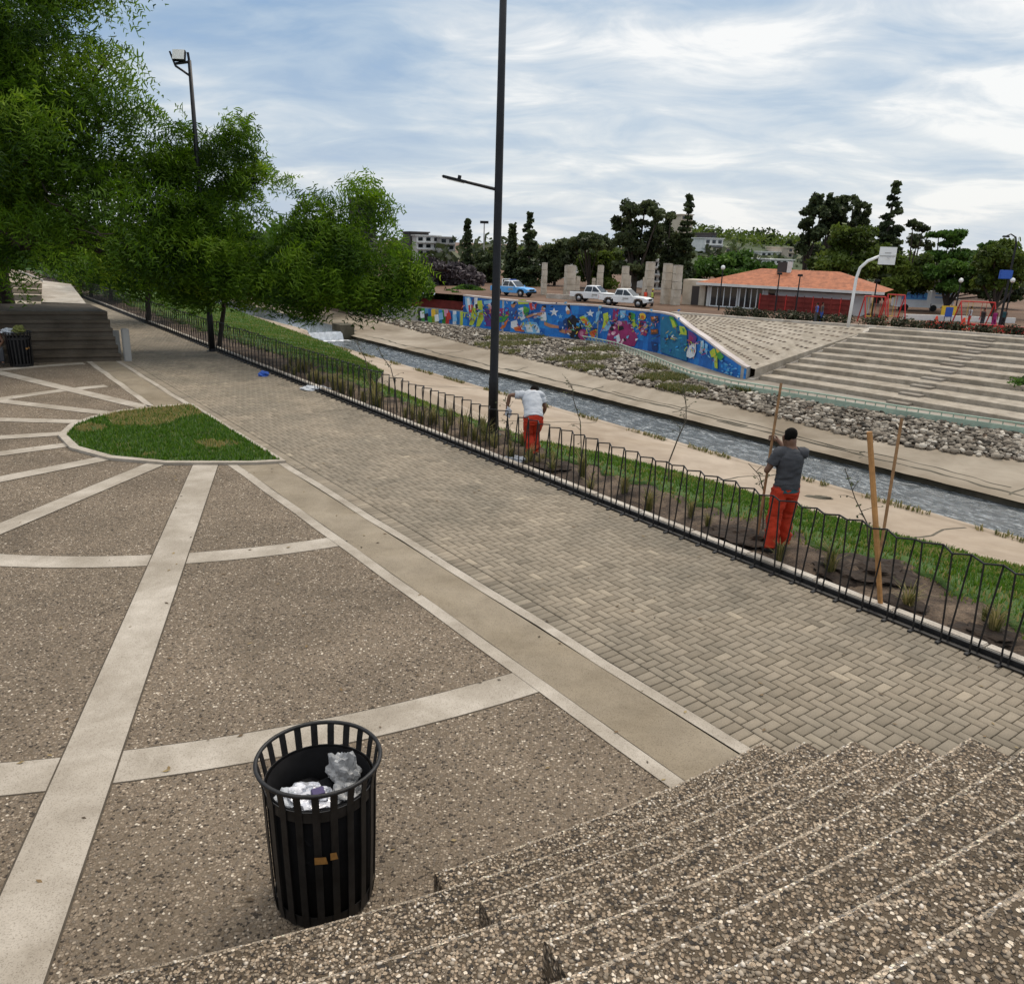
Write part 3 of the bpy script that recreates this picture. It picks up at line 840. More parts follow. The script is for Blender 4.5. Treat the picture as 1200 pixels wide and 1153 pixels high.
RLs = [-30, 15.2, 18.3, 21.7, 28.2, 32.6, 37.8, 44, 49.8, 58, 66, 85, 96, 3000]
RLt = [43, 42.2, 40.5, 39.2, 39.9, 40.5, 40.4, 40.5, 41.0, 41.3, 42.1, 44.0, 44.5, 44.5]
RUs = [-30, 17.5, 23.4, 28.3, 34.6, 38.9, 42.9, 49.1, 54.3, 58.8, 64.2, 69.6, 76.2, 81.9, 90, 3000]
RUt = [49, 47.8, 46.3, 45.5, 44.4, 45.0, 46.8, 49.9, 52.0, 52.6, 51.0, 49.8, 48.9, 46.7, 45.4, 45.4]
def rl(s): return interp(s, RLs, RLt)
def ru(s): return max(interp(s, RUs, RUt), rl(s) + .4)
mb = MB()
Sx = list(np.arange(-30, 110, 1.0)) + [200, 3000]
def fb(s):
    return [(36.75, ZW - .2), (36.8, ZW + .28 + .06 * math.sin(s * .9)), (36.5, ZW + .34), (36.9, ZW + .42), (rl(s) - 1.6, -5.62), (rl(s) - .2, -5.40), (rl(s) + .4, -5.40)]
C2 = [fb(s) for s in Sx]
mb.cur = 1  # undercut band: stain, with the ledge shadow put into the dark colour
mb.grid([[S(s, c_[i][0] + .05 * math.sin(s * 2.7), c_[i][1]) for s, c_ in zip(Sx, C2)] for i in range(0, 3)])
mb.cur = 0
mb.grid([[S(s, c_[i][0] + (.05 * math.sin(s * 2.7) if i < 4 else 0), c_[i][1]) for s, c_ in zip(Sx, C2)] for i in range(2, 7)])
struct(mb.build('far_bank', [M_farbank, M_stain], fixn=False))
mb = MB()
for (s0, s1, dt) in ((14, 24, 1.1), (25, 44, .9), (48, 70, 1.0)):      # damp tide line and cracks on the far bank
    q = [(S(s, 37.6 + dt + .12 * math.sin(s * 1.7), -5.93), S(s, 37.66 + dt + .12 * math.sin(s * 1.7) + .05 * abs(math.sin(s * 3.3)), -5.925)) for s in np.arange(s0, s1, .3)]
    mb.grid([[a + Vector((0, 0, .0)) for a, _ in q], [b_ for _, b_ in q]])
# riprap bed + rocks
mb = MB()
mb.grid([[S(s, rl(s) - .1, -5.42) for s in Sx], [S(s, ru(s) + .2, -5.2) for s in Sx]])
struct(mb.build('riprap_bed', M_soil, fixn=False))
ico = bmesh.new(); bmesh.ops.create_icosphere(ico, subdivisions=1, radius=1.0)
IV = np.array([q.co[:] for q in ico.verts]); ico.verts.index_update(); IF = np.array([[q.index for q in f.verts] for f in ico.faces]); ico.free()
Vr, Fr, Tr = [], [], []
def add_rock(c, r, tone):
    v_ = np.sign(IV) * np.abs(IV) ** .75 * (1 + RNG.uniform(-.32, .32, (len(IV), 1)))
    v_ = v_ * (np.array([1, RNG.uniform(.6, .95), RNG.uniform(.45, .75)]) * r)
    a = RNG.uniform(0, 2 * PI); t_ = RNG.uniform(-.5, .5)
    Rz = np.array([[math.cos(a), -math.sin(a), 0], [math.sin(a), math.cos(a), 0], [0, 0, 1]])
    Rx = np.array([[1, 0, 0], [0, math.cos(t_), -math.sin(t_)], [0, math.sin(t_), math.cos(t_)]])
    v_ = v_ @ Rx.T @ Rz.T + np.array(c)
    Fr.append(IF + len(Vr) * len(IV)); Vr.append(v_); Tr.extend([tone] * len(IF))
for _ in range(16000):
    s = 12 + 84 * random.random() ** 1.25
    a, e = rl(s), ru(s)
    if random.random() > (e - a) / 11: continue
    f = random.random(); t = a + (e - a) * f
    add_rock(S(s, t, -5.36 + .2 * f + random.uniform(-.03, .12)), random.choice((.07, .09, .11, .13, .16, .20)) * random.uniform(.8, 1.3), min(1, max(0, random.gauss(.52, .3))))
ro = npmesh('riprap_rocks', np.concatenate(Vr), np.concatenate(Fr), M_rock, None, Tr)
tag(ro, 'loose pale broken stones heaped along the far river bank', 'rocks', kind='stuff')
pts = []
while len(pts) < 9000:
    s = 33 + 34 * random.random(); a, e = rl(s), ru(s); f = random.random()
    if math.sin(s * .9) * math.sin(s * .37 + f * 4) < .25: continue
    if f < .15 or random.random() < .25: pass
    pts.append(S(s + random.gauss(0, .2), a + (e - a) * f, -5.3 + .2 * f))
tag(blades('riprap_weeds', pts, 0.30, 0.05, M_dryblade, np.clip(RNG.normal(.3, .2, len(pts)), 0, 1)), 'green and yellow weeds growing among the stones of the far bank', 'weeds')

# walkway between riprap and wall
mb = MB()
def wb(s): return interp(s, [a for a, _ in wall_base], [c_ for _, c_ in wall_base])
Sk = list(np.arange(5, 37, 1.0)); Sk2 = list(np.arange(37, 90, 1.0))
TBs, TBt = [-20, 18.7, 25.8, 31.4, 37.1], [50.6, 50.6, 50.5, 50.2, 49.7]
mb.grid([[S(s, ru(s) + .1, ZB) for s in Sk + [37.0]], [S(s, interp(s, TBs, TBt) + .2, ZB) for s in Sk + [37.0]]])
mb.grid([[S(s, min(ru(s) + .1, wb(s) - .02), ZB) for s in Sk2], [S(s, wb(s) + .1, ZB) for s in Sk2]])
struct(mb.build('walkway', M_walk, fixn=False))

# green guard rail on the river side of the walkway
root = thing('guard_rail', 'low pale green lattice rail between the rocks and the mural walkway', 'railing', S(48, ru(48), ZB))
off = root.location
mb = MB(); mk = MB()
rs = list(np.arange(9, 60, .6))
for zz, r_ in ((.62, .06), (.1, .05)):
    mb.tube([S(s, ru(s), ZB + zz) - off for s in rs], r_, 6)
for i, s in enumerate(rs[:-1]):
    mb.tube([S(s, ru(s), ZB) - off, S(s, ru(s), ZB + .62) - off], .035, 5)
    if 36 < s: mb.tube([S(s, ru(s), ZB + .1) - off, S(rs[i + 1], ru(rs[i + 1]), ZB + .6) - off], .025, 4)
mb.build('rails', M_greenk, root)
mk.grid([[S(s, ru(s) - .12, ZB + z) - off for s in rs] for z in (-.25, .12)] + [[S(s, ru(s) + .2, ZB + .12) - off for s in rs], [S(s, ru(s) + .2, ZB) - off for s in rs]])
mk.build('rail_base', M_kerb, root)
mb = MB(); mb.grid([[S(s, ru(s) - .16, ZB + z) - off for s in rs if s < 42] for z in (-.18, .42)] + [[S(s, ru(s) - .05, ZB + .42) - off for s in rs if s < 42]]); mb.build('green_band', M_greenk, root)

# weeds and silt along the water's edge, joints across the far bank
pts = []
for _ in range(2600):
    s = 8 + 70 * random.random()
    if math.sin(s * 1.3) + .5 * math.sin(s * 3.1) < -.1: continue
    pts.append(S(s, 31.62 + random.gauss(0, .09), -5.98))
tag(blades('lip_weeds', pts, 0.22, 0.05, M_dryblade, np.clip(RNG.normal(.45, .25, len(pts)), 0, 1)), 'line of yellow green weeds along the near lip of the channel', 'weeds')
mb = MB()
for s0 in (13.5, 20.5, 25.8, 33.0, 41.0, 50.5, 61.0):
    q = []
    for i in range(11):
        f = i / 10; s = s0 + .5 * f + .12 * math.sin(f * 9 + s0)
        t = 36.95 + (rl(s) - 1.65 - 36.95) * f; z = ZW + .42 + (-5.62 - ZW - .42) * f + .012
        q.append((S(s - .045, t, z), S(s + .045, t, z)))
    mb.grid([[a for a, _ in q], [c_ for _, c_ in q]])
for s0, s1, dt, wd in ((10, 30, .5, .10), (28, 52, .8, .13), (50, 76, .6, .12), (14, 40, 1.25, .05)):
    q = []
    for s in np.arange(s0, s1, .35):
        f = min(.9, dt / (rl(s) - 1.6 - 36.9) + .05 * math.sin(s * .8) + .02 * math.sin(s * 3.7))
        t = 36.95 + (rl(s) - 1.65 - 36.95) * f; z = ZW + .42 + (-5.62 - ZW - .42) * f + .010
        h = wd * (.35 + .65 * abs(math.sin(s * 1.1 + dt * 9)))
        q.append((S(s, t - h, z), S(s, t + h, z + .004)))
    mb.grid([[a for a, _ in q], [c_ for _, c_ in q]])
struct(mb.build('far_bank_joint', M_stain, fixn=False))

# fallen leaves and small litter specks on the paving
V_, Q_, T_ = [], [], []
for _ in range(420):
    s = 2 + 24 * random.random() ** 1.3; t = random.uniform(-1.5, 8.2)
    if (s - CS) ** 2 + (t - CT) ** 2 > 12.9 ** 2 and t < 4.9: continue
    c_ = S(s, t, .022 if t > 5 else .012); a = random.uniform(0, 6.3); L = random.uniform(.012, .035)
    d = Vector((math.cos(a), math.sin(a), random.uniform(-.1, .25))) * L; e = Vector((-math.sin(a), math.cos(a), random.uniform(-.2, .2))) * L * .45
    k = len(V_); V_ += [c_ - d, c_ + e, c_ + d, c_ - e]; Q_.append((k, k + 1, k + 2, k + 3)); T_.append(random.random())
o = npmesh('fallen_leaves', V_, Q_, leafmat('fallen_leaf', [(0, (.05, .035, .02)), (.6, (.16, .10, .045)), (1, (.30, .22, .10))], 0.0), None, T_)
tag(o, 'small dry brown leaves scattered over the plaza and the path', 'leaves', kind='stuff')

# ================================================================== PLAZA STEPS (under the viewer)
END = 4.87
def arc_end(R): return -math.asin((END - CT) / R)
def rough(k): return (RNG.random(k) - .5)

def step_mesh(Rf, Rb, a0, a1, z0, z1, fine=0.02):
    """solid arc block; the front top edge is rounded and chipped"""
    n = max(8, int((a1 - a0) * Rf / fine))
    mb = MB(); rows = []
    nz1, nz2, nz3 = rough(n + 1), rough(n + 1), rough(n + 1)
    sm = np.convolve(nz1, np.ones(3) / 3, 'same')
    def row(dr, z, jr, jz, q):
        return [PO(Rf + dr + jr * q[i], a0 + (a1 - a0) * i / n, z + jz * q[i]) for i in range(n + 1)]
    rows.append(row(0, z0, 0, 0, sm))
    rows.append(row(0, z1 - .05, .004, 0, nz2))
    rows.append(row(.004, z1 - .022, .010, .0, nz3))
    rows.append(row(.012, z1 - .007, .012, .008, sm))
    rows.append(row(.032, z1 - .001, .018, .006, nz2))
    rows.append(row(.075, z1, .0, .003, nz3))
    rows.append([PO(Rf + .11, a0 + (a1 - a0) * i / n, z1) for i in range(n + 1)])
    rows.append([PO(Rb, a0 + (a1 - a0) * i / n, z1) for i in range(n + 1)])
    rows.append([PO(Rb, a0 + (a1 - a0) * i / n, z0) for i in range(n + 1)])
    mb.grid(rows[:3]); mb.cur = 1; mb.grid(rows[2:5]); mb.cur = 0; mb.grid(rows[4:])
    for e in (0, n):
        mb.poly([r_[e] for r_ in rows])
    return mb
steps = thing('amphitheatre_steps', 'curved pebble concrete amphitheatre steps in the foreground by the black bin', 'steps', (0, 0, 0))
AIS = math.radians(11.85)
RISE, GO = 0.43, 0.71
for k in range(1, 9):
    R = 13.40 + GO * (k - 1)
    fine = 0.02 if k < 6 else .2
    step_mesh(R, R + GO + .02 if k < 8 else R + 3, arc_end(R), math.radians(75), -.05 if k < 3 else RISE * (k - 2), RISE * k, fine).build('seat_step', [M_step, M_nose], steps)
    Rk = R - .355
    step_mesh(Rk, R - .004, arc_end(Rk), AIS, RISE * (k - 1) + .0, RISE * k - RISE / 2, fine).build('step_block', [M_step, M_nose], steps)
# loose pebbles that stand proud of the worn treads
Vp, Fp, Tp = [], [], []
def peb(c, r, tone):
    v_ = IV * (1 + RNG.uniform(-.22, .22, (12, 1))) * np.array([1, RNG.uniform(.55, 1), .45]) * r
    a = RNG.uniform(0, 2 * PI)
    Rz = np.array([[math.cos(a), -math.sin(a), 0], [math.sin(a), math.cos(a), 0], [0, 0, 1]])
    Fp.append(IF + len(Vp) * 12); Vp.append(v_ @ Rz.T + np.array(c)); Tp.extend([tone] * 20)
for k in range(1, 6):
    R = 13.40 + GO * (k - 1)
    for _ in range(8000 if k < 5 else 4500):
        a = random.uniform(-.006, .50) ; q = random.random()
        if a < AIS and random.random() < .5: 
            rr = R - .355 + .02 + q * .33; z = RISE * k - RISE / 2
        else:
            rr = R + .02 + q * (.68 if a > AIS else .33); z = RISE * k
        if rr * math.sin(a) < -(END - CT) + .03: continue
        peb(PO(rr, a, z + .001), random.choice((.004, .006, .007, .009, .012)) * random.uniform(.8, 1.25), min(1, max(0, random.gauss(.58, .27))))
mt, nt, b = newmat('step_pebble')
att = N(nt, 'ShaderNodeAttribute', attribute_name='tone')
r = ramp(nt, [(0, (0.05, 0.042, 0.034)), (0.3, (0.19, 0.15, 0.105)), (0.6, (0.31, 0.25, 0.185)), (0.88, (0.44, 0.365, 0.28)), (1, (0.70, 0.62, 0.52))])
nt.links.new(att.outputs['Fac'], r.inputs[0]); nt.links.new(r.outputs[0], b.inputs['Base Color']); b.inputs['Roughness'].default_value = .75
pb = npmesh('pebbles', np.concatenate(Vp), np.concatenate(Fp), mt, steps, Tp)
pb['kind'] = 'stuff'

# ---- far tiers of the plaza, in the shade of the trees
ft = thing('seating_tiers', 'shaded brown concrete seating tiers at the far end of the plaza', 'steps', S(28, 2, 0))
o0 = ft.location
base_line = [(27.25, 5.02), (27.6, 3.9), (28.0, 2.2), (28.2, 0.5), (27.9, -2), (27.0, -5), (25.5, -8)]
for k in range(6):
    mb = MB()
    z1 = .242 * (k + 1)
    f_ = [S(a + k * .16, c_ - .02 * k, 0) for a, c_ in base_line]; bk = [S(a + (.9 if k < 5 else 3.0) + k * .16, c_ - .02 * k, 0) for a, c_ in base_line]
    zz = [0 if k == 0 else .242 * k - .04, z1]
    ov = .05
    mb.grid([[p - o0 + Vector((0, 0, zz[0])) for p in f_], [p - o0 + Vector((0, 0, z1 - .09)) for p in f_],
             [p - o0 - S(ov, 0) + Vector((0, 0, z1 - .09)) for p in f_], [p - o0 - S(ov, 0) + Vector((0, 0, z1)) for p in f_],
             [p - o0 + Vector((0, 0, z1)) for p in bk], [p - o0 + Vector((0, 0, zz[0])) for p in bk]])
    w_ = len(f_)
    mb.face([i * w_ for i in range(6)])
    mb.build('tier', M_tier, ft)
# pillar and sloping wing wall at the corner of the tiers
mb = MB(); mb.box((0, 0, .5), (.22, .2, 1.0), Matrix.Translation(S(27.15, 5.2)) @ Matrix.Rotation(PI / 2 + TH, 4, 'Z'), .02)
tag(mb.build('corner_pillar', M_wallg), 'short pale concrete pillar at the corner of the shaded tiers', 'pillar')
mb = MB()
mb.prism([S(28.6, 5.08, 0), S(36.5, 5.08, 0), S(36.5, 5.08, .1), S(28.6, 5.08, .8)], S(0, .22) - S(0, 0))
tag(mb.build('wing_wall', M_wallg), 'pale wing wall sloping down beside the path past the tiers', 'wall')
# upper tiers and pale ramp behind
up = thing('upper_tiers', 'sunlit brown stepped block above the shaded tiers by the tree trunk', 'steps', at(28, 352, 30.5))
o0 = up.location
for k in range(3):
    y0 = 30.2 + .5 * k
    P = [at(8, 352 - 7.2 * k, y0), at(49, 353.5 - 7.2 * k, y0), at(49, 346.3 - 7.2 * k, y0), at(8, 345 - 7.2 * k, y0)]
    mb = MB(); mb.prism([p - o0 for p in P], (-.3, .55, 0)); mb.build('tier', M_wallb, up)
P = [at(48, 354, 30.0), at(101, 356, 30.0), at(83, 333, 36.0), at(50, 329, 36.0)]
mb = MB(); mb.hexa([Vector((p.x, p.y, 0)) for p in P], P)
tag(mb.build('concrete_ramp', M_kerb), 'pale sunlit concrete ramp sloping up behind the shaded tiers', 'ramp')

# ================================================================== LITTER BIN
def crumple(mb, c, r, seed, sq=(1, 1, .7)):
    rg = np.random.default_rng(seed)
    bm = bmesh.new(); bmesh.ops.create_icosphere(bm, subdivisions=4, radius=1)
    ph = rg.uniform(0, 6, 9)
    for q in bm.verts:
        p = q.co
        d = .18 * math.sin(5 * p.x + ph[0]) * math.sin(6 * p.y + ph[1]) + .14 * math.sin(9 * p.z + ph[2] + 4 * p.x) + .10 * abs(math.sin(13 * p.x + 9 * p.y + ph[3])) - .12 * abs(math.sin(11 * p.y - 10 * p.z + ph[4])) + rg.uniform(-.035, .035)
        q.co = Vector((p.x * sq[0], p.y * sq[1], p.z * sq[2])) * r * (1 + d)
    mb.bm(bm, Matrix.Translation(Vector(c)))
BIN = gnd(381, 1045)
bs, bt = ST(BIN)
binr = thing('litter_bin', 'black slatted steel litter bin beside the foreground steps, holding silvery rubbish', 'litter bin', BIN, 0.1, 'slatted litter bins'); binr.scale = (.975, .975, .985)
NB = 21
for i in range(NB):
    a = 2 * PI * i / NB
    mb = MB()
    M_ = Matrix.Rotation(a, 4, 'Z')
    # flat upright, drawn in at the foot and flared to the rim
    pr = [(.305, .02), (.318, .12), (.330, .5), (.338, .86), (.352, .95), (.362, 1.0)]
    rows = []
    for dr, sg in ((.0, -1), (.0, 1), (-.007, 1), (-.007, -1), (.0, -1)):
        rows.append([M_ @ Vector((r_ + dr, sg * .021, z)) for r_, z in pr])
    mb.grid(rows)
    mb.build('bar', M_black, binr)
mb = MB()
mb.tube([Vector((.366 * math.cos(2 * PI * i / 48), .366 * math.sin(2 * PI * i / 48), 1.0)) for i in range(49)], .013, 8, cap=False); mb.build('rim', M_black, binr, True)
for nm, r_, z in (('hoop', .333, .83), ('hoop', .306, .06)):
    mb = MB(); n = 48
    mb.grid([[Vector(((r_ - .009 + q) * math.cos(2 * PI * i / n), (r_ - .009 + q) * math.sin(2 * PI * i / n), z + dz)) for i in range(n + 1)] for q, dz in ((0, -.035), (.006, -.035), (.006, .035), (0, .035), (0, -.035))])
    mb.build(nm, M_black, binr)
mb = MB(); n = 40
mb.grid([[Vector((r_ * math.cos(2 * PI * i / n), r_ * math.sin(2 * PI * i / n), z)) for i in range(n + 1)] for r_, z in ((0.0, .03), (.285, .03), (.300, .4), (.312, .855), (.304, .86), (.29, .60), (.28, .2), (0.0, .2))])
mb.build('liner', M_binliner, binr, True)
mb = MB()
tofront = math.atan2(-BIN.y, -BIN.x) - .1
for da, dz, wq in ((-.09, .52, .075), (.13, .535, .045)):
    a = tofront + da + .05
    M_ = Matrix.Rotation(a, 4, 'Z')
    mb.poly([M_ @ Vector((.342, -wq / 2, dz)), M_ @ Vector((.342, wq / 2, dz - .004)), M_ @ Vector((.342, wq / 2 - .01, dz + .045)), M_ @ Vector((.342, -wq / 2, dz + .05))])
mb.build('worn_sticker', M_rust, binr, fixn=False)
# rubbish lying inside
def put(name, mat, label, cat, builder):
    mb = MB(); builder(mb); o = mb.build(name, mat); o.location = BIN; tag(o, label, cat); return o
put('foil_wrapper', M_foil, 'crumpled silver foil wrapper on top of the rubbish in the near bin', 'wrapper', lambda q: crumple(q, (-.05, -.06, .745), .115, 3, (1.25, .9, .5)))
put('foil_packet', M_white, 'white crumpled paper bag at the left of the rubbish in the near bin', 'paper', lambda q: crumple(q, (-.16, -.08, .735), .085, 5, (1, 1, .7)))
def bagshape(q):
    crumple(q, (.12, .10, .80), .13, 9, (.75, .5, 1.05))
    crumple(q, (.16, .0, .73), .11, 11, (.9, .8, .7))
put('plastic_bag', M_film, 'clear grey plastic bag poking up at the right inside the near bin', 'plastic bag', bagshape)
put('drink_carton', M_purple, 'small dark purple printed carton lying on the foil in the near bin', 'carton', lambda q: q.box((0, 0, 0), (.075, .05, .03), Matrix.Translation((.01, -.09, .81)) @ Matrix.Rotation(.5, 4, 'Z') @ Matrix.Rotation(.4, 4, 'X'), .004))
put('dark_bag', M_binliner, 'black rubbish bag filling the bottom of the near bin', 'rubbish bag', lambda q: crumple(q, (0, 0, .55), .25, 21, (1, 1, .75)))
M_olivebag = simple('olive_bag', (0.12, 0.13, 0.03), .7, .3, 9)
fbp = gnd(26, 429)
fb2 = copy_tree(binr); fb2.location = fbp; fb2.rotation_euler = (0, 0, 1.0)
fb2['label'] = 'black litter bin standing in the shade by the far seating tiers'
mb = MB(); crumple(mb, (fbp.x + .12, fbp.y - .1, 1.05), .16, 33, (1, 1, .8)); tag(mb.build('yellow_bag', M_olivebag), 'olive green bag sticking out of the far shaded bin', 'plastic bag')
mb = MB(); crumple(mb, (fbp.x - .2, fbp.y - .1, 1.0), .15, 35, (1.2, 1, .6)); tag(mb.build('paper_bag', M_white), 'pale paper lying on top of the far shaded bin', 'paper')

# ================================================================== FENCE
fence = thing('hoop_fence', 'low black bent rod fence in zigzag hoops along the planting bed', 'fence', S(5, 8.3))
o0 = fence.location
PER = .30; HF = 1.0
nper = int(70 / PER)
bars = []; top = []
for k in range(nper):
    s0 = 0.9 + k * PER
    j = [random.gauss(0, .008) for _ in range(6)]
    hj = random.gauss(0, .012)
    B_ = S(s0 + .12 + j[0], 8.31 - .065 + j[1], HF + hj); A_ = S(s0 + j[2], 8.31 + .065 + j[3], HF + hj)
    Bb = S(s0 + .12 - .04, 8.27, 0.02); Ab = S(s0 + .03, 8.31, 0.02)
    top += [A_, B_]
    bars += [(A_, Ab), (B_, Bb)]
R_ = .0105
mb = MB(); mb.tube([p - o0 for p in top], R_, 6); mb.build('top_rail', M_iron, fence)
mb = MB()
mb.box((0, 0, 0), (72, .055, .012), Matrix.Translation(S(35.5, 8.275, .03) - o0) @ Matrix.Rotation(PI / 2 + TH, 4, 'Z'))
mb.box((0, 0, 0), (72, .010, .06), Matrix.Translation(S(35.5, 8.335, .055) - o0) @ Matrix.Rotation(PI / 2 + TH, 4, 'Z'))
mb.build('base_rail', M_iron, fence)
mb = MB()
for k in range(nper):                                            # small anchor feet on the path side
    p = S(0.9 + k * PER + .08, 8.225, .02) - o0
    mb.box((0, 0, 0), (.04, .09, .02), Matrix.Translation(p) @ Matrix.Rotation(PI / 2 + TH, 4, 'Z'))
q = mb.build('anchor_feet', M_iron, fence); q['kind'] = 'stuff'
rest = MB()
for i, (a, c_) in enumerate(bars):
    if 8 <= i < 108:
        mb = MB(); mb.tube([a - o0, c_ - o0], R_, 6); mb.build('bar', M_iron, fence)
    else:
        rest.tube([a - o0, c_ - o0], R_, 6)
q = rest.build('bar', M_iron, fence); q['kind'] = 'stuff'

# ================================================================== LAMP POSTS
def lamp_post(base, label, arm_dir, arm_z, flood=False, H=11.0):
    root = thing('lamp_post', label, 'lamp post', base)
    mb = MB(); mb.tube([(0, 0, 0), (0, 0, 1.2), (0, 0, 1.25), (0, 0, 6), (0, 0, H)], [.105, .10, .088, .075, .055], 16); mb.build('pole', M_post, root, True)
    mb = MB(); mb.lathe([(.19, 0), (.19, .025), (.12, .03), (.11, .10)], n=16); mb.build('base_plate', M_post, root)
    if arm_dir is not None:
        d = Vector((arm_dir[0], arm_dir[1], 0)).normalized(); sl = .21
        e = d * 1.06 + Vector((0, 0, arm_z + sl)); st_ = Vector((0, 0, arm_z))
        mb = MB(); mb.tube([st_, st_.lerp(e, .6)], [.032, .028], 8); mb.build('arm', M_post, root)
        M_ = Matrix.Translation(st_.lerp(e, .80)) @ (e - st_).to_track_quat('X', 'Z').to_matrix().to_4x4()
        mb = MB(); mb.box((0, 0, 0), (.5, .16, .05), M_, .015); hd = mb.build('lamp_head', M_post, root)
        mb = MB(); mb.box((-.02, 0, -.031), (.34, .11, .01), M_); mb.build('lens', M_lens, hd)
        mb = MB(); mb.tube([M_ @ Vector((-.08, 0, .02)), M_ @ Vector((-.08, 0, .09))], .035, 8); mb.build('photocell', M_post, hd)
    if flood:
        mb = MB(); mb.tube([(0, 0, H - .45), (-.22, -.05, H - .30), (-.42, -.08, H - .18)], .035, 8); mb.tube([(-.42, -.08, H - .18), (-.56, -.08, H + .22)], .03, 6); mb.tube([(0, 0, H - .1), (-.03, 0, H + .22)], .04, 6); mb.tube([(-.42, -.08, H - .12), (-.02, -.02, H - .05)], .04, 6); mb.build('bracket', M_post, root)
        M_ = Matrix.Translation((-.28, -.10, H + .12)) @ Matrix.Rotation(-.35, 4, 'X')
        mb = MB(); mb.box((0, .03, 0), (.40, .12, .34), M_, .02); hd = mb.build('floodlight', M_post, root)
        mb = MB(); mb.box((0, -.04, 0), (.36, .02, .30), M_); mb.build('lens', M_lens, hd)
    return root
lamp_post(gnd(577, 510), 'tall black lamp post rising out of frame behind the fence, with one side arm', (-1, 0.0), 4.87)
lamp_post(gnd(249, 412), 'tall thin dark pole with a pale floodlight on top among the feathery trees', None, 0, True, at(222, 60, 27.55).z - .25)

# ================================================================== PEOPLE
def skin_mesh(name, J, E, mat, parent, levels=2, wr=0.0):
    """grow one continuous surface round a skeleton of joints (position, radius) and bones"""
    bm = bmesh.new(); lay = bm.verts.layers.skin.verify()
    vm = {}
    for i, (k, (p, r_)) in enumerate(J.items()):
        q = bm.verts.new(p); vm[k] = q
        q[lay].radius = r_ if isinstance(r_, tuple) else (r_, r_)
        q[lay].use_root = (i == 0)
    for a, b_ in E: bm.edges.new((vm[a], vm[b_]))
    me = bpy.data.meshes.new(name); bm.to_mesh(me); bm.free()
    o = bpy.data.objects.new(name, me); COL.objects.link(o)
    md = o.modifiers.new('skin', 'SKIN'); md.use_smooth_shade = True
    sb = o.modifiers.new('sub', 'SUBSURF'); sb.levels = levels; sb.render_levels = levels
    dg = bpy.context.evaluated_depsgraph_get()
    me2 = bpy.data.meshes.new_from_object(o.evaluated_get(dg))
    me2.materials.clear(); me2.materials.append(mat)
    o.modifiers.clear(); o.data = me2
    bpy.data.meshes.remove(me)
    o.parent = parent
    if wr:
        co = np.empty(len(me2.vertices) * 3, np.float32); me2.vertices.foreach_get('co', co); no = np.empty_like(co); me2.vertices.foreach_get('normal', no)
        c3 = co.reshape(-1, 3); n3 = no.reshape(-1, 3)
        for i in range(len(c3)):
            p = Vector(c3[i]); q = Vector((p.x * 7, p.y * 7, p.z * 13))
            d = mnoise.noise(q + Vector((0, 0, 3 * mnoise.noise(p * 5)))) * wr + abs(mnoise.noise(q * 2.1)) * wr * .7 - wr * .2
            c3[i] += n3[i] * d
        me2.vertices.foreach_set('co', c3.ravel()); me2.update()
    return o

from mathutils import noise as mnoise
def V3(*a): return Vector(a)
def wrinkle(o, wr):
    if wr <= 0: return
    me = o.data; n = len(me.vertices)
    co = np.empty(n * 3, np.float32); me.vertices.foreach_get('co', co); no = np.empty_like(co); me.vertices.foreach_get('normal', no)
    c3 = co.reshape(-1, 3); n3 = no.reshape(-1, 3)
    for i in range(n):
        p = Vector(c3[i]); q = Vector((p.x * 7, p.y * 7, p.z * 15))
        c3[i] += n3[i] * (mnoise.noise(q + Vector((0, 0, 4 * mnoise.noise(p * 5)))) * wr + abs(mnoise.noise(q * 2.0)) * wr * .8 - wr * .15)
    me.vertices.foreach_set('co', c3.ravel()); me.update()
def cloth_tube(mb, pts, rads, n, flat, k):
    P = [Vector(p) for p in pts]; oP, oR = [], []
    for i in range(len(P) - 1):
        p0, p1, p2, p3 = P[max(i - 1, 0)], P[i], P[i + 1], P[min(i + 2, len(P) - 1)]
        r0, r1, r2, r3 = rads[max(i - 1, 0)], rads[i], rads[i + 1], rads[min(i + 2, len(P) - 1)]
        for j in range(k):
            f = j / k
            cr_ = lambda a, b_, c_, d: .5 * ((2 * b_) + (c_ - a) * f + (2 * a - 5 * b_ + 4 * c_ - d) * f * f + (3 * b_ - a - 3 * c_ + d) * f ** 3)
            oP.append(cr_(p0, p1, p2, p3)); oR.append(max(.02, cr_(r0, r1, r2, r3)))
    oP.append(P[-1]); oR.append(rads[-1])
    mb.tube(oP, oR, n, True, flat, (1, 0, 0) if flat else None)

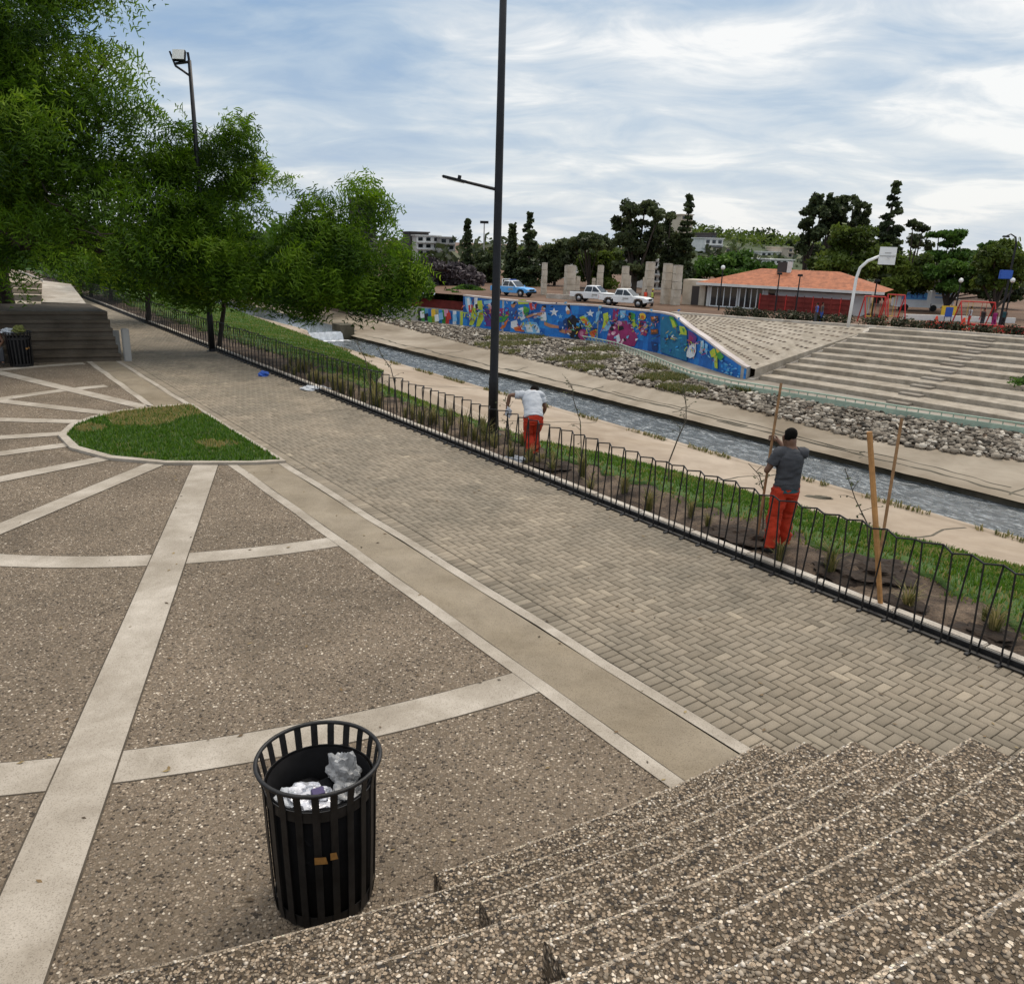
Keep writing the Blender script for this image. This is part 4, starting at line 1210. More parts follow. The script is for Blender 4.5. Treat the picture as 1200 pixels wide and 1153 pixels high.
def person(label, base, rz, P, shirt, trousers, sleeves=.55, hands=True, lv=2, hem=None, scale=1.0, hair=M_hair, hat=None):
    """P: joint positions in the person's own frame (facing +y, x to the right)"""
    root = thing('person', label, 'person', base, rz)
    root.scale = (scale,) * 3
    D = dict(pelvis=V3(0, 0, .94), waist=V3(0, 0, 1.06), chest=V3(0, .0, 1.24), upper=V3(0, .01, 1.37), neck=V3(0, .02, 1.46), jaw=V3(0, .045, 1.53), skull=V3(0, .03, 1.605),
             sl=V3(-.17, .0, 1.39), el=V3(-.22, .0, 1.10), wl=V3(-.22, .08, .86), sr=V3(.17, .0, 1.39), er=V3(.22, .0, 1.10), wr=V3(.22, .08, .86),
             hl=V3(-.085, 0, .90), kl=V3(-.10, .03, .49), al=V3(-.11, 0, .08), tl=V3(-.13, .17, .035), hr=V3(.085, 0, .90), kr=V3(.10, .03, .49), ar=V3(.11, 0, .08), tr=V3(.13, .17, .035))
    D.update({k: Vector(q) for k, q in P.items()})
    J = {}; E = []
    def j(k, p, r_): J[k] = (p, r_)
    j('pelvis', D['pelvis'], .100); j('waist', D['waist'], .090); j('chest', D['chest'], .110); j('upper', D['upper'], .085); j('neck', D['neck'], .052)
    j('jaw', D['jaw'], .066); j('skull', D['skull'], .086)
    up = (D['skull'] - D['jaw']).normalized()
    j('crown', D['skull'] + up * .052, .066)
    E += [('pelvis', 'waist'), ('waist', 'chest'), ('chest', 'upper'), ('upper', 'neck'), ('neck', 'jaw'), ('jaw', 'skull'), ('skull', 'crown')]
    for sd_ in 'lr':
        sg = -1 if sd_ == 'l' else 1
        s_, e_, w_ = D['s' + sd_], D['e' + sd_], D['w' + sd_]
        j('s' + sd_, s_, .052); j('m' + sd_, s_.lerp(e_, .5), .05); j('e' + sd_, e_, .040); j('f' + sd_, e_.lerp(w_, .35), .042); j('w' + sd_, w_, .027)
        E += [('upper', 's' + sd_), ('s' + sd_, 'm' + sd_), ('m' + sd_, 'e' + sd_), ('e' + sd_, 'f' + sd_), ('f' + sd_, 'w' + sd_)]
        d = D.get('hd' + sd_, (w_ - e_)).normalized()
        j('p' + sd_, w_ + d * .055, (.034, .022)); E.append(('w' + sd_, 'p' + sd_))
        if hands:
            sv_ = D.get('hs' + sd_, d.orthogonal()).normalized()        # across the palm
            cu = D.get('hc' + sd_, d.cross(sv_)).normalized()           # the way fingers curl
            for q, (o_, L) in enumerate(((-.030, .070), (-.010, .080), (.010, .075), (.030, .058))):
                b0 = w_ + d * .092 + sv_ * o_
                j(f'k{q}{sd_}', b0, .0105); j(f'i{q}{sd_}', b0 + d * L * .45 + cu * L * .25, .0095); j(f't{q}{sd_}', b0 + d * L * .55 + cu * L * .8, .008)
                E += [('p' + sd_, f'k{q}{sd_}'), (f'k{q}{sd_}', f'i{q}{sd_}'), (f'i{q}{sd_}', f't{q}{sd_}')]
            tb_ = w_ + d * .035 - sv_ * .038
            j('h0' + sd_, tb_, .012); j('h1' + sd_, tb_ + d * .03 - sv_ * .012 + cu * .02, .010); j('h2' + sd_, tb_ + d * .045 + cu * .045, .008)
            E += [('w' + sd_, 'h0' + sd_), ('h0' + sd_, 'h1' + sd_), ('h1' + sd_, 'h2' + sd_)]
        h_, k_, a_, t_ = D['h' + sd_], D['k' + sd_], D['a' + sd_], D['t' + sd_]
        j('h' + sd_, h_, .078); j('th' + sd_, h_.lerp(k_, .5), .072); j('k' + sd_, k_, .054); j('c' + sd_, k_.lerp(a_, .35), .054); j('a' + sd_, a_, .040); j('t' + sd_, t_, .03)
        E += [('pelvis', 'h' + sd_), ('h' + sd_, 'th' + sd_), ('th' + sd_, 'k' + sd_), ('k' + sd_, 'c' + sd_), ('c' + sd_, 'a' + sd_), ('a' + sd_, 't' + sd_)]
    fwd = D.get('face', V3(0, 1, 0)).normalized()
    side = fwd.cross(up).normalized()
    if hands:
        j('nose', D['jaw'] + fwd * .085 + up * .035, .012); E.append(('jaw', 'nose'))
        for sg in (-1, 1):
            j(f'ear{sg}', D['jaw'] + side * sg * .078 + up * .045, (.018, .010)); E.append(('jaw', f'ear{sg}'))
    skin_mesh('body', J, E, M_skin, root, lv)
    # face details
    if hands:
        mb = MB()
        for sg in (-1, 1):
            c_ = D['skull'] + fwd * .082 + side * sg * .031 - up * .02
            mb.lathe([(.002, -.010), (.009, -.006), (.011, 0), (.009, .006), (.002, .010)], c_, 8)
        mb.build('eyes', M_eye, root)
        mb = MB(); c_ = D['jaw'] + fwd * .068 - up * .02
        mb.tube([c_ - side * .024, c_ + fwd * .006, c_ + side * .024], [.004, .007, .004], 6); mb.build('mouth', M_skin, root)
    # hair: a cap over the skull, open at the face
    bm = bmesh.new(); bmesh.ops.create_icosphere(bm, subdivisions=3, radius=1)
    for q in list(bm.verts):
        p = q.co
        if (p.y > .35 and p.z < .45) or p.z < -.55: bm.verts.remove(q)
    for q in bm.verts:
        p = q.co; f = 1 + .03 * math.sin(17 * p.x) * math.sin(19 * p.z + 3 * p.y)
        q.co = Vector((p.x * .088 * f, p.y * .098 * f, p.z * .104 * f))
    R3 = Matrix((side, fwd, up)).transposed().to_4x4()
    mb = MB(); mb.bm(bm, Matrix.Translation(D['skull'] + up * .018 - fwd * .008) @ R3); mb.build('hair', hair, root, True)
    if hat is not None:
        mb = MB(); M_ = Matrix.Translation(D['skull'] + up * .05) @ R3
        k0 = len(mb.v); mb.lathe([(.10, -.02), (.108, .02), (.10, .06), (.06, .09), (.01, .10)], n=16)
        mb.v = [tuple(M_ @ Vector(q)) for q in mb.v]; mb.build('helmet', hat, root, True)
    # clothes: tailored tubes that follow the body, then creased
    k_ = 7 if lv > 1 else 3; nn = 26 if lv > 1 else 10
    axis = D['waist'] - D['pelvis']; ux = axis.normalized()
    mb = MB()
    cloth_tube(mb, [D['pelvis'] - axis * .22, D['pelvis'] + axis * .45, D['waist'] + axis * .3, D['chest'], D['upper'] * .8 + D['chest'] * .2, D['upper'] + ux * .035, D['neck'] - ux * .02], [.186, .180, .174, .188, .188, .140, .072], nn, .72, k_)
    for sd_ in 'lr':
        s_, e_, w_ = D['s' + sd_], D['e' + sd_], D['w' + sd_]
        inn = s_.lerp(D['upper'], .45)
        P_ = [inn, s_, s_.lerp(e_, .5 * min(1, sleeves)), s_.lerp(e_, min(1, sleeves + .12))]; Q_ = [.085, .080, .076, .074]
        if sleeves >= 1: P_.append(e_.lerp(w_, .92)); Q_.append(.045)
        cloth_tube(mb, P_, Q_, nn - 8, None, k_)
    wrinkle(mb.build('shirt', shirt, root, True, False), .022 if lv > 1 else 0)
    if hem is not None:
        mb = MB(); cloth_tube(mb, [D['pelvis'] + axis * .2, D['pelvis'] - axis * .2, D['pelvis'] - axis * .62], [.168, .176, .184], nn, .73, k_); wrinkle(mb.build('undershirt', hem, root, True, False), .006)
    mb = MB()
    mid = (D['hl'] + D['hr']) * .5
    cloth_tube(mb, [D['pelvis'] + axis * .30, D['pelvis'], mid - V3(0, 0, .03), mid - V3(0, 0, .10)], [.150, .163, .174, .150], nn, .78, k_)
    for sd_ in 'lr':
        h_, kn_, a_ = D['h' + sd_], D['k' + sd_], D['a' + sd_]
        cloth_tube(mb, [h_ + V3(0, 0, .04), h_.lerp(kn_, .3), h_.lerp(kn_, .75), kn_, kn_.lerp(a_, .5), kn_.lerp(a_, .98)], [.100, .108, .094, .090, .088, .084], nn - 6, None, k_)
    wrinkle(mb.build('trousers', trousers, root, True, False), .030 if lv > 1 else 0)
    for sd_ in 'lr':
        a_, t_ = D['a' + sd_], D['t' + sd_]
        d = (t_ - a_); d.z = 0; d = d.normalized() if d.length > .01 else V3(0, 1, 0)
        f0 = V3(a_.x, a_.y, a_.z - .035)
        skin_mesh('shoe', dict(a=(f0 - d * .05, .042), b=(f0 + d * .08 - V3(0, 0, .004), .046), c=(f0 + d * .19 - V3(0, 0, .010), .036)), [('a', 'b'), ('b', 'c')], M_shoe, root, 1)
    return root

# --- worker planting a tree stake, seen from behind
W1 = gnd(911, 646); RZ1 = 0.30
stk_t = at(915.5, 449, 10.72); stk_b = gnd(886, 637); stk_b.z = 0.03
def loc(Pw, base, rz): return Matrix.Rotation(-rz, 3, 'Z') @ (Vector(Pw) - base)
def onstake(py):
    best = min((abs((gnd_pr := proj(stk_b.lerp(stk_t, f)))[1] - py), f) for f in np.linspace(0, 1, 400)); return stk_b.lerp(stk_t, best[1])
def proj(Pw):
    q = np.array(Pw) - np.array([0, 0, CH]); z = q @ _fw
    return 600 + CF * (q @ CR) / z, 576.5 - CF * (q @ CU) / z
hL = loc(onstake(539), W1, RZ1); hR = loc(onstake(514), W1, RZ1)
sdir = (loc(stk_t, W1, RZ1) - loc(stk_b, W1, RZ1)).normalized()
wl_ = hL + V3(-.035, -.075, -.035); wr_ = hR + V3(.06, -.065, -.02)
person('worker in grey T-shirt and red orange trousers, back turned, holding a tall stake', W1, RZ1,
       dict(el=V3(-.30, .06, 1.13), wl=wl_, er=V3(.13, .22, 1.33), wr=wr_, sl=V3(-.165, .03, 1.385), sr=V3(.175, -.01, 1.38),
            hdl=(hL - wl_), hsl=sdir, hcl=V3(.6, -.3, 0), hdr=(hR - wr_), hsr=-sdir, hcr=V3(-.5, -.5, 0),
            jaw=V3(-.008, .065, 1.515), skull=V3(-.014, .062, 1.592), face=V3(-.25, 1, -.25),
            al=V3(-.145, -.05, .08), tl=V3(-.19, .11, .035), kl=V3(-.12, .02, .49), ar=V3(.125, .06, .08), tr=V3(.16, .23, .035), kr=V3(.11, .06, .49)),
       M_grey, M_orange, .5, hem=M_teal)
mb = MB(); mb.tube([stk_b - V3(0, 0, .1), stk_b.lerp(stk_t, .5), stk_t], .0185, 7)
tag(mb.build('wooden_stake', M_woodd), 'tall wooden stake held upright by the worker in the grey shirt', 'stake', 'tree stakes in the planting bed')

# --- worker bending over the bed beside the lamp post
W2 = gnd(623, 536); RZ2 = 0.12
person('worker in white shirt and red trousers bending over the bed beside the lamp post', W2, RZ2,
       dict(pelvis=V3(0, -.06, .80), waist=V3(.0, .04, .90), chest=V3(0, .20, 1.04), upper=V3(0, .32, 1.12), neck=V3(.02, .41, 1.13), jaw=V3(.06, .49, 1.13), skull=V3(.08, .545, 1.18), face=V3(.1, .7, -.8),
            sl=V3(-.17, .32, 1.14), el=V3(-.42, .36, 1.13), wl=V3(-.46, .38, .86), sr=V3(.17, .32, 1.14), er=V3(.27, .30, .90), wr=V3(.20, .42, .68),
            hl=V3(-.085, -.07, .77), kl=V3(-.07, .06, .44), al=V3(-.03, -.08, .08), tl=V3(-.05, .10, .035),
            hr=V3(.085, -.05, .77), kr=V3(.06, .10, .44), ar=V3(.09, .10, .08), tr=V3(.12, .27, .035)),
       M_white, M_orange, .45)
mb = MB(); c_ = W2 + Matrix.Rotation(RZ2, 3, 'Z') @ V3(-.44, .30, .80); crumple(mb, c_, .08, 41, (.7, .5, 1.3))
tag(mb.build('work_cloth', M_white), 'white cloth hanging from the hand of the bending worker', 'cloth')

# --- seated people by the far bin
person('person in a red top sitting in the shade on the tiers behind the far bin', S(27.62, 1.75), 3.785,
       dict(pelvis=V3(0, -.1, .5), waist=V3(0, -.06, .62), chest=V3(0, -.02, .80), upper=V3(0, 0, .93), neck=V3(0, .02, 1.02), jaw=V3(0, .05, 1.09), skull=V3(0, .04, 1.165),
            sl=V3(-.17, 0, .95), el=V3(-.24, .12, .70), wl=V3(-.12, .34, .62), sr=V3(.17, 0, .95), er=V3(.24, .12, .70), wr=V3(.12, .34, .62),
            hl=V3(-.09, -.06, .48), kl=V3(-.13, .36, .52), al=V3(-.13, .34, .16), tl=V3(-.14, .50, .12), hr=V3(.09, -.06, .48), kr=V3(.13, .36, .52), ar=V3(.13, .34, .16), tr=V3(.14, .50, .12)),
       M_red, M_grey, .5, hands=True, lv=1)

# ================================================================== STAKES, SAPLINGS, SACKS, CLUMPS
def stake(b_, t_, r_, mat, label):
    mb = MB(); mb.tube([b_ - V3(0, 0, .12), b_.lerp(t_, .45) + V3(random.uniform(-.01, .01), 0, 0), t_], [r_ * .9, r_ * 1.04, r_], 7)
    tag(mb.build('wooden_stake', mat), label, 'stake', 'tree stakes in the planting bed')
b_ = gnd(1035, 716); stake(b_, at(1019, 506, b_.y + .25), .031, M_wood, 'thick wooden stake leaning left, planted in the soil nearest the fence')
b_ = gnd(1026, 684); stake(b_, at(1057, 490, b_.y + .35), .019, M_woodd, 'thinner wooden stake leaning right, crossing behind the thick one')

def sapling(pxs, base_px, label, r_=.011, leafy=False, seed=1):
    rg = random.Random(seed)
    b_ = gnd(*base_px)
    pts = [b_ - V3(0, 0, .05)] + [at(x, y, b_.y + .04 * i) for i, (x, y) in enumerate(pxs)]
    root = thing('sapling', label, 'young tree', b_, 0, 'bare saplings in the planting bed')
    mb = MB(); n = len(pts)
    mb.tube([p - b_ for p in pts], [r_ * (1 - .6 * i / (n - 1)) for i in range(n)], 6); mb.build('trunk', M_twig, root)
    V_, Q_, T_ = [], [], []
    mb = MB(); 
    for _ in range(12):
        i = rg.randint(max(1, n - 3), n - 1); f = rg.random()
        p = pts[i - 1].lerp(pts[i], f) - b_
        d = V3(rg.uniform(-1, 1), rg.uniform(-1, 1), rg.uniform(-.2, .9)) * rg.uniform(.12, .3)
        mb.tube([p, p + d * .5 + V3(0, 0, .02), p + d], [.005, .004, .002], 4)
        for _ in range(3 if leafy else 2):
            q = p + d * rg.uniform(.4, 1); a = V3(rg.uniform(-1, 1), rg.uniform(-1, 1), rg.uniform(-.6, .3)).normalized() * rg.uniform(.03, .06); c2 = a.orthogonal().normalized() * .014
            k = len(V_); V_ += [q, q + a * .5 + c2, q + a, q + a * .5 - c2]; Q_.append((k, k + 1, k + 2, k + 3)); T_.append(rg.random())
    mb.build('twigs', M_twig, root)
    npmesh('leaves', V_, Q_, M_euca, root, T_)
sapling([(784, 541), (796, 510), (804, 493), (804, 475), (801, 459)], (784, 563), 'tall bent bare sapling in front of the river, right of the bending worker', .015, seed=2)
sapling([(681, 519), (680, 494), (672, 468), (670, 450)], (681, 545), 'thin bare sapling just right of the bending worker', .012, seed=3)
sapling([(463, 452), (458, 431), (447, 417), (443, 405)], (466, 482), 'right hand one of two thin saplings left of the lamp post', .014, True, 4)
sapling([(432, 440), (428, 420), (421, 408), (417, 399)], (434, 470), 'left hand one of two thin saplings left of the lamp post', .014, True, 5)
sapling([(1016, 613), (1002, 584), (990, 549)], (1020, 668), 'leaning bare sapling between the worker and the two stakes', .011, seed=6)
sapling([(896, 580), (890, 557), (877, 543)], (894, 628), 'pale forked sapling beside the worker in the grey shirt', .012, seed=7)
sapling([(596, 500), (595, 486), (592, 466)], (597, 522), 'small leafy sapling between the lamp post and the bending worker', .010, True, 8)

def lump(name, pxy, size, mat, label, cat, seed, sq=(1, 1, .35)):
    mb = MB(); p = gnd(*pxy); crumple(mb, (p.x, p.y, .03), size, seed, sq); tag(mb.build(name, mat), label, cat)
lump('white_sack', (603, 540), .19, M_white, 'flat white sack on the soil at the feet of the bending worker', 'sack', 51, (1.3, .8, .3))
for i_, (pp_, sz_, sd_, lb_) in enumerate((((1012, 672), .46, 71, 'dark heap of wet soil around the foot of the thin leaning stake'), ((1052, 712), .24, 72, 'small dark heap of soil right of the thick stake, nearest the fence'), ((1152, 746), .24, 73, 'dark heap of soil near the right edge of the frame behind the fence'), ((868, 632), .42, 74, 'dark heap of soil left of the worker in the grey shirt'), ((640, 548), .34, 75, 'dark heap of soil just right of the bending worker'))):
    lump('soil_heap', pp_, sz_, M_wetsoil, lb_, 'soil heap', sd_, (1.25, 1.0, .24))
lump('white_sheet', (369, 457), .30, M_white, 'white plastic sheet lying behind the fence further along the bed', 'sheet', 53, (1.2, .8, .25))
lump('blue_bag', (309, 441), .14, M_blue, 'small blue bag at the foot of the far fence', 'bag', 55, (1, 1, .9))
def lumpz(name, pxy, z, size, mat, label, cat, seed, sq):
    mb = MB(); p = gnd(*pxy, z); crumple(mb, p, size, seed, sq); tag(mb.build(name, mat), label, cat)
lumpz('drain_cover', (957, 583), -5.75, .5, M_stain, 'flat dark plate lying on the concrete river bank behind the worker', 'plate', 57, (1.2, .45, .12))

protos = []
for k in range(5):
    n = 70; V_, Q_, T_ = [], [], []
    rg = random.Random(60 + k)
    for _ in range(n):
        a = rg.uniform(0, 2 * PI); q = V3(math.cos(a), math.sin(a), 0); r0 = rg.uniform(0, .06); h = rg.uniform(.16, .44); le = rg.uniform(.05, .26)
        sx = V3(-q.y, q.x, 0) * .007
        p0 = q * r0; p1 = q * (r0 + le * .3) + V3(0, 0, h * .65); p2 = q * (r0 + le) + V3(0, 0, h * rg.uniform(.75, 1))
        i0 = len(V_); V_ += [p0 - sx, p0 + sx, p1 + sx, p1 - sx, p2 + sx * .2, p2 - sx * .2]; Q_ += [(i0, i0 + 1, i0 + 2, i0 + 3), (i0 + 3, i0 + 2, i0 + 4, i0 + 5)]; tq = rg.random(); T_ += [tq, tq]
    protos.append((V_, Q_, T_))
CL = 'small clump of dry straw coloured grass in the planting bed behind the hoop fence'
pm = []
for V_, Q_, T_ in protos:
    o = npmesh('grass_clump', V_, Q_, M_dryblade, None, T_); pm.append(o); tag(o, CL, 'grass clump', 'young grass clumps in the planting bed')
spots = [(3.15, 8.95), (3.3, 9.05), (5.75, 8.75), (5.1, 8.9), (4.0, 8.75), (7.1, 8.9), (7.6, 9.1), (8.2, 8.8), (8.9, 8.95), (9.5, 8.75), (10.1, 9.1), (10.6, 8.8), (11.0, 9.15), (12.3, 8.75), (12.7, 9.0)]
rg = random.Random(5)
for _ in range(52):
    spots.append((rg.uniform(11, 24), 8.62 + abs(rg.gauss(0, .55))))
for i, (s, t) in enumerate(spots):
    o = pm[i] if i < 5 else pm[i % 5].copy()
    if i >= 5: COL.objects.link(o)
    o.location = S(s, t, soilz(s, t) - .01); o.rotation_euler = (0, 0, rg.uniform(0, 6)); sc_ = rg.uniform(.55, 1.2) * (1.25 if 13 < s < 20 else .85); o.scale = (sc_, sc_, sc_ * rg.uniform(.9, 1.3))

# ================================================================== TREES
def fronds(lobes, n, L, ll, lw, npair, droop, clump=26, seed=1, spread=.30):
    rg = np.random.default_rng(seed)
    cl = []
    vol = np.array([l[1][0] * l[1][1] * l[1][2] for l in lobes]) ** .67
    cnt = np.maximum(3, (vol / vol.sum() * clump * len(lobes))).astype(int)
    for (c, r_), m_ in zip(lobes, cnt):
        u = rg.normal(size=(m_, 3)); u /= np.linalg.norm(u, axis=1)[:, None]
        q = np.array(c) + u * np.array(r_) * (rg.random((m_, 1)) ** .45)
        rr = np.full(m_, spread) * (np.prod(r_) ** (1 / 3)) * rg.uniform(.6, 1.35, m_)
        cl.append(np.c_[q, rr, np.full(m_, 1.0), u])
    cl = np.concatenate(cl)
    pr = cl[:, 3] ** 2; pr /= pr.sum()
    ci = rg.choice(len(cl), n, p=pr)
    u = rg.normal(size=(n, 3)); u /= np.linalg.norm(u, axis=1)[:, None]
    P = cl[ci, :3] + u * (cl[ci, 3] * rg.random(n) ** .5 * np.where(rg.random(n) < .12, 1.7, 1.0))[:, None] * np.array([1.55, 1.55, .55])
    d = u * .55 + cl[ci, 5:8] * .5 + rg.normal(size=(n, 3)) * .35 + np.array([0, 0, -droop])
    d /= np.linalg.norm(d, axis=1)[:, None]
    sd_ = np.cross(d, rg.normal(size=(n, 3))); sd_ /= np.linalg.norm(sd_, axis=1)[:, None]
    tone0 = np.clip(rg.normal(.42, .2, len(cl)), 0, 1)[ci]
    Vs, Ts = [], []
    for q in range(npair):
        for sg in (-1, 1):
            f = (q + .5) / npair
            st_ = P + d * (L * f)[:, None] if hasattr(L, '__len__') else P + d * (L * f) + np.array([0, 0, -droop * L * f * f * .6])
            ld = sd_ * sg * .7 + d * .4 + rg.normal(size=(n, 3)) * .42 + np.array([0, 0, -.15])
            ld /= np.linalg.norm(ld, axis=1)[:, None]
            lenq = ll * (1.1 - .5 * f) * rg.uniform(.75, 1.25, n)
            e = st_ + ld * lenq[:, None]
            wv = d * lw / 2
            Vs.append(np.stack([st_ - wv, st_ + wv, e + wv * .5, e - wv * .5], 1)); Ts.append(np.clip(tone0 + rg.normal(0, .13, n), 0, 1))
    V_ = np.concatenate(Vs).reshape(-1, 3); T_ = np.concatenate(Ts)
    Q_ = np.arange(len(V_)).reshape(-1, 4)
    return V_, Q_, T_, cl

def lob(px, py, rx, ry, Y, dz=None):
    c_ = at(px, py, Y); k = Y / CF * 1.03
    return (tuple(c_), (rx * k, (dz if dz else (rx + ry) / 2 * k), ry * k))

def limb(mb, a, b_, r0, r1, rg, n=4, sag=.12):
    L = (b_ - a).length; pts = [a]
    for i in range(1, n):
        pts.append(a.lerp(b_, i / n) + V3(rg.uniform(-1, 1), rg.uniform(-1, 1), rg.uniform(-.4, 1)) * L * sag * .5)
    pts.append(b_); mb.tube(pts, [r0 + (r1 - r0) * i / n for i in range(n + 1)], 7, cap=False)
    return pts

def leafy_tree(label, base, fork, lobes, n, L, ll, lw, npair=4, droop=.45, mat=M_leaf, r0=.16, seed=1, group=None, clump=26, name='leafy_tree', cat='tree', branch=3, spread=.3, bark=None):
    rg = random.Random(seed)
    root = thing(name, label, cat, base, 0, group)
    V_, Q_, T_, cl = fronds(lobes, n, L, ll, lw, npair, droop, clump, seed, spread)
    V_ = V_ - np.array(base)
    npmesh('crown', V_, Q_, mat, root, T_)
    mb = MB(); fork = Vector(fork)
    pts = limb(mb, V3(0, 0, -.3), fork - base, r0 * 1.15, r0 * .8, rg, 4, .06)
    for (c_, r_) in lobes:
        c_ = Vector(c_) - base
        lp = limb(mb, fork - base, c_, r0 * .62, r0 * .18, rg, 5, .16)
        for _ in range(branch):
            e = c_ + V3(rg.uniform(-.9, .9) * r_[0], rg.uniform(-.9, .9) * r_[1], rg.uniform(-.7, .9) * r_[2])
            limb(mb, lp[rg.randint(2, 5)], e, r0 * .2, r0 * .04, rg, 4, .15)
    mb.build('trunk', bark or M_bark, root, True)
    return root

YA = 26.0
lobA = [lob(5, 45, 95, 85, YA), lob(82, 125, 92, 74, YA), lob(132, 190, 70, 60, YA + 1), lob(30, 190, 95, 70, YA - 1.5), lob(95, 258, 95, 48, YA - 1), lob(25, 288, 80, 36, YA - 2), lob(150, 290, 55, 34, YA), lob(-90, 120, 110, 140, YA), lob(-70, 250, 90, 80, YA), lob(40, -60, 90, 80, YA + 1)]
leafy_tree('huge dense feathery green tree filling the upper left, over the shaded tiers', Vector((at(4, 352, 29).x, 29, 0)), at(0, 300, 28.5), lobA, 20500, .58, .165, .05, 5, .7, r0=.30, seed=3, clump=30, spread=.27)
YB = 27.4
lobB = [lob(222, 268, 48, 52, YB), lob(285, 296, 60, 46, YB - .5), lob(215, 322, 50, 28, YB), lob(330, 322, 40, 38, YB - 1)]
lobC = [lob(395, 275, 52, 42, YB - 1.2), lob(378, 318, 58, 36, YB - 1.6), lob(437, 322, 46, 36, YB - 1.4), lob(345, 285, 30, 20, YB - 1), lob(462, 345, 26, 20, YB - 1.4)]
lobS = [lob(240, 190, 46, 34, YB + .8), lob(285, 175, 40, 28, YB + 1), lob(310, 205, 26, 22, YB), lob(420, 238, 46, 18, YB - 1), lob(365, 235, 22, 18, YB - 1), lob(470, 300, 22, 26, YB - 1)]
baseB = gnd(256, 408)
tb_ = leafy_tree('wide feathery green tree with drooping crown beside the floodlight pole, reaching over the bank', baseB, at(262, 345, baseB.y), lobB + lobC, 11200, .56, .16, .046, 5, .75, r0=.085, seed=8, clump=30, spread=.22)
V_, Q_, T_, _c = fronds(lobS, 2100, .6, .17, .045, 5, .3, 9, 5, .22)
npmesh('sprays', V_ - np.array(baseB), Q_, M_leaf, tb_, T_)
for i, (px, base_y, top_y, lobes) in enumerate(((172, 371, 318, [(172, 300, 42, 30), (150, 285, 30, 25)]), (130, 350, 325, [(128, 306, 34, 22)]), (106, 345, 322, [(104, 310, 28, 18)]))):
    b_ = gnd(px, base_y + (7 if i == 0 else 3))
    leafy_tree(['young feathery tree with straight thin trunk behind the far fence, nearest of three', 'middle young feathery tree in the row behind the far fence', 'farthest young feathery tree in the row behind the far fence'][i], b_, at(px, top_y, b_.y), [lob(a, c_, d, e, b_.y + .5) for a, c_, d, e in lobes], [1800, 1100, 900][i], .9, .26, .07, 4, .45, r0=.11, seed=20 + i, group='young trees along the far fence', clump=20)

# ---- trees far away
def clumps_mesh(name, cl, n, size, mat, parent, base, seed, flat=.8):
    rg = np.random.default_rng(seed); cl = np.array(cl, float)
    pr = (cl[:, 3] * cl[:, 4] * cl[:, 5]) ** .67; pr /= pr.sum()
    ci = rg.choice(len(cl), n, p=pr)
    u = rg.normal(size=(n, 3)); u /= np.linalg.norm(u, axis=1)[:, None]
    P = cl[ci, :3] + u * cl[ci, 3:6] * (rg.random((n, 1)) ** .4 + np.abs(rg.normal(0, .16, (n, 1))))
    a = rg.normal(size=(n, 3)); a /= np.linalg.norm(a, axis=1)[:, None]
    b_ = np.cross(a, rg.normal(size=(n, 3))); b_ /= np.linalg.norm(b_, axis=1)[:, None]
    sz = size * rg.uniform(.5, 1.3, (n, 1))
    V_ = np.stack([P - a * sz - b_ * sz * .5, P + a * sz - b_ * sz * .5, P + a * sz * .8 + b_ * sz * .5, P - a * sz * .8 + b_ * sz * .5], 1).reshape(-1, 3) - np.array(base)
    tn = np.clip(rg.normal(.45, .2, len(cl))[ci] + rg.normal(0, .13, n), 0, 1)
    return npmesh(name, V_, np.arange(len(V_)).reshape(-1, 4), mat, parent, tn)

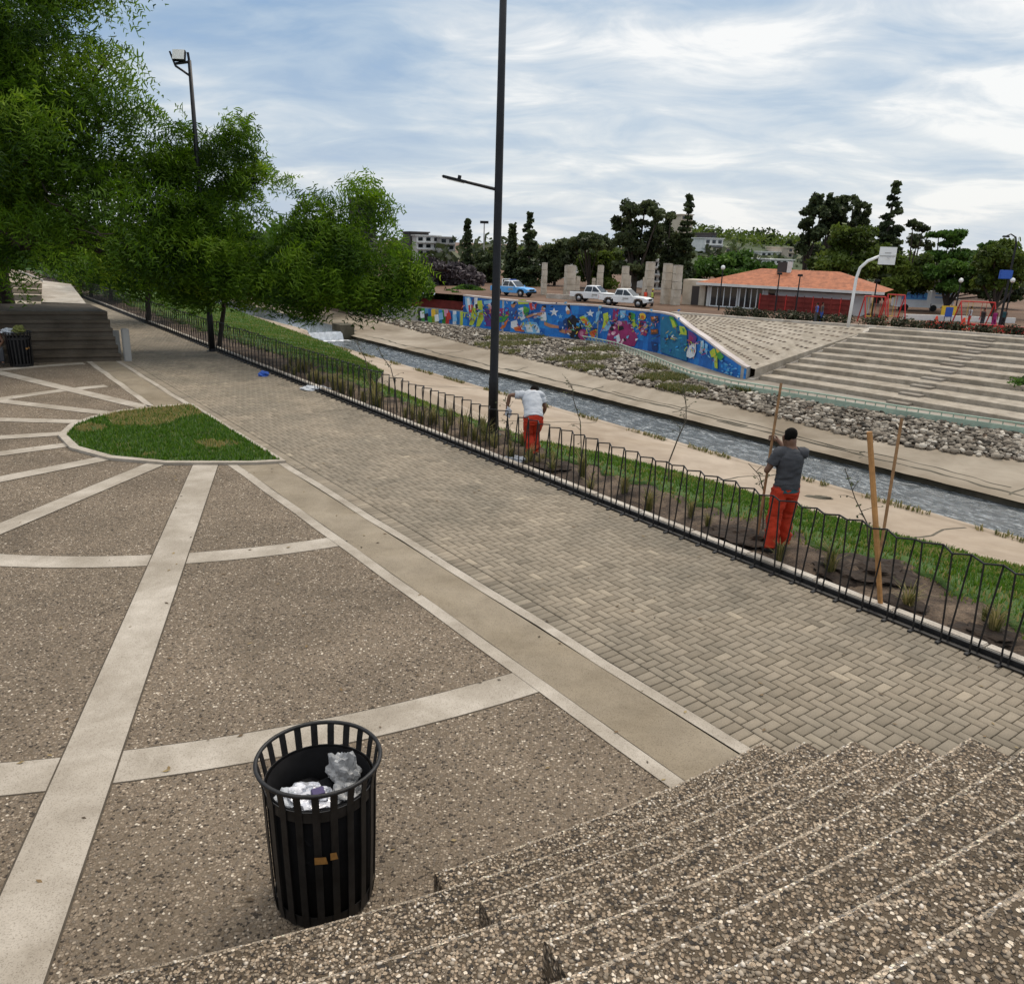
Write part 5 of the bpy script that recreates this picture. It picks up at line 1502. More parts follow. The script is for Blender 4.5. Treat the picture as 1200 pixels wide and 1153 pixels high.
def far_tree(label, px, top, bot, wpx, Y, kind, mat, seed, name='tree', group=None, n=2600, lobes=None, zbase=ZST, trunk=.25):
    rg = random.Random(seed)
    tp = at(px, top, Y); b_ = Vector((tp.x, Y, zbase)); H = tp.z - zbase
    k = Y / CF * 1.03
    root = thing(name, label, 'tree', b_, 0, group)
    cl = []; mb = MB()
    zb = at(px, bot, Y).z
    if kind == 'conifer' or kind == 'tiers':
        m_ = int(26 if kind == 'conifer' else 15)
        for i in range(m_):
            f = i / (m_ - 1); z = zb + (tp.z - zb) * f; R = wpx / 2 * k * ((1 - f) ** .75 * .95 + .10)
            nb = 5
            for j_ in range(nb):
                if kind == 'tiers' and rg.random() < .22: continue
                a = rg.uniform(0, 2 * PI); r_ = R * rg.uniform(.45, 1.0)
                c_ = (tp.x + math.cos(a) * r_ * .65, Y + math.sin(a) * r_ * .65, z + rg.uniform(-.2, .2))
                s_ = max(.35, R * .42)
                cl.append((*c_, s_, s_, s_ * (.42 if kind == 'tiers' else .9)))
                if kind == 'tiers': mb.tube([(0, 0, z - zbase), (c_[0] - b_.x, c_[1] - Y, c_[2] - zbase)], [.08, .03], 4, False)
        cl.append((tp.x, Y, tp.z - .3, .3, .3, .6))
    elif kind == 'umbrella':
        R = wpx / 2 * k; th = .24 * R
        for _ in range(30):
            a = rg.uniform(0, 2 * PI); r_ = R * rg.random() ** .5
            c_ = (tp.x + math.cos(a) * r_ * .85, Y + math.sin(a) * r_ * .85, tp.z - th - (r_ / R) ** 2 * th * 1.2)
            cl.append((*c_, R * .25, R * .25, th * .8))
            if rg.random() < .4: mb.tube([(0, 0, (zb - zbase) * .7), (c_[0] - b_.x, c_[1] - Y, c_[2] - zbase)], [.12, .04], 4, False)
    else:
        for (lx, ly, rx, ry) in lobes:
            c0 = at(lx, ly, Y + rg.uniform(-1.5, 1.5))
            for _ in range(9):
                u = V3(rg.gauss(0, 1), rg.gauss(0, 1), rg.gauss(0, 1)).normalized() * rg.random() ** .4
                c_ = (c0.x + u.x * rx * k * .8, c0.y + u.y * rx * k * .8, c0.z + u.z * ry * k * .8)
                s_ = rg.uniform(.28, .5)
                cl.append((*c_, rx * k * s_, rx * k * s_, ry * k * s_))
            mb.tube([(0, 0, max(.5, (zb - zbase) * .55)), (c0.x - b_.x, c0.y - Y, c0.z - zbase)], [trunk * .6, trunk * .2], 5, False)
    clumps_mesh('crown', cl, int(n * 1.9), .0023 * Y if n > 500 else .005 * Y, mat, root, b_, seed)
    topz = (tp.z - zbase) * (.95 if kind in ('conifer', 'tiers') else .62)
    mb.tube([(0, 0, -.5), (rg.uniform(-.15, .15), 0, topz * .5), (0, 0, topz)], [trunk, trunk * .7, trunk * .25], 6, False)
    mb.build('trunk', M_bark, root)
    return root
DG = 'dark background trees beyond the river'
far_tree('slender tiered dark conifer left of the lamp post, beside the thin mast', 548, 260, 336, 21, 128, 'tiers', M_dark, 1, group=DG, n=1500)
far_tree('small round dark tree between the mast and the lamp post', 569, 295, 335, 34, 125, 'lobes', M_dark, 2, group=DG, lobes=[(562, 306, 14, 10), (576, 304, 13, 9), (570, 318, 18, 12)], n=1800)
far_tree('narrow dark cypress just right of the lamp post', 601, 267, 342, 22, 120, 'conifer', M_dark, 3, group=DG, n=2200)
far_tree('taller pointed dark conifer right of the narrow cypress', 621, 252, 342, 36, 118, 'tiers', M_dark, 4, group=DG, n=2600)
far_tree('low dark bushy tree behind the first columns', 652, 280, 340, 46, 122, 'lobes', M_euca, 5, group=DG, lobes=[(640, 300, 14, 14), (655, 292, 14, 12), (668, 306, 14, 16), (648, 318, 18, 14)], n=2600)
far_tree('umbrella shaped dark stone pine left of the tall eucalyptus', 693, 272, 330, 52, 115, 'umbrella', M_dark, 6, group=DG, n=2400)
far_tree('mid dark tree under the stone pine behind the columns', 700, 290, 345, 60, 118, 'lobes', M_olive, 7, group=DG, lobes=[(690, 308, 18, 14), (712, 304, 18, 16), (700, 325, 26, 14)], n=2400)
far_tree('tall dark eucalyptus with a broad billowing crown behind the white pickups', 750, 236, 330, 60, 108, 'lobes', M_euca, 8, group=DG, lobes=[(738, 246, 15, 9), (756, 243, 17, 8), (772, 252, 11, 9), (728, 262, 11, 8), (744, 268, 16, 11), (765, 272, 13, 14), (735, 285, 16, 12), (755, 295, 20, 14), (742, 312, 24, 12)], n=4200, trunk=.4)
far_tree('dark tree with several stems between the eucalyptus and the tall spire tree', 787, 246, 340, 30, 112, 'lobes', M_euca, 9, group=DG, lobes=[(786, 254, 8, 6), (780, 270, 11, 10), (792, 285, 12, 12), (784, 305, 14, 14), (790, 325, 14, 12)], n=2400, trunk=.35)
far_tree('tall irregular dark spire tree beside the beige tower', 808, 232, 335, 34, 112, 'tiers', M_dark, 10, group=DG, n=3400)
far_tree('broad mid green tree on the hillside above the red roofed house', 850, 297, 330, 90, 140, 'lobes', M_green, 11, lobes=[(825, 316, 20, 13), (845, 308, 22, 12), (868, 304, 20, 10), (890, 312, 22, 10), (910, 318, 22, 9), (800, 322, 16, 12), (860, 320, 40, 8)], n=5200, group=DG)
for i, (px, tp_, wd) in enumerate(((888, 286, 9), (895, 287, 4), (903, 280, 9), (914, 287, 5), (925, 287, 10))):
    far_tree(['first from the left of the small cypresses on the hill skyline', 'thin second from the left of the small hill cypresses', 'tallest of the small cypresses on the hill skyline', 'thin fourth of the small hill cypresses', 'short wide last of the small hill cypresses'][i], px, tp_, 305, wd, 240, 'conifer', M_dark, 30 + i, group='cypresses on the hill', n=350, zbase=-1, trunk=.2)
far_tree('leftmost tall dark pine of the pair right of the hill houses', 955, 224, 330, 34, 110, 'lobes', M_dark, 40, group=DG, lobes=[(958, 233, 8, 7), (950, 248, 10, 8), (962, 250, 9, 8), (945, 262, 9, 8), (957, 270, 12, 10), (943, 285, 9, 14), (955, 300, 12, 12)], n=2600, trunk=.3)
far_tree('second tall dark pine with upright branches', 977, 226, 320, 40, 111, 'lobes', M_dark, 41, group=DG, lobes=[(972, 236, 5, 8), (985, 235, 9, 6), (978, 248, 13, 9), (992, 246, 6, 5), (972, 265, 9, 11), (985, 262, 8, 8), (975, 285, 9, 12)], n=2400, trunk=.3)
far_tree('thin dark eucalyptus top behind the round green tree', 1005, 230, 300, 30, 116, 'lobes', M_euca, 42, group=DG, lobes=[(1000, 236, 5, 6), (1010, 240, 9, 5), (1006, 252, 8, 8), (1016, 249, 6, 4), (1005, 266, 12, 10)], n=1300)
far_tree('large round olive green tree left of the basketball board', 998, 262, 330, 84, 100, 'lobes', M_olive, 43, group=DG, lobes=[(1005, 272, 22, 12), (985, 290, 28, 18), (1015, 290, 24, 18), (970, 308, 20, 16), (1000, 314, 32, 16), (1025, 312, 16, 16)], n=5600, trunk=.35)
far_tree('tall tiered dark monkey puzzle conifer right of the olive green tree', 1050, 217, 320, 44, 104, 'tiers', M_dark, 44, group=DG, n=3600, trunk=.35)
far_tree('sparse thin tree with open twiggy crown right of the tall conifer', 1078, 256, 345, 36, 108, 'lobes', M_euca, 45, group=DG, lobes=[(1070, 262, 8, 5), (1082, 268, 9, 5), (1075, 282, 12, 7), (1088, 288, 7, 5)], n=520)
far_tree('flat topped tree with green layered crown', 1110, 270, 345, 60, 96, 'lobes', M_green, 46, group=DG, lobes=[(1100, 276, 12, 5), (1122, 276, 13, 5), (1112, 284, 12, 6), (1095, 300, 16, 8), (1120, 302, 22, 10), (1140, 306, 14, 9)], n=3200)
far_tree('olive green tree behind the basketball pole', 1066, 296, 350, 60, 92, 'lobes', M_olive, 47, group=DG, lobes=[(1055, 312, 16, 12), (1070, 326, 22, 16), (1048, 332, 14, 14), (1082, 308, 12, 8)], n=3200)
far_tree('spreading green tree over the playground', 1120, 300, 355, 80, 88, 'lobes', M_green, 48, group=DG, lobes=[(1100, 318, 22, 12), (1130, 322, 26, 14), (1150, 312, 20, 12), (1115, 334, 24, 8)], n=3600, trunk=.3)
far_tree('olive green tree at the right edge behind the street lamp', 1182, 282, 355, 70, 84, 'lobes', M_olive, 49, group=DG, lobes=[(1165, 304, 20, 14), (1190, 300, 24, 20), (1172, 326, 22, 14), (1205, 322, 20, 18), (1150, 330, 12, 10)], n=4200, trunk=.3)
far_tree('distant green tree on the skyline near the right edge', 1160, 290, 340, 70, 125, 'lobes', M_green, 50, group=DG, lobes=[(1140, 300, 14, 7), (1158, 292, 12, 8), (1178, 292, 14, 9), (1160, 306, 26, 8)], n=2600)
far_tree('purple grey leafless tree before the grey apartment block', 508, 302, 345, 56, 112, 'lobes', M_bare, 51, group=DG, lobes=[(498, 318, 16, 12), (515, 313, 18, 10), (528, 320, 14, 12), (508, 330, 20, 8)], n=2600)
far_tree('second purple grey leafless tree further right', 546, 305, 345, 44, 114, 'lobes', M_bare, 52, group=DG, lobes=[(538, 318, 12, 10), (552, 322, 14, 12), (545, 332, 16, 8)], n=1900)
far_tree('dark tree behind the columns at the left of the house', 775, 300, 350, 40, 125, 'lobes', M_dark, 53, group=DG, lobes=[(765, 322, 12, 14), (785, 326, 12, 14)], n=1500)
far_tree('dark broad tree behind the lamp of the playground', 1090, 320, 360, 50, 100, 'lobes', M_dark, 54, group=DG, lobes=[(1090, 340, 22, 10), (1040, 335, 14, 12), (1150, 342, 26, 9), (1185, 344, 24, 9)], n=3000)
for i, (px, tp_, bt_, wd, Y) in enumerate(((497, 326, 356, 20, 97), (550, 334, 348, 40, 104), (522, 340, 356, 22, 99), (536, 342, 358, 16, 97))):
    far_tree(['upright bright green shrub above the dark red wall', 'wide light green shrub row left of the lamp post', 'small green shrub beside the upright one', 'dark little shrub at the corner of the mural'][i], px, tp_, bt_, wd, Y, 'lobes', M_green, 60 + i, name='shrub', group='shrubs above the mural', lobes=[(px - wd * .2, (tp_ + bt_) / 2, wd * .35, (bt_ - tp_) * .42), (px + wd * .25, (tp_ + bt_) / 2 + 1, wd * .3, (bt_ - tp_) * .4)], n=900, trunk=.08)

# ================================================================== MURAL WALL
WALL = [S(a, c_, 0) for a, c_ in wall_base]
WL = [0.0]
for a, c_ in zip(WALL, WALL[1:]): WL.append(WL[-1] + (c_ - a).length)
def wall_hit(px, py):
    d = ray(px, py); best = None
    for i in range(len(WALL) - 1):
        a, c_ = WALL[i], WALL[i + 1]
        ex, ey = c_.x - a.x, c_.y - a.y
        det = d[0] * (-ey) - d[1] * (-ex)
        if abs(det) < 1e-9: continue
        k = (a.x * (-ey) - a.y * (-ex)) / det
        f = (d[0] * a.y - d[1] * a.x) / det
        if -.0001 <= f <= 1.0001 and k > 0 and (best is None or k < best[0]):
            n_ = Vector((ey, -ex, 0)).normalized()
            if n_.dot(Vector((-d[0], -d[1], 0))) < 0: n_ = -n_
            best = (k, WL[i] + f * (WL[i + 1] - WL[i]), CH + d[2] * k, n_)
    return best
def wall_pt(u):
    i = max(0, min(len(WALL) - 2, int(np.searchsorted(WL, u)) - 1)); f = (u - WL[i]) / (WL[i + 1] - WL[i])
    return WALL[i].lerp(WALL[i + 1], f)
def wall_nrm(u):
    t_ = (wall_pt(u + .2) - wall_pt(u - .2)).normalized(); n_ = Vector((t_.y, -t_.x, 0))
    return n_ if n_.dot(-wall_pt(u)) > 0 else -n_
tops = [wall_hit(*p) for p in ((876, 431), (863, 423), (845, 411), (827, 397), (808, 384), (790, 369.5), (774, 366), (735, 362), (680, 357), (640, 355.5), (580, 350), (543, 346))]
tops = [(h[1], h[2]) for h in tops if h]
tops.sort(); TU = [a for a, _ in tops]; TZ = [c_ for _, c_ in tops]
U0, U1 = TU[0], TU[-1]
U2 = wall_hit(490, 370)[1]
mw = thing('mural_wall', 'long curved retaining wall covered with a bright blue mural of painted figures', 'mural wall', WALL[4] + V3(0, 0, ZB))
o0 = mw.location
us = np.linspace(U0, U1, 90)
def ztop(u): return float(np.interp(u, TU, TZ))
mb = MB(); f_, t_, tb2, bb = [], [], [], []
for u in us:
    p = wall_pt(u) - o0; n_ = wall_nrm(u); z = ztop(u)
    f_.append(p + V3(0, 0, ZB - .3)); t_.append(p + V3(0, 0, z)); tb2.append(p - n_ * .45 + V3(0, 0, z)); bb.append(p - n_ * .45 + V3(0, 0, ZB - .3))
mb.grid([f_, t_, tb2, bb]); mb.face((0, 90, 180, 270)); mb.face((89, 179, 269, 359)); mb.build('wall', M_wallg, mw, fixn=True)
mb = MB()                                                        # pale coping along the top
mb.grid([[wall_pt(u) - o0 + wall_nrm(u) * a + V3(0, 0, ztop(u) + z) for u in us] for a, z in ((.05, -.10), (.05, .05), (-.5, .05), (-.5, -.1))]); mb.build('coping', concrete('coping_paint', (.5, .44, .42), (.68, .62, .6), (.7, .66, .62), 1.0, False), mw)
# painted surface
PV, PF, PC = [], [], []
def pface(pts, col):
    k = len(PV); PV.extend(pts); PF.append(tuple(range(k, k + len(pts)))); PC.append(col)
rg = random.Random(11)
BL = [(.010, .12, .42), (.012, .17, .55), (.008, .09, .34), (.02, .22, .60), (.012, .14, .48)]
uu = np.linspace(U0 + .05, U1, 56)
for a, c_ in zip(uu, uu[1:]):
    nz = 4; 
    for q in range(nz):
        z0 = ZB - .05 + (ztop(a) - .1 - ZB + .05) * q / nz; z1 = ZB - .05 + (ztop(a) - .1 - ZB + .05) * (q + 1) / nz
        y0 = ZB - .05 + (ztop(c_) - .1 - ZB + .05) * q / nz; y1 = ZB - .05 + (ztop(c_) - .1 - ZB + .05) * (q + 1) / nz
        col = rg.choice(BL)
        pface([wall_pt(a) + wall_nrm(a) * .012 + V3(0, 0, z0), wall_pt(c_) + wall_nrm(c_) * .012 + V3(0, 0, y0), wall_pt(c_) + wall_nrm(c_) * .012 + V3(0, 0, y1), wall_pt(a) + wall_nrm(a) * .012 + V3(0, 0, z1)], col)
LAY = [0]
def paint(col, pts):
    LAY[0] += 1
    o_ = []
    for p in pts:
        h = wall_hit(*p)
        if h is None: return
        o_.append(wall_pt(h[1]) + wall_nrm(h[1]) * (.03 + .0006 * LAY[0]) + V3(0, 0, h[2]))
    pface(o_, col)
def disc(col, x, y, r_, ry=None, n=9): paint(col, [(x + r_ * math.cos(2 * PI * i / n), y + (ry or r_) * math.sin(2 * PI * i / n)) for i in range(n)])
def star(col, x, y, r_): paint(col, [(x + (r_ if i % 2 == 0 else r_ * .42) * math.sin(2 * PI * i / 10), y - (r_ if i % 2 == 0 else r_ * .42) * math.cos(2 * PI * i / 10)) for i in range(10)])
WH = (.72, .76, .80); LB = (.22, .48, .72); YG = (.46, .56, .05); GR = (.06, .30, .05); RD = (.55, .04, .03); OR = (.62, .16, .03); MG = (.30, .025, .13); PK = (.62, .30, .42); BK = (.012, .012, .02); SK_ = (.48, .22, .12); BR = (.16, .07, .03); PU = (.13, .03, .20); YE = (.75, .48, .04); DB = (.008, .04, .16)
paint(LB, [(545, 348), (551, 348), (556, 364), (550, 371), (546, 360)]); paint(WH, [(547, 350), (550, 349), (552, 360), (549, 361)])
paint(RD, [(549, 358), (554, 357), (555, 366), (550, 368)])
paint(YG, [(557, 353), (565, 352), (567, 374), (562, 383), (558, 383), (561, 367), (554, 382), (550, 381), (553, 366)]); paint(WH, [(556, 349), (560, 349), (559, 361), (556, 361)])
paint(BK, [(557, 357), (560, 356), (561, 366), (558, 367)])
paint(PU, [(568, 362), (577, 361), (578, 383), (568, 382)]); paint(PK, [(572, 356), (577, 354), (578, 362), (573, 363)]); paint(LB, [(567, 353), (579, 351), (580, 355), (568, 357)])
paint(MG, [(585, 362), (596, 361), (597, 370), (585, 371)]); paint(GR, [(585, 371), (597, 370), (591, 377), (585, 378)]); paint(OR, [(590, 379), (596, 374), (592, 384), (586, 386)])
disc(SK_, 601.5, 357.5, 2.6, 3.4); paint(BK, [(599, 354.5), (604, 354), (604, 356.5), (599, 357)]); paint((.03, .10, .35), [(598, 361), (605, 361), (608, 372), (600, 374), (597, 369)])
paint(WH, [(607, 362), (613, 360), (615, 366), (616, 373), (611, 376), (608, 370)]); paint(LB, [(609, 364), (612, 363), (613, 371), (610, 371)])
paint(WH, [(599, 377), (606, 375), (608, 383), (603, 386), (599, 384)]); paint(OR, [(602, 384), (613, 381), (617, 386), (614, 389), (604, 388)]); paint(RD, [(604, 386), (612, 384), (613, 388)])
paint(LB, [(611, 380), (620, 377), (629, 378), (636, 391), (626, 391), (616, 390)]); paint(WH, [(615, 381), (622, 380), (625, 389), (618, 389)]); paint(WH, [(626, 380), (629, 381), (634, 390), (629, 390)])
paint(YG, [(606, 352), (614, 351), (618, 353), (620, 356), (608, 357)]); paint(GR, [(614, 358), (621, 362), (618, 371), (613, 368)])
paint(RD, [(620, 354), (630, 354), (628, 362), (622, 364)]); paint(PK, [(624, 355), (627, 355), (627, 361), (624, 362)])
disc(SK_, 637, 362, 2.4, 3.2); paint(BK, [(635, 358), (640, 357.5), (640, 361), (637, 360)]); paint(WH, [(633, 366), (640, 366), (641, 376), (634, 376)])
paint(SK_, [(616, 371), (626, 367), (636, 366), (636, 369), (626, 370), (618, 373)]); paint(SK_, [(638, 377), (646, 380), (655, 382), (655, 385), (645, 384), (638, 381)])
star(WH, 649.5, 366, 5.5); star(LB, 657, 371, 3); star(WH, 692, 367.5, 5); star(LB, 686, 371, 3.5)
paint(BK, [(664, 374), (671, 369), (676, 371), (681, 380), (683, 390), (680, 398), (669, 396), (666, 388)]); disc(WH, 665.5, 362.5, 2.4, 4); disc(SK_, 666, 366, 2.2, 2.6); paint(BK, [(664, 357.5), (668, 357), (669, 364), (667, 362)])
paint(SK_, [(655, 385), (664, 387), (670, 386), (670, 390), (662, 391), (656, 389)]); paint(DB, [(660, 376), (664, 372), (666, 384), (662, 386)])
paint(YG, [(679, 372), (684, 370), (690, 375), (694, 382), (692, 385), (686, 383)]); paint(OR, [(681, 374), (685, 373), (690, 379), (690, 382), (686, 381)]); paint(RD, [(683, 376), (687, 378), (689, 381), (685, 380)])
disc(MG, 683.5, 392, 6, 6.5); disc((.5, .2, .3), 682, 391, 2.5, 3.5); disc(BK, 685, 395, 1.6, 2); paint(OR, [(691, 389), (700, 384.5), (699, 391), (696, 396), (692, 396)]); paint(RD, [(694, 390), (699, 387), (697, 394)])
paint(LB, [(699, 366), (704, 364), (702, 374), (698, 380)]); paint(YG, [(707, 368), (713, 366), (714, 374), (711, 384), (706, 385), (708, 376)]); paint(LB, [(714, 376), (718, 384), (712, 388), (706, 388)])
paint(MG, [(719, 363), (726, 362.5), (724, 376), (718, 378)]); paint(LB, [(727, 364), (734, 364), (733, 372), (728, 374)]); paint(BK, [(737, 367), (740, 366), (741, 376), (737, 378)])
paint(MG, [(711, 399), (715, 384), (722, 377), (735, 376), (742, 384), (748, 396), (744, 406), (730, 406), (715, 404)])
for _ in range(34):
    x, y = rg.uniform(714, 745), rg.uniform(380, 404); 
    disc(rg.choice([PK, MG, (.75, .5, .55), BK, (.45, .1, .25), PK, (.2, .02, .1)]), x, y, rg.uniform(.9, 2.6), rg.uniform(.9, 2.4), 6)
disc(PK, 726, 379, 4, 3); paint(BK, [(724, 383), (731, 382), (732, 386), (726, 388)]); paint(WH, [(722, 394), (726, 392), (728, 399), (724, 403)])
paint(GR, [(740, 366), (745, 368), (746, 384), (741, 380)]); paint(YG, [(740, 376), (744, 374), (746, 382), (743, 384)])
disc(YE, 753.5, 371, 4.4, 4.4); disc(OR, 754, 372, 2, 2.4); paint(MG, [(750, 376), (758, 377), (760, 386), (758, 394), (752, 392)]); disc(PK, 757, 383, 2.6, 3.4); disc(PK, 753, 387, 2.4, 2.6); paint(RD, [(750, 379), (753, 381), (752, 389), (749, 386)])
for (x0, y0) in ((763, 371), (763, 386)): paint(BR, [(x0, y0), (x0 + 9, y0 - .5), (x0 + 9, y0 + 5), (x0 + 1, y0 + 6)]); paint(OR, [(x0 + 1, y0 + 1), (x0 + 7, y0 + .6), (x0 + 7, y0 + 3), (x0 + 2, y0 + 3.4)])
paint(DB, [(764, 400), (772, 402), (772, 411), (765, 410)])
paint((.012, .16, .30), [(775, 371), (784, 371), (797, 386), (806, 390), (806, 423), (790, 418), (775, 412)])
for _ in range(26):
    x, y = rg.uniform(776, 804), rg.uniform(393, 415); paint(rg.choice([(.03, .25, .42), (.01, .10, .22), (.06, .32, .5), (.02, .2, .36)]), [(x, y), (x + rg.uniform(2, 5), y - rg.uniform(-1, 1)), (x + rg.uniform(2, 4), y + rg.uniform(.8, 2.6)), (x - .4, y + rg.uniform(.8, 2))])
paint(GR, [(785, 371), (790, 371.5), (796, 382), (790, 385)]); paint(YG, [(787, 374), (791, 376), (794, 383), (790, 384)]); paint(YG, [(797, 382), (803, 383), (806, 388), (806, 393), (799, 392)]); paint(GR, [(800, 384), (804, 386), (803, 391)])
paint(PU, [(808, 387), (813, 390), (818, 395), (816, 404), (808, 402)]); paint(MG, [(809, 392), (814, 396), (813, 404), (808, 403)])
paint(WH, [(806, 413), (809, 406), (813, 403), (817, 403), (817, 412), (815, 418), (810, 420), (806, 418)]); paint(RD, [(812, 406), (815, 404), (816, 412), (813, 418), (811, 412)]); disc(SK_, 810, 415, 2, 2.4)
paint(LB, [(822, 399), (826, 399), (827, 404), (825, 414), (822, 413)]); paint(LB, [(828, 402), (831, 404), (830, 416), (827, 412)]); paint(WH, [(823, 400), (825, 400), (824, 410)])
paint(YG, [(833, 412), (838, 408), (841, 411), (840, 418), (835, 419)]); paint(GR, [(839, 409), (845, 412), (850, 418), (846, 423), (841, 418)]); paint(YG, [(838, 418), (842, 417), (842.5, 432), (839, 431)]); paint(YE, [(840, 408), (845, 412), (842, 414)])
for _ in range(40):
    x = rg.uniform(846, 868); y = rg.uniform(418 + (x - 846) * .7, 436 + (x - 846) * .28); disc(rg.choice([(.03, .3, .7), (.01, .12, .45), LB, (.06, .36, .62)]), x, y, rg.uniform(.8, 2), rg.uniform(.5, 1.3), 5)
for _ in range(70):                                              # small strokes all over the blue
    x = rg.uniform(546, 800); y = rg.uniform(352 + max(0, (x - 640) * .07), 380 + (x - 546) * .125)
    paint(rg.choice([LB, (.03, .3, .7), DB, (.02, .2, .6), WH, (.01, .1, .4), LB]), [(x, y), (x + rg.uniform(1, 4), y + rg.uniform(-1, 1)), (x + rg.uniform(.5, 3), y + rg.uniform(1, 4)), (x - rg.uniform(0, 1), y + rg.uniform(1, 3))])
FIG = [(557, 366), (573, 366), (602, 368), (612, 370), (622, 384), (637, 370), (672, 384), (686, 384), (696, 388), (710, 376), (722, 372), (742, 376), (755, 382), (768, 380), (790, 395), (812, 405), (826, 408), (840, 415)]
for _ in range(330):                                             # brush strokes and shading on the figures
    fx, fy = rg.choice(FIG); x = fx + rg.gauss(0, 6); y = fy + rg.gauss(0, 6); a = rg.uniform(0, PI); L = rg.uniform(.8, 3.2); wd = rg.uniform(.25, .8)
    ty = np.interp(x, [543, 735, 774, 790, 808, 845, 876], [348, 364, 368, 372, 387, 414, 433]); by = np.interp(x, [543, 636, 744, 808, 876], [380, 392, 406, 423, 440])
    if not (ty + 1 < y - L and y + L < by - 1): continue
    c1, s1_ = math.cos(a), math.sin(a)
    paint(rg.choice([WH, LB, BK, YG, GR, OR, PK, MG, YE, DB, (.03, .3, .7), (.02, .16, .5), SK_, BR]), [(x - c1 * L + s1_ * wd, y - s1_ * L - c1 * wd), (x + c1 * L + s1_ * wd * .4, y + s1_ * L - c1 * wd * .4), (x + c1 * L - s1_ * wd * .4, y + s1_ * L + c1 * wd * .4), (x - c1 * L - s1_ * wd, y - s1_ * L + c1 * wd)])
# low end of the mural
low = []
zl = wall_hit(516, 363)[2]
uu = np.linspace(U1, U2, 14)
LOWC = [YG, (.03, .2, .5), WH, (.02, .14, .45), RD, GR, (.03, .24, .6), (.45, .42, .2), YG, (.02, .14, .45), (.1, .3, .5), GR, BK]
for i, (a, c_) in enumerate(zip(uu, uu[1:])):
    pface([wall_pt(a) + wall_nrm(a) * .02 + V3(0, 0, ZB - .05), wall_pt(c_) + wall_nrm(c_) * .02 + V3(0, 0, ZB - .05), wall_pt(c_) + wall_nrm(c_) * .02 + V3(0, 0, zl), wall_pt(a) + wall_nrm(a) * .02 + V3(0, 0, zl)], LOWC[i % len(LOWC)])
for (x, y, c_) in ((497, 368, WH), (502, 371, BK), (510, 366, YE), (514, 372, WH), (525, 366, PK), (528, 370, RD), (535, 372, LB), (519, 370, LB), (506, 374, GR)):
    paint(c_, [(x - 2.5, y - 3), (x + 2, y - 4), (x + 3, y + 4), (x - 2, y + 5)])
me = bpy.data.meshes.new('painting'); me.from_pydata([tuple(Vector(p) - o0) for p in PV], [], PF)
ca = me.color_attributes.new('paint', 'FLOAT_COLOR', 'CORNER')
k = 0
for p, c_ in zip(me.polygons, PC):
    for li in p.loop_indices: ca.data[li].color = (*c_, 1)
me.materials.append(M_paint)
o = bpy.data.objects.new('painting', me); COL.objects.link(o); o.parent = mw
# the low painted wall and the dark red wall set back above it
mb = MB(); us2 = np.linspace(U1, U2 + 6, 20)
mb.grid([[wall_pt(u) - o0 + V3(0, 0, ZB - .3) for u in us2], [wall_pt(u) - o0 + V3(0, 0, zl) for u in us2], [wall_pt(u) - o0 - wall_nrm(u) * 1.6 + V3(0, 0, zl) for u in us2]]); mb.build('low_wall', M_wallg, mw)
mb = MB()
zr = at(515, 352, wall_pt(U1 + 3).y + 1.5).z
mb.grid([[wall_pt(u) - wall_nrm(u) * a + V3(0, 0, z) for u in us2] for a, z in ((1.45, zl - .3), (1.45, zr), (1.85, zr), (1.85, zl - .3))])
tag(mb.build('red_wall', M_redwall), 'dark red painted wall set back above the low end of the mural', 'wall')

# ================================================================== TERRACE AND CELLULAR SLOPE
ter = thing('river_terrace', 'wide grey concrete stepped terrace climbing from the river walkway on the right', 'steps', S(25, 50.5, ZB))
o0 = ter.location
TPs, TPt = [5, 27.1, 31.5, 36.5], [79, 69.7, 67.9, 65.2]
NR = 10
Ss = list(np.arange(6, 36.6, 1.0)) + [36.6]
def tt(s, k): a = interp(s, TBs, TBt); return a + (interp(s, TPs, TPt) - a) * k / NR
for k in range(NR):
    z0 = ZB + (ZST - ZB) * k / NR; z1 = ZB + (ZST - ZB) * (k + 1) / NR
    mb = MB()
    jit = [random.uniform(-.05, .05) for _ in Ss]
    mb.grid([[S(s, tt(s, k) + .2 + j, z0 - .35) - o0 for s, j in zip(Ss, jit)], [S(s, tt(s, k) + .2 + j, z1 - .03) - o0 for s, j in zip(Ss, jit)], [S(s, tt(s, k) + .26 + j, z1) - o0 for s, j in zip(Ss, jit)], [S(s, tt(s, k + 1) + .5, z1) - o0 for s in Ss], [S(s, tt(s, k + 1) + .5, z0 - .35) - o0 for s in Ss]])
    w_ = len(Ss); mb.face([i * w_ for i in range(5)]); mb.face([i * w_ + w_ - 1 for i in range(5)])
    mb.build('tier', M_terrace, ter)
    for s in (25.6, 17.0):
        s2 = s + (1 - k / NR) * .4 + k * .35
        mb = MB(); mb.prism([S(s2 + a, tt(s2, k) + b_, z0 - .02) - o0 for a, b_ in ((-.7, -.5), (.7, -.5), (.7, .195), (-.7, .195))], (0, 0, (z1 - z0) * .5)); mb.build('stair_block', M_walk, ter)
mb = MB()
mb.prism([S(36.62, 49.2, ZB + .05), S(36.62, 65.4, ZST + .12), S(36.62, 65.4, ZST - .6), S(36.62, 49.2, ZB - .5)], S(.5, 0) - S(0, 0))
tag(mb.build('edge_beam', M_kerb), 'pale diagonal concrete beam between the holed slope and the terrace', 'beam')
mb = MB(); 
A_, B_ = [], []
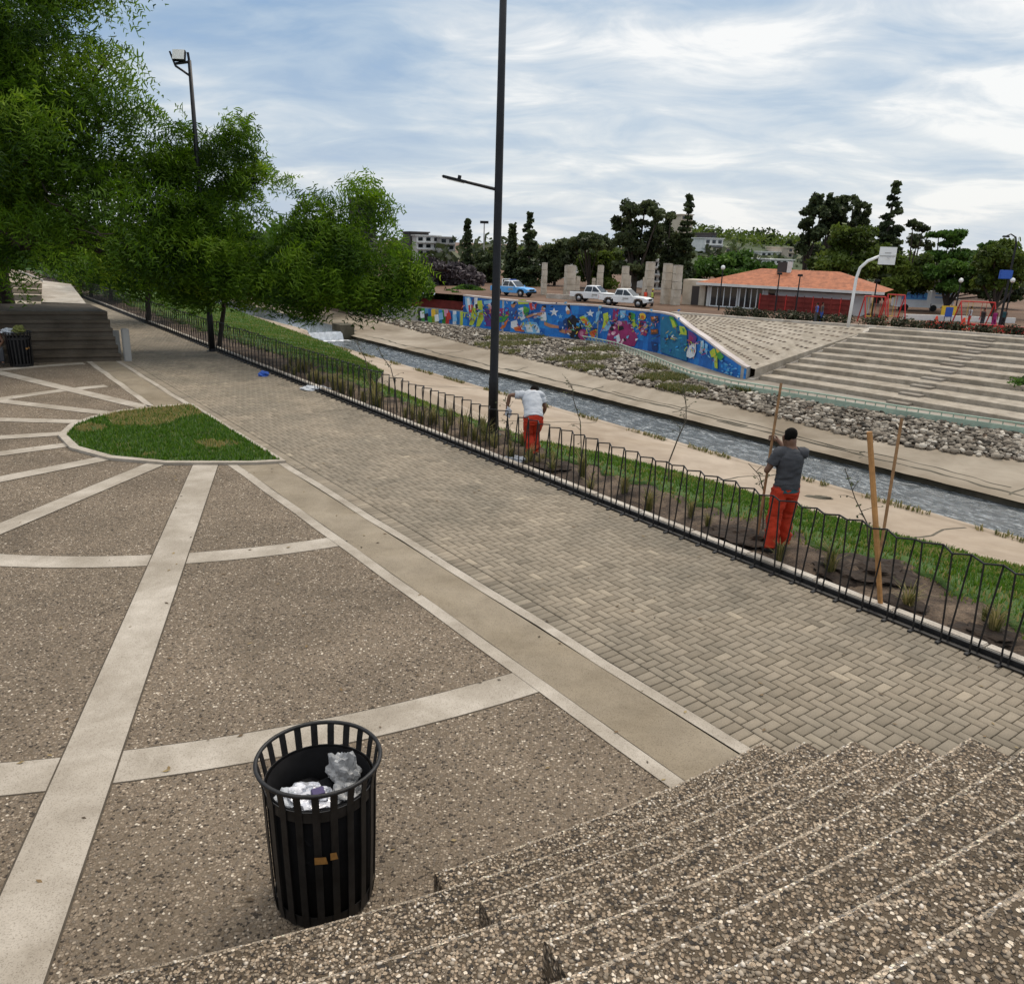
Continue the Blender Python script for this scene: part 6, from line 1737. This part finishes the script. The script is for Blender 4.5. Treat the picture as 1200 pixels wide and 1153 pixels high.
for i in range(41):
    f = i / 40
    u = U0 + (np.interp(f, [0, 1], [0, 1])) * (tops[-1][0] - U0) * 0 + f * (wall_hit(778, 366)[1] - U0)
    A_.append(wall_pt(u) - wall_nrm(u) * .35 + V3(0, 0, ztop(u) - .04))
    B_.append(S(36.9 + (52.7 - 36.9) * f, 65.1 + (57.3 - 65.1) * f, ZST - .02))
def cpt(f, g):
    i = min(39, int(f * 40)); q = f * 40 - i
    return A_[i].lerp(A_[i + 1], q).lerp(B_[i].lerp(B_[i + 1], q), g)
mb.grid([[cpt(i / 40, g / 12) for i in range(41)] for g in range(13)])
mb.grid([[cpt(0, g / 12) + V3(0, 0, .01) for g in range(13)], [S(36.75, ST(cpt(0, g / 12))[1], cpt(0, g / 12).z - .02) for g in range(13)], [S(36.75, ST(cpt(0, g / 12))[1], cpt(0, g / 12).z - 1.5) for g in range(13)]])
mb.cur = 1
for r_ in range(10):
    for i in range(34):
        f = (i + .5 + (.5 if r_ % 2 else 0)) / 36 ; g = (r_ + .7) / 10.6
        if random.random() < .08: continue
        L = (cpt(f, 1) - cpt(f, 0)).length
        if L * (1 - g) < .8 or L < 2.5: continue
        dg_ = .17 / max(L, 1); df = .0075
        mb.poly([cpt(f + a, g + b_) + V3(0, 0, .012) for a, b_ in ((-df, -dg_), (df, -dg_), (df, dg_), (-df, dg_))])
tag(mb.build('cellular_slope', [M_terrace, M_soil], fixn=False), 'pale concrete slope dotted with dark holes between the mural and the terrace', 'slope')
mb = MB()
e0 = [S(s, interp(s, [a for a, _ in street_front], [c_ for _, c_ in street_front]) - .1, ZST) for s in np.linspace(6, 52.7, 50)]
mb.grid([[p + V3(0, 0, z) + S(0, t) - S(0, 0) for p in e0] for t, z in ((0, -.3), (0, .12), (.6, .12), (.6, -.1))])
tag(mb.build('street_kerb', M_kerb), 'long pale kerb along the top of the slope and terrace', 'kerb')
pl = gnd(1192, 463, -4.6)
b_ = thing('shrub', 'green bushy plant growing on the terrace steps at the right edge', 'shrub', pl)
clumps_mesh('foliage', [(pl.x, pl.y, pl.z + .6, .7, .7, .5), (pl.x + .6, pl.y, pl.z + .9, .6, .6, .4), (pl.x + .2, pl.y - .2, pl.z + .4, .8, .6, .4)], 700, .10, M_green, b_, pl, 77)
mb = MB(); mb.tube([(0, 0, -.3), (0, 0, .5)], .04, 5); mb.build('stem', M_bark, b_)

# ================================================================== VEHICLES
def pickup(label, base, rz, paint_m, second=None, bar=False):
    """side profile in x (front = +x), width along y"""
    root = thing('pickup_truck', label, 'pickup truck', base, rz, 'parked pickup trucks')
    W_ = .90
    def prof(pts, y0, y1, mat, name, par, inset=0):
        mb = MB(); n = len(pts)
        a = [(x, y0, z) for x, z in pts]; c_ = [(x, y1, z) for x, z in pts]
        mb.prism([Vector(q) for q in a], Vector((0, y1 - y0, 0))); o = mb.build(name, mat, par)
        md = o.modifiers.new('bevel', 'BEVEL'); md.width = .045; md.segments = 2; md.limit_method = 'ANGLE'
        return o
    lower = [(-2.62, .52), (-2.62, 1.02), (-.95, 1.05), (.95, 1.06), (2.2, .98), (2.58, .86), (2.64, .55), (2.2, .42), (2.08, .72), (1.85, .84), (1.45, .84), (1.22, .72), (1.12, .40), (-.98, .40), (-1.10, .72), (-1.33, .84), (-1.72, .84), (-1.95, .72), (-2.05, .50)]
    body = prof(lower, -W_, W_, paint_m, 'body', root)
    mb = MB()                                   # cab with sides leaning in
    lo_ = [(-1.02, 1.04), (1.08, 1.05)]; P0 = [(-1.02, -.86, 1.04), (1.08, -.86, 1.05), (1.08, .86, 1.05), (-1.02, .86, 1.04)]; P1 = [(-.78, -.70, 1.72), (.28, -.70, 1.74), (.28, .70, 1.74), (-.78, .70, 1.72)]
    mb.hexa(P0, P1); cab = mb.build('cab', second or paint_m, root)
    md = cab.modifiers.new('bevel', 'BEVEL'); md.width = .05; md.segments = 2
    def lerp3(a, c_, f): return Vector(a).lerp(Vector(c_), f)
    for sg in (-1, 1):
        for (xa, xb, xc, xd) in ((-.90, -.10, -.06, -.70), (-.02, .93, .22, .02)):
            y0 = .86 * sg; mb = MB()
            def pt(x, f): return Vector((x, sg * (.866 + (.70 - .86) * f), 1.05 + .68 * f))
            mb.poly([pt(xa, .12), pt(xb, .12), pt(xc, .86), pt(xd, .86)]); mb.build('window', M_glass, cab, fixn=False)
    mb = MB(); mb.poly([(1.045, -.74, 1.115), (1.045, .74, 1.115), (.34, .62, 1.70), (.34, -.62, 1.70)]); mb.build('windscreen', M_glass, cab, fixn=False)
    mb = MB(); mb.poly([(-1.015, -.70, 1.12), (-1.015, .70, 1.12), (-.81, .58, 1.66), (-.81, -.58, 1.66)]); mb.build('rear_window', M_glass, cab, fixn=False)
    mb = MB(); mb.box((-1.83, 0, 1.045), (1.45, 1.55, .02)); mb.build('load_bed', M_rubber, root)
    for x in (1.65, -1.52):
        for sg in (-1, 1):
            M_ = Matrix.Translation((x, sg * .80, .38)) @ Matrix.Rotation(PI / 2, 4, 'X')
            mb = MB(); mb.lathe([(.22, -.12), (.34, -.11), (.385, -.06), (.385, .06), (.34, .11), (.22, .12)], n=20); mb.v = [tuple(M_ @ Vector(q)) for q in mb.v]; wh = mb.build('wheel', M_rubber, root, True)
            mb = MB(); mb.lathe([(.05, -.128), (.21, -.124), (.225, 0), (.21, .124), (.05, .128)], n=14); mb.v = [tuple(M_ @ Vector(q)) for q in mb.v]; mb.build('rim', M_rim, wh, True)
    for sg in (-1, 1):
        mb = MB(); mb.box((2.57, sg * .70, .80), (.12, .34, .15), None, .02); mb.build('headlight', M_head, root)
        mb = MB(); mb.box((-2.62, sg * .80, .85), (.05, .14, .3)); mb.build('tail_light', M_red, root)
        mb = MB(); mb.box((.88, sg * 1.0, 1.14), (.1, .18, .16), None, .02); mb.build('mirror', paint_m, root)
        mb = MB(); mb.box((.30, sg * .907, .82), (.62, .012, .16)); mb.box((.05, sg * .907, .66), (.3, .012, .05)); mb.build('door_badge', M_wallg, root)
    mb = MB(); mb.box((2.62, 0, .78), (.06, .95, .2)); mb.build('grille', M_rubber, root)
    mb = MB(); mb.box((2.66, 0, .52), (.14, 1.7, .2), None, .03); mb.build('bumper', M_rim if second is None else M_rubber, root)
    if bar:
        mb = MB(); mb.box((-.05, 0, 1.80), (.25, 1.1, .1), None, .02); mb.build('light_bar', M_blue, root)
        mb = MB(); mb.box((-1.0, 0, 1.84), (.08, 1.5, .08)); 
        for sg in (-1, 1): mb.box((-1.0, sg * .75, 1.45), (.08, .08, .8))
        mb.build('roll_bar', M_whitep, root)
    return root
dirw = lambda a, c_: math.atan2((c_ - a).y, (c_ - a).x)
p1 = at(697, 354, 88.0); p1.z = ZST; p2 = at(733, 357, 83.5); p2.z = ZST; p3 = at(601, 347, 94); p3.z = ZST
pickup('white pickup truck parked behind the mural, rear one of the two', p1, -.50, M_whitep)
pickup('white pickup truck parked behind the mural, front one beside the people', p2, -.50, M_whitep)
pickup('blue and white patrol pickup partly hidden by the lamp post', p3, -.62, M_sky, M_whitep, True)

# people across the river
def far_person(label, px, py, Y, rz, shirt, trous, z=ZST, hat=None, pose=None):
    p = at(px, py, Y); p.z = z
    return person(label, p, rz, pose or {}, shirt, trous, .6, hands=False, lv=1, hat=hat)
far_person('person in an orange work shirt standing beside the white pickup', 756, 356, 84.2, 2.4, M_cone, M_shoe)
far_person('person in a lime safety vest next to the one in orange', 764, 357, 84.6, 2.0, M_hiviz, M_shoe, hat=M_yellow)
far_person('person in blue standing in front of the red mesh of the house', 957, 366, 71, 1.0, M_blue, M_grey)
far_person('second person in dark clothes before the red mesh of the house', 963, 366, 71.5, 4.0, M_grey, M_blue)
far_person('person in a white shirt and red trousers at the playground', 1136, 374, 73, 1.0, M_white, M_red)
far_person('person in dark clothes walking on the playground path', 1151, 378, 71, 2.0, M_shoe, M_grey)
far_person('person in magenta clothes standing near the street lamp', 1164, 380, 70, 3.0, M_magenta, M_magenta)
far_person('person in dark green near the right hand street lamp', 1176, 376, 72, 2.0, M_teal, M_shoe)

# ================================================================== COLUMNS, HOUSE AND TOWN
cols_px = [(637, 309, 343, 5.5, 98), (667, 312, 344, 11, 97), (676, 325, 344, 5, 97), (702, 312, 346, 6, 95), (695, 326, 344, 3.5, 98), (731, 313, 349, 7, 94), (736, 323, 349, 3, 94), (759, 308, 354, 9, 91), (753.5, 325, 350, 3, 95), (779, 310, 357, 9, 89), (791, 312, 357, 9, 88)]
for i, (px, tp_, bt_, wd, Y) in enumerate(cols_px):
    h = at(px, tp_, Y).z - ZST; k = Y / CF * 1.03; b_ = at(px, bt_, Y); b_.z = ZST
    root = thing('concrete_column', ['pale square concrete column right of the dark conifers', 'widest rough concrete column behind the car park', 'short slim column beside the widest one', 'slim pale column before the stone pine', 'thin short post left of the slim pale column', 'pale column under the eucalyptus', 'thin short post beside the column under the eucalyptus', 'tall thick column behind the person in orange', 'thin short post left of the tall thick column', 'stained thick column left of the last one', 'last thick column nearest the red roofed house'][i], 'column', b_, .4, 'freestanding concrete columns')
    mb = MB(); n = 5
    for q in range(n):
        z0 = h * q / n; z1 = h * (q + 1) / n
        mb.box((random.uniform(-.03, .03), 0, (z0 + z1) / 2), (wd * k * (1 - .03 * q), wd * k * .8, z1 - z0 - .03))
    mb.build('shaft', M_column, root)
    if wd > 4:
        mb = MB(); mb.box((0, 0, h + .05), (wd * k * .9, wd * k * .75, .1)); mb.build('cap', M_kerb, root)

# house with the red roof
hA = at(823, 362, 88.0); hB = at(1024, 371, 79.5)
hA.z = hB.z = ZST
ax = (hB - hA); LEN = ax.length; rzh = math.atan2(ax.y, ax.x)
hs = thing('red_roofed_house', 'long low white house with an orange red tiled hip roof', 'house', hA, rzh)
dep = 6.5; he = at(823, 331, 88).z - ZST; hr = at(900, 320.5, 87).z - ZST + .45
mb = MB(); mb.box((LEN / 2 - .5, dep / 2, he / 2), (LEN - 1.5, dep - .6, he)); mb.build('wall', M_wallw, hs)
mb = MB(); ov = .7
r4 = [Vector((-ov, -ov, he)), Vector((LEN + ov, -ov, he)), Vector((LEN + ov, dep + ov, he)), Vector((-ov, dep + ov, he))]
g0, g1 = Vector((5.0, dep / 2, hr)), Vector((LEN - 4.2, dep / 2, hr))
mb.poly([r4[0], r4[1], g1, g0]); mb.poly([r4[1], r4[2], g1]); mb.poly([r4[2], r4[3], g0, g1]); mb.poly([r4[3], r4[0], g0]); mb.poly(r4[::-1])
rf = mb.build('roof', M_tile, hs)
mb = MB(); mb.box((LEN / 2, -ov - .03, he - .13), (LEN + 2 * ov, .08, .26)); mb.build('fascia', M_wallw, rf)
mb = MB(); mb.box((LEN / 2, -.12, he - .33), (LEN - 1, .3, .12)); mb.build('eave_shadow_strip', M_walld, rf)  # dark strip standing in for the shadow under the eave
def hx(px):                                       # facade position under a measured column
    d = ray(px, 350); det = d[0] * (-ax.y) - d[1] * (-ax.x); return (d[0] * hA.y - d[1] * hA.x) / det * LEN
mb = MB(); cx_ = hx(905.5); mb.box((cx_, dep * .42, hr - .1), (.95, .4, 1.7)); ch_ = mb.build('chimney', M_walld, rf)
mb = MB(); mb.box((cx_ + .7, dep * .42, hr - .05), (.4, .42, 1.7)); mb.build('chimney_side', M_wallw, ch_)
for a, c_ in ((832, 863), (866, 893)):
    x0, x1 = hx(a), hx(c_); dr = MB(); dr.box(((x0 + x1) / 2, .22, 1.15), (x1 - x0, .1, 2.2)); d_ = dr.build('glass_door', M_glass, hs)
    mb = MB()
    for q in range(5): mb.box((x0 + (x1 - x0) * q / 4, .15, 1.15), (.09, .06, 2.2))
    for z in (.06, 2.26): mb.box(((x0 + x1) / 2, .15, z), (x1 - x0 + .09, .055, .1))
    mb.build('door_frame', M_whitep, d_)
x0, x1 = hx(899), hx(907); mb = MB(); mb.box(((x0 + x1) / 2, .25, 1.6), (x1 - x0, .1, .9)); wn = mb.build('window', M_glass, hs)
mb = MB()
for z in (1.12, 2.08): mb.box(((x0 + x1) / 2, .19, z), (x1 - x0 + .2, .06, .08))
mb.build('frame', M_whitep, wn)
# red mesh screen in front of the house
xs0, xs1 = hx(895), hx(1000)
ms_ = thing('red_mesh_fence', 'dark red mesh screen in front of the right part of the house', 'fence', hA + Matrix.Rotation(rzh, 3, 'Z') @ V3(xs0, -1.6, 0), rzh)
LX = xs1 - xs0
mb = MB(); mb.box((LX / 2, 0, .85), (LX, .03, 1.5)); mb.build('mesh_panel', M_redwall, ms_)
for q in range(11):
    mb = MB(); mb.box((LX * q / 10, -.05, .85), (.09, .06, 1.7)); mb.build('post', M_redwall if q % 3 else M_red, ms_)
mb = MB()
for z in (.2, .65, 1.1, 1.55): mb.box((LX / 2, -.06, z), (LX, .04, .05))
mb.build('rails', M_redwall, ms_)
gb = thing('grey_outbuilding', 'plain grey concrete block at the left end of the red roofed house', 'building', at(811, 362, 89) * 1.0, rzh)
gb.location.z = ZST
hgt = at(811, 328, 89).z - ZST
mb = MB(); mb.box((0, 1.5, hgt / 2), (2.5, 3, hgt)); mb.build('wall', M_column, gb)
mb = MB(); mb.box((.2, -.02, 1.0), (.8, .05, 2.0)); mb.build('door', M_walld, gb)
# hedge along the kerb
hd = []
for i in range(80):
    f = i / 79; s = 48.5 - 34 * f
    p = S(s, interp(s, [a for a, _ in street_front], [c_ for _, c_ in street_front]) + 1.5 + random.uniform(-.3, .3), ZST + .35)
    if random.random() < .12: continue
    hd.append((p.x, p.y, p.z, .55, .55, random.uniform(.28, .55)))
hg = clumps_mesh('hedge', hd, 9000, .10, M_hedge, None, (0, 0, 0), 5)
tag(hg, 'low straggly brown green hedge along the top of the slope and terrace', 'hedge')

def block(label, px, top, wpx, Y, mat, floors, name='apartment_building', bot=345, dep=10, rz=.3, win=M_glass, zb=ZST, bays=4, roofm=None):
    k = Y / CF * 1.03; b_ = at(px, bot, Y); b_.z = zb; h = at(px, top, Y).z - zb; Wd = wpx * k
    root = thing(name, label, 'building', b_, rz)
    mb = MB(); mb.box((0, dep / 2, h / 2), (Wd, dep, h)); wl = mb.build('wall', mat, root)
    mb = MB(); mb.box((0, dep / 2, h + .12), (Wd + .5, dep + .5, .24)); mb.build('roof', roofm or mat, root)
    fh = h / floors
    for f in range(floors):
        for q in range(bays):
            x = -Wd / 2 + Wd * (q + .5) / bays
            mb = MB(); mb.box((x, -.03, fh * (f + .55)), (Wd / bays * .55, .1, fh * .5)); mb.build('window', win, root)
        if floors > 2:
            mb = MB(); mb.box((0, -.35, fh * f + .1), (Wd * .96, .7, .18)); mb.build('balcony_slab', mat, root)
    return root
block('white and grey apartment block behind the leafless trees on the left', 502, 277, 26, 170, M_wallw, 5, bays=3)
block('grey concrete apartment block right of the white one', 524, 279, 17, 168, M_wallg, 5, bays=2)
b_ = block('dark rooftop slab showing beside the feathery tree', 492, 273, 20, 175, M_walld, 5, bays=3)
block('dark brown tower block rising behind the feathery tree', 427, 233, 28, 165, M_walld, 9, bays=3, rz=.2)
block('small red fronted shop between the mast and the lamp post', 569, 329, 22, 140, M_redwall, 2, name='shop_building', bays=2)
block('white low house behind the first columns', 652, 312, 26, 150, M_wallw, 3, name='white_house', bays=3)
block('small white house half hidden behind the widest column', 668, 302, 14, 155, M_wallw, 4, name='white_house', bays=2)
block('white balconied block behind the tall thick column', 769, 306, 16, 120, M_wallw, 4, name='white_building', bays=2)
block('beige tower behind the dark spire tree', 806, 282, 34, 230, M_wallb, 6, bays=3, zb=0)
block('upper beige block behind the dark trees', 797, 252, 14, 240, M_wallb, 8, bays=2, zb=0)
block('pale stepped house on the hill right of the tower', 834, 280, 22, 220, M_wallw, 4, name='hill_house', bot=310, bays=3, zb=0)
block('beige low house on the hill with dark roof', 852, 291, 28, 215, M_wallb, 3, name='hill_house', bot=310, bays=3, zb=0, roofm=M_walld)
block('chimney like dark stair tower on the hill house', 833, 274, 7, 222, M_walld, 3, name='stair_tower', bot=310, bays=1, zb=0)
block('long pale hill house under the cypresses', 906, 296, 34, 220, M_wallw, 3, name='hill_house', bot=312, bays=5, zb=0)
block('square beige hill house right of the cypresses', 927, 291, 12, 218, M_wallb, 4, name='hill_house', bot=312, bays=2, zb=0)
block('small white house at the foot of the hill', 915, 305, 30, 200, M_wallw, 2, name='hill_house', bot=315, bays=4, zb=0)
block('white building glimpsed between the playground trees', 1108, 318, 34, 118, M_wallw, 3, name='white_building', bays=3)
mb = MB()                                                        # wooded rise behind the town
H0 = []
for f in np.linspace(0, 1, 26):
    px = 560 + 700 * f; z = 3.0 + 8 * math.exp(-((px - 830) / 80) ** 2) + 4 * math.exp(-((px - 950) / 90) ** 2) + 1.0 * math.sin(px * .05)
    H0.append((at(px, 320, 250), z))
mb.grid([[Vector((p.x, p.y - 60, ZST)) for p, z in H0], [Vector((p.x, p.y - 15, ZST + z * .7)) for p, z in H0], [Vector((p.x * 1.1, p.y + 30, ZST + z)) for p, z in H0], [Vector((p.x * 1.3, p.y + 150, ZST)) for p, z in H0]])
struct(mb.build('hill', M_hillveg, smooth=True, fixn=False))
cl = []
for i in range(420):                                             # tree line that closes the horizon
    px = random.uniform(-500, 1700); Y = random.uniform(150, 260)
    if 600 < px < 1000: Y += 40
    p = at(px, 330, Y); cl.append((p.x, Y, ZST + random.uniform(1, 4.2), random.uniform(2.5, 5), random.uniform(2.5, 4), random.uniform(2, 4)))
fw_ = clumps_mesh('distant_treeline', cl, 22000, .8, M_euca, None, (0, 0, 0), 91)
tag(fw_, 'far dark tree line closing the horizon behind the town', 'trees', kind='stuff')
cl = []
for i in range(40):
    px = -250 + 640 * i / 39; Y = random.uniform(95, 125); p = at(px, 330, Y); cl.append((p.x, Y, random.uniform(0, 5), 4, 4, random.uniform(2, 5)))
fw_ = clumps_mesh('left_treeline', cl, 9000, .5, M_green, None, (0, 0, 0), 92)
tag(fw_, 'green trees merging together behind the feathery trees on the left', 'trees', kind='stuff')

# mast, basketball hoop, street lamps
mp = at(566, 338, 150); mp.z = ZST; h = at(566, 262, 150).z - ZST
rt_ = thing('floodlight_mast', 'thin tall floodlight mast left of the lamp post on the skyline', 'mast', mp)
mb = MB(); mb.tube([(0, 0, 0), (0, 0, h)], [.16, .09], 8); mb.build('pole', M_wallg, rt_)
mb = MB(); mb.box((0, 0, h + .2), (1.5, .3, .45)); mb.build('lamp_rack', M_post, rt_)
hb = at(994, 381, 67.5); hb.z = ZST
rt_ = thing('basketball_hoop', 'white curved basketball post with white backboard above the terrace', 'basketball hoop', hb)
def rel(px, py, Y): return at(px, py, Y) - hb
mb = MB(); mb.tube([V3(0, 0, 0), rel(999, 352, 67.5), rel(1003.5, 326, 67.5), rel(1008, 314, 67.3), rel(1017, 306, 67.1), rel(1033, 299.5, 67.0)], [.13, .125, .12, .12, .12, .11], 10); mb.build('post', M_whitep, rt_, True)
c0 = rel(1040, 300, 66.9)
mb = MB(); mb.box(c0, (1.35, .06, 1.35)); bd = mb.build('backboard', M_whitep, rt_)
mb = MB(); mb.box(c0 + V3(0, -.04, -.02), (1.25, .02, .07)); mb.box(c0 + V3(0, -.045, .22), (.5, .02, .05)); mb.build('board_line', M_wallg, bd)
mb = MB(); rc_ = c0 + V3(.1, -.35, -.15); mb.tube([rc_ + V3(.23 * math.cos(2 * PI * i / 20), .23 * math.sin(2 * PI * i / 20), 0) for i in range(21)], .02, 5, False); mb.tube([c0 + V3(.1, -.02, -.15), rc_ + V3(0, .2, 0)], .025, 5); mb.build('rim', M_rim, rt_)
mb = MB(); mb.tube([rel(1033, 299.5, 67.0), rel(1050, 298.5, 66.9)], .07, 6); mb.build('arm_tip', M_whitep, rt_)
def street_lamp(label, px, bot, top, Y, globe=False, curved=False):
    b_ = at(px, bot, Y); b_.z = ZST; h = at(px, top, Y).z - ZST
    r_ = thing('street_lamp', label, 'street lamp', b_, 0, 'street lamps beyond the river')
    mb = MB()
    if curved: mb.tube([(0, 0, 0), (0, 0, h * .9), (-.15, 0, h * .97), (-.6, 0, h), (-.9, 0, h - .15)], [.10, .08, .06, .05, .05], 7)
    else: mb.tube([(0, 0, 0), (0, 0, h)], [.08, .055], 7)
    mb.build('pole', M_post, r_)
    mb = MB()
    if globe: mb.lathe([(.03, -.22), (.16, -.16), (.22, 0), (.16, .16), (.03, .22)], (0, 0, h + .2), 12); mb.build('globe', M_lens, r_, True)
    elif curved: mb.box((-.95, 0, h - .2), (.5, .25, .14), None, .03); mb.build('lamp_head', M_post, r_)
    else: mb.box((0, 0, h + .1), (.45, .2, .2), None, .03); mb.build('lamp_head', M_post, r_)
street_lamp('globe street lamp before the left part of the house', 842, 364, 316, 82, True)
street_lamp('black lamp post before the middle of the red roof', 908, 366, 322, 78)
street_lamp('short black lamp post right of the middle one', 932, 366, 324, 77)
street_lamp('thin black lamp post right of the basketball pole', 1021, 372, 330, 74)
street_lamp('tall dark street lamp with curved head at the right edge', 1170, 386, 274, 68, False, True)
street_lamp('globe street lamp beside the tall curved lamp', 1176, 380, 331, 76, True)
street_lamp('globe lamp among the playground trees', 1118, 372, 331, 80, True)
sgn = at(1183, 322, 68); rt_ = thing('sign_box', 'dark blue box sign fixed low on the right hand street lamp', 'sign', sgn)
mb = MB(); mb.box((-.3, 0, 0), (1.0, .25, .7), None, .03); mb.build('panel', M_blue, rt_)

# playground and street things at the right
def frame(label, px0, px1, bot, top, Y):
    a = at(px0, bot, Y); c_ = at(px1, bot, Y - .6); a.z = c_.z = ZST; h = at(px0, top, Y).z - ZST
    r_ = thing('swing_frame', label, 'play frame', a, 0, 'red playground frames'); d = c_ - a
    mb = MB()
    for q in (V3(0, 0, 0), d): 
        for sg in (-1, 1): mb.tube([q + V3(0, sg * .9, 0), q + V3(0, 0, h)], .06, 6)
    mb.build('legs', M_red, r_)
    mb = MB(); mb.tube([V3(0, 0, h), d + V3(0, 0, h)], .06, 6); mb.build('top_bar', M_red, r_)
    for f in (.3, .7):
        mb = MB(); q = d * f; mb.tube([q + V3(-.2, 0, h), q + V3(-.2, 0, .6)], .02, 4); mb.tube([q + V3(.2, 0, h), q + V3(.2, 0, .6)], .02, 4); mb.box(q + V3(0, 0, .58), (.5, .2, .05)); mb.build('swing', M_yellow if f < .5 else M_red, r_)
frame('red swing frame right of the house under the trees', 1010, 1034, 372, 347, 73)
frame('red swing frame beside the first swing', 1036, 1056, 374, 345, 74)
frame('wide red play frame under the spreading tree', 1122, 1162, 376, 353, 74)
for i, (px, py, Y) in enumerate(((1096, 382, 70), (1128, 384, 69))):
    p = at(px, py, Y); p.z = ZST; r_ = thing('traffic_cone', ['left one of the two red cones on the kerb', 'right one of the two red cones, beside the person in dark clothes'][i], 'cone', p, 0, 'red cones')
    mb = MB(); mb.lathe([(.30, .04), (.22, .3), (.08, .95), (.05, 1.0)], n=12); mb.build('body', M_cone, r_); mb = MB(); mb.box((0, 0, .02), (.75, .75, .05)); mb.build('base', M_cone, r_)
def lowwall(label, pa, pb, Ya, Yb, h, mat):
    a = at(*pa, Ya); c_ = at(*pb, Yb); a.z = c_.z = ZST; d = c_ - a; n_ = V3(-d.y, d.x, 0).normalized() * .35
    mb = MB(); mb.prism([a, c_, c_ + n_, a + n_], (0, 0, h)); tag(mb.build('low_wall', mat), label, 'wall')
lowwall('low red painted bench wall at the right end of the terrace top', (1135, 382), (1215, 388), 69, 66, .55, M_red)
lowwall('low red painted kerb wall behind the cones', (1085, 380), (1130, 382), 71, 70, .45, M_red)
lowwall('long white low wall at the back of the playground', (1060, 372), (1190, 376), 78, 78, .5, M_wallw)
lowwall('pale low wall beside the parked pickups', (640, 346), (690, 348), 92, 90, .5, M_kerb)
vn = at(1073, 362, 92); vn.z = ZST
rt_ = thing('parked_van', 'white van with a light blue side panel parked under the trees', 'van', vn, -.1)
mb = MB(); mb.prism([Vector(q) for q in ((-2.4, -.95, .4), (2.2, -.95, .4), (2.5, -.95, .9), (2.1, -.95, 1.3), (1.5, -.95, 2.2), (-2.4, -.95, 2.3))], (0, 1.9, 0)); mb.build('body', M_whitep, rt_)
mb = MB(); mb.box((-.7, -.965, 1.6), (2.7, .02, .75)); mb.build('side_panel', M_sky, rt_)
mb = MB(); 
for q in range(4): mb.box((-1.6 + q * .6, -.98, 1.6), (.12, .02, .42)); mb.box((-1.45 + q * .6, -.98, 1.6 + .15 * (-1) ** q), (.26, .02, .1))
mb.build('panel_marks', M_blue, rt_)
mb = MB(); mb.prism([Vector(q) for q in ((1.15, -.96, 1.35), (1.95, -.96, 1.35), (1.5, -.96, 2.0), (1.15, -.96, 2.0))], (0, .005, 0)); mb.build('window', M_glass, rt_)
for x in (-1.5, 1.5):
    M_ = Matrix.Translation((x, -.85, .36)) @ Matrix.Rotation(PI / 2, 4, 'X'); mb = MB(); mb.lathe([(.2, -.11), (.36, -.1), (.36, .1), (.2, .11)], n=16); mb.v = [tuple(M_ @ Vector(q)) for q in mb.v]; mb.build('wheel', M_rubber, rt_)
bn = at(1103, 360, 90); bn.z = ZST
rt_ = thing('banner_board', 'white display board with faint blue printing right of the van', 'board', bn, -.1)
mb = MB(); mb.box((0, 0, 2.2), (2.4, .06, 2.6)); mb.build('panel', M_whitep, rt_); mb = MB()
for z in (1.6, 2.0, 2.6): mb.box((0, -.035, z), (1.7, .01, .12))
mb.build('print', M_sky, rt_); mb = MB()
for x in (-1.1, 1.1): mb.tube([(x, .06, 0), (x, .06, 3.5)], .04, 6)
mb.build('posts', M_post, rt_)
for i, (px, py, Y, m_) in enumerate(((1107, 366, 79, M_yellow), (1116, 366, 79, M_yellow), (1111, 372, 77, M_blue))):
    p = at(px, py, Y); p.z = ZST; r_ = thing('play_panel', ['left yellow play panel under the trees', 'right yellow play panel under the trees', 'blue play panel in front of the yellow ones'][i], 'play panel', p, 0, 'play panels')
    mb = MB(); mb.box((0, 0, .9), (.7, .08, .9), None, .03); mb.build('panel', m_, r_); mb = MB(); mb.tube([(-.3, .05, 0), (-.3, .05, 1.2)], .03, 5); mb.tube([(.3, .05, 0), (.3, .05, 1.2)], .03, 5); mb.build('legs', M_post, r_)
bb_ = at(512, 335, 118); bb_.z = ZST
rt_ = thing('orange_tent', 'small orange tent under the leafless trees', 'tent', bb_); mb = MB(); mb.prism([V3(-2, 0, 0), V3(2, 0, 0), V3(0, 0, 2.0)], (0, 3, 0)); mb.build('cover', M_yellow, rt_); mb = MB(); mb.tube([V3(0, -.05, 0), V3(0, -.05, 2.1)], .05, 5); mb.build('pole', M_wood, rt_)

cl = []
for i in range(230):                                             # scrub and small trees covering the rise
    px = random.uniform(560, 1260); f = .45 + .55 * random.random()
    z = 3.0 + 8 * math.exp(-((px - 830) / 80) ** 2) + 4 * math.exp(-((px - 950) / 90) ** 2) + 1.0 * math.sin(px * .05)
    p = at(px, 320, 250); q = Vector((p.x, p.y - 60, 0)).lerp(Vector((p.x * 1.1, p.y + 30, 0)), f)
    zz = z * (.7 * f / .5 if f < .5 else .7 + .3 * (f - .5) / .5)
    r_ = random.uniform(1.4, 3.2); cl.append((q.x, q.y, ZST + zz + r_ * .2, r_ * 1.3, r_ * 1.3, r_ * .8))
tag(clumps_mesh('hill_scrub', cl, 14000, .5, M_olive, None, (0, 0, 0), 93), 'olive scrub and small trees covering the hillside among the houses', 'scrub', kind='stuff')
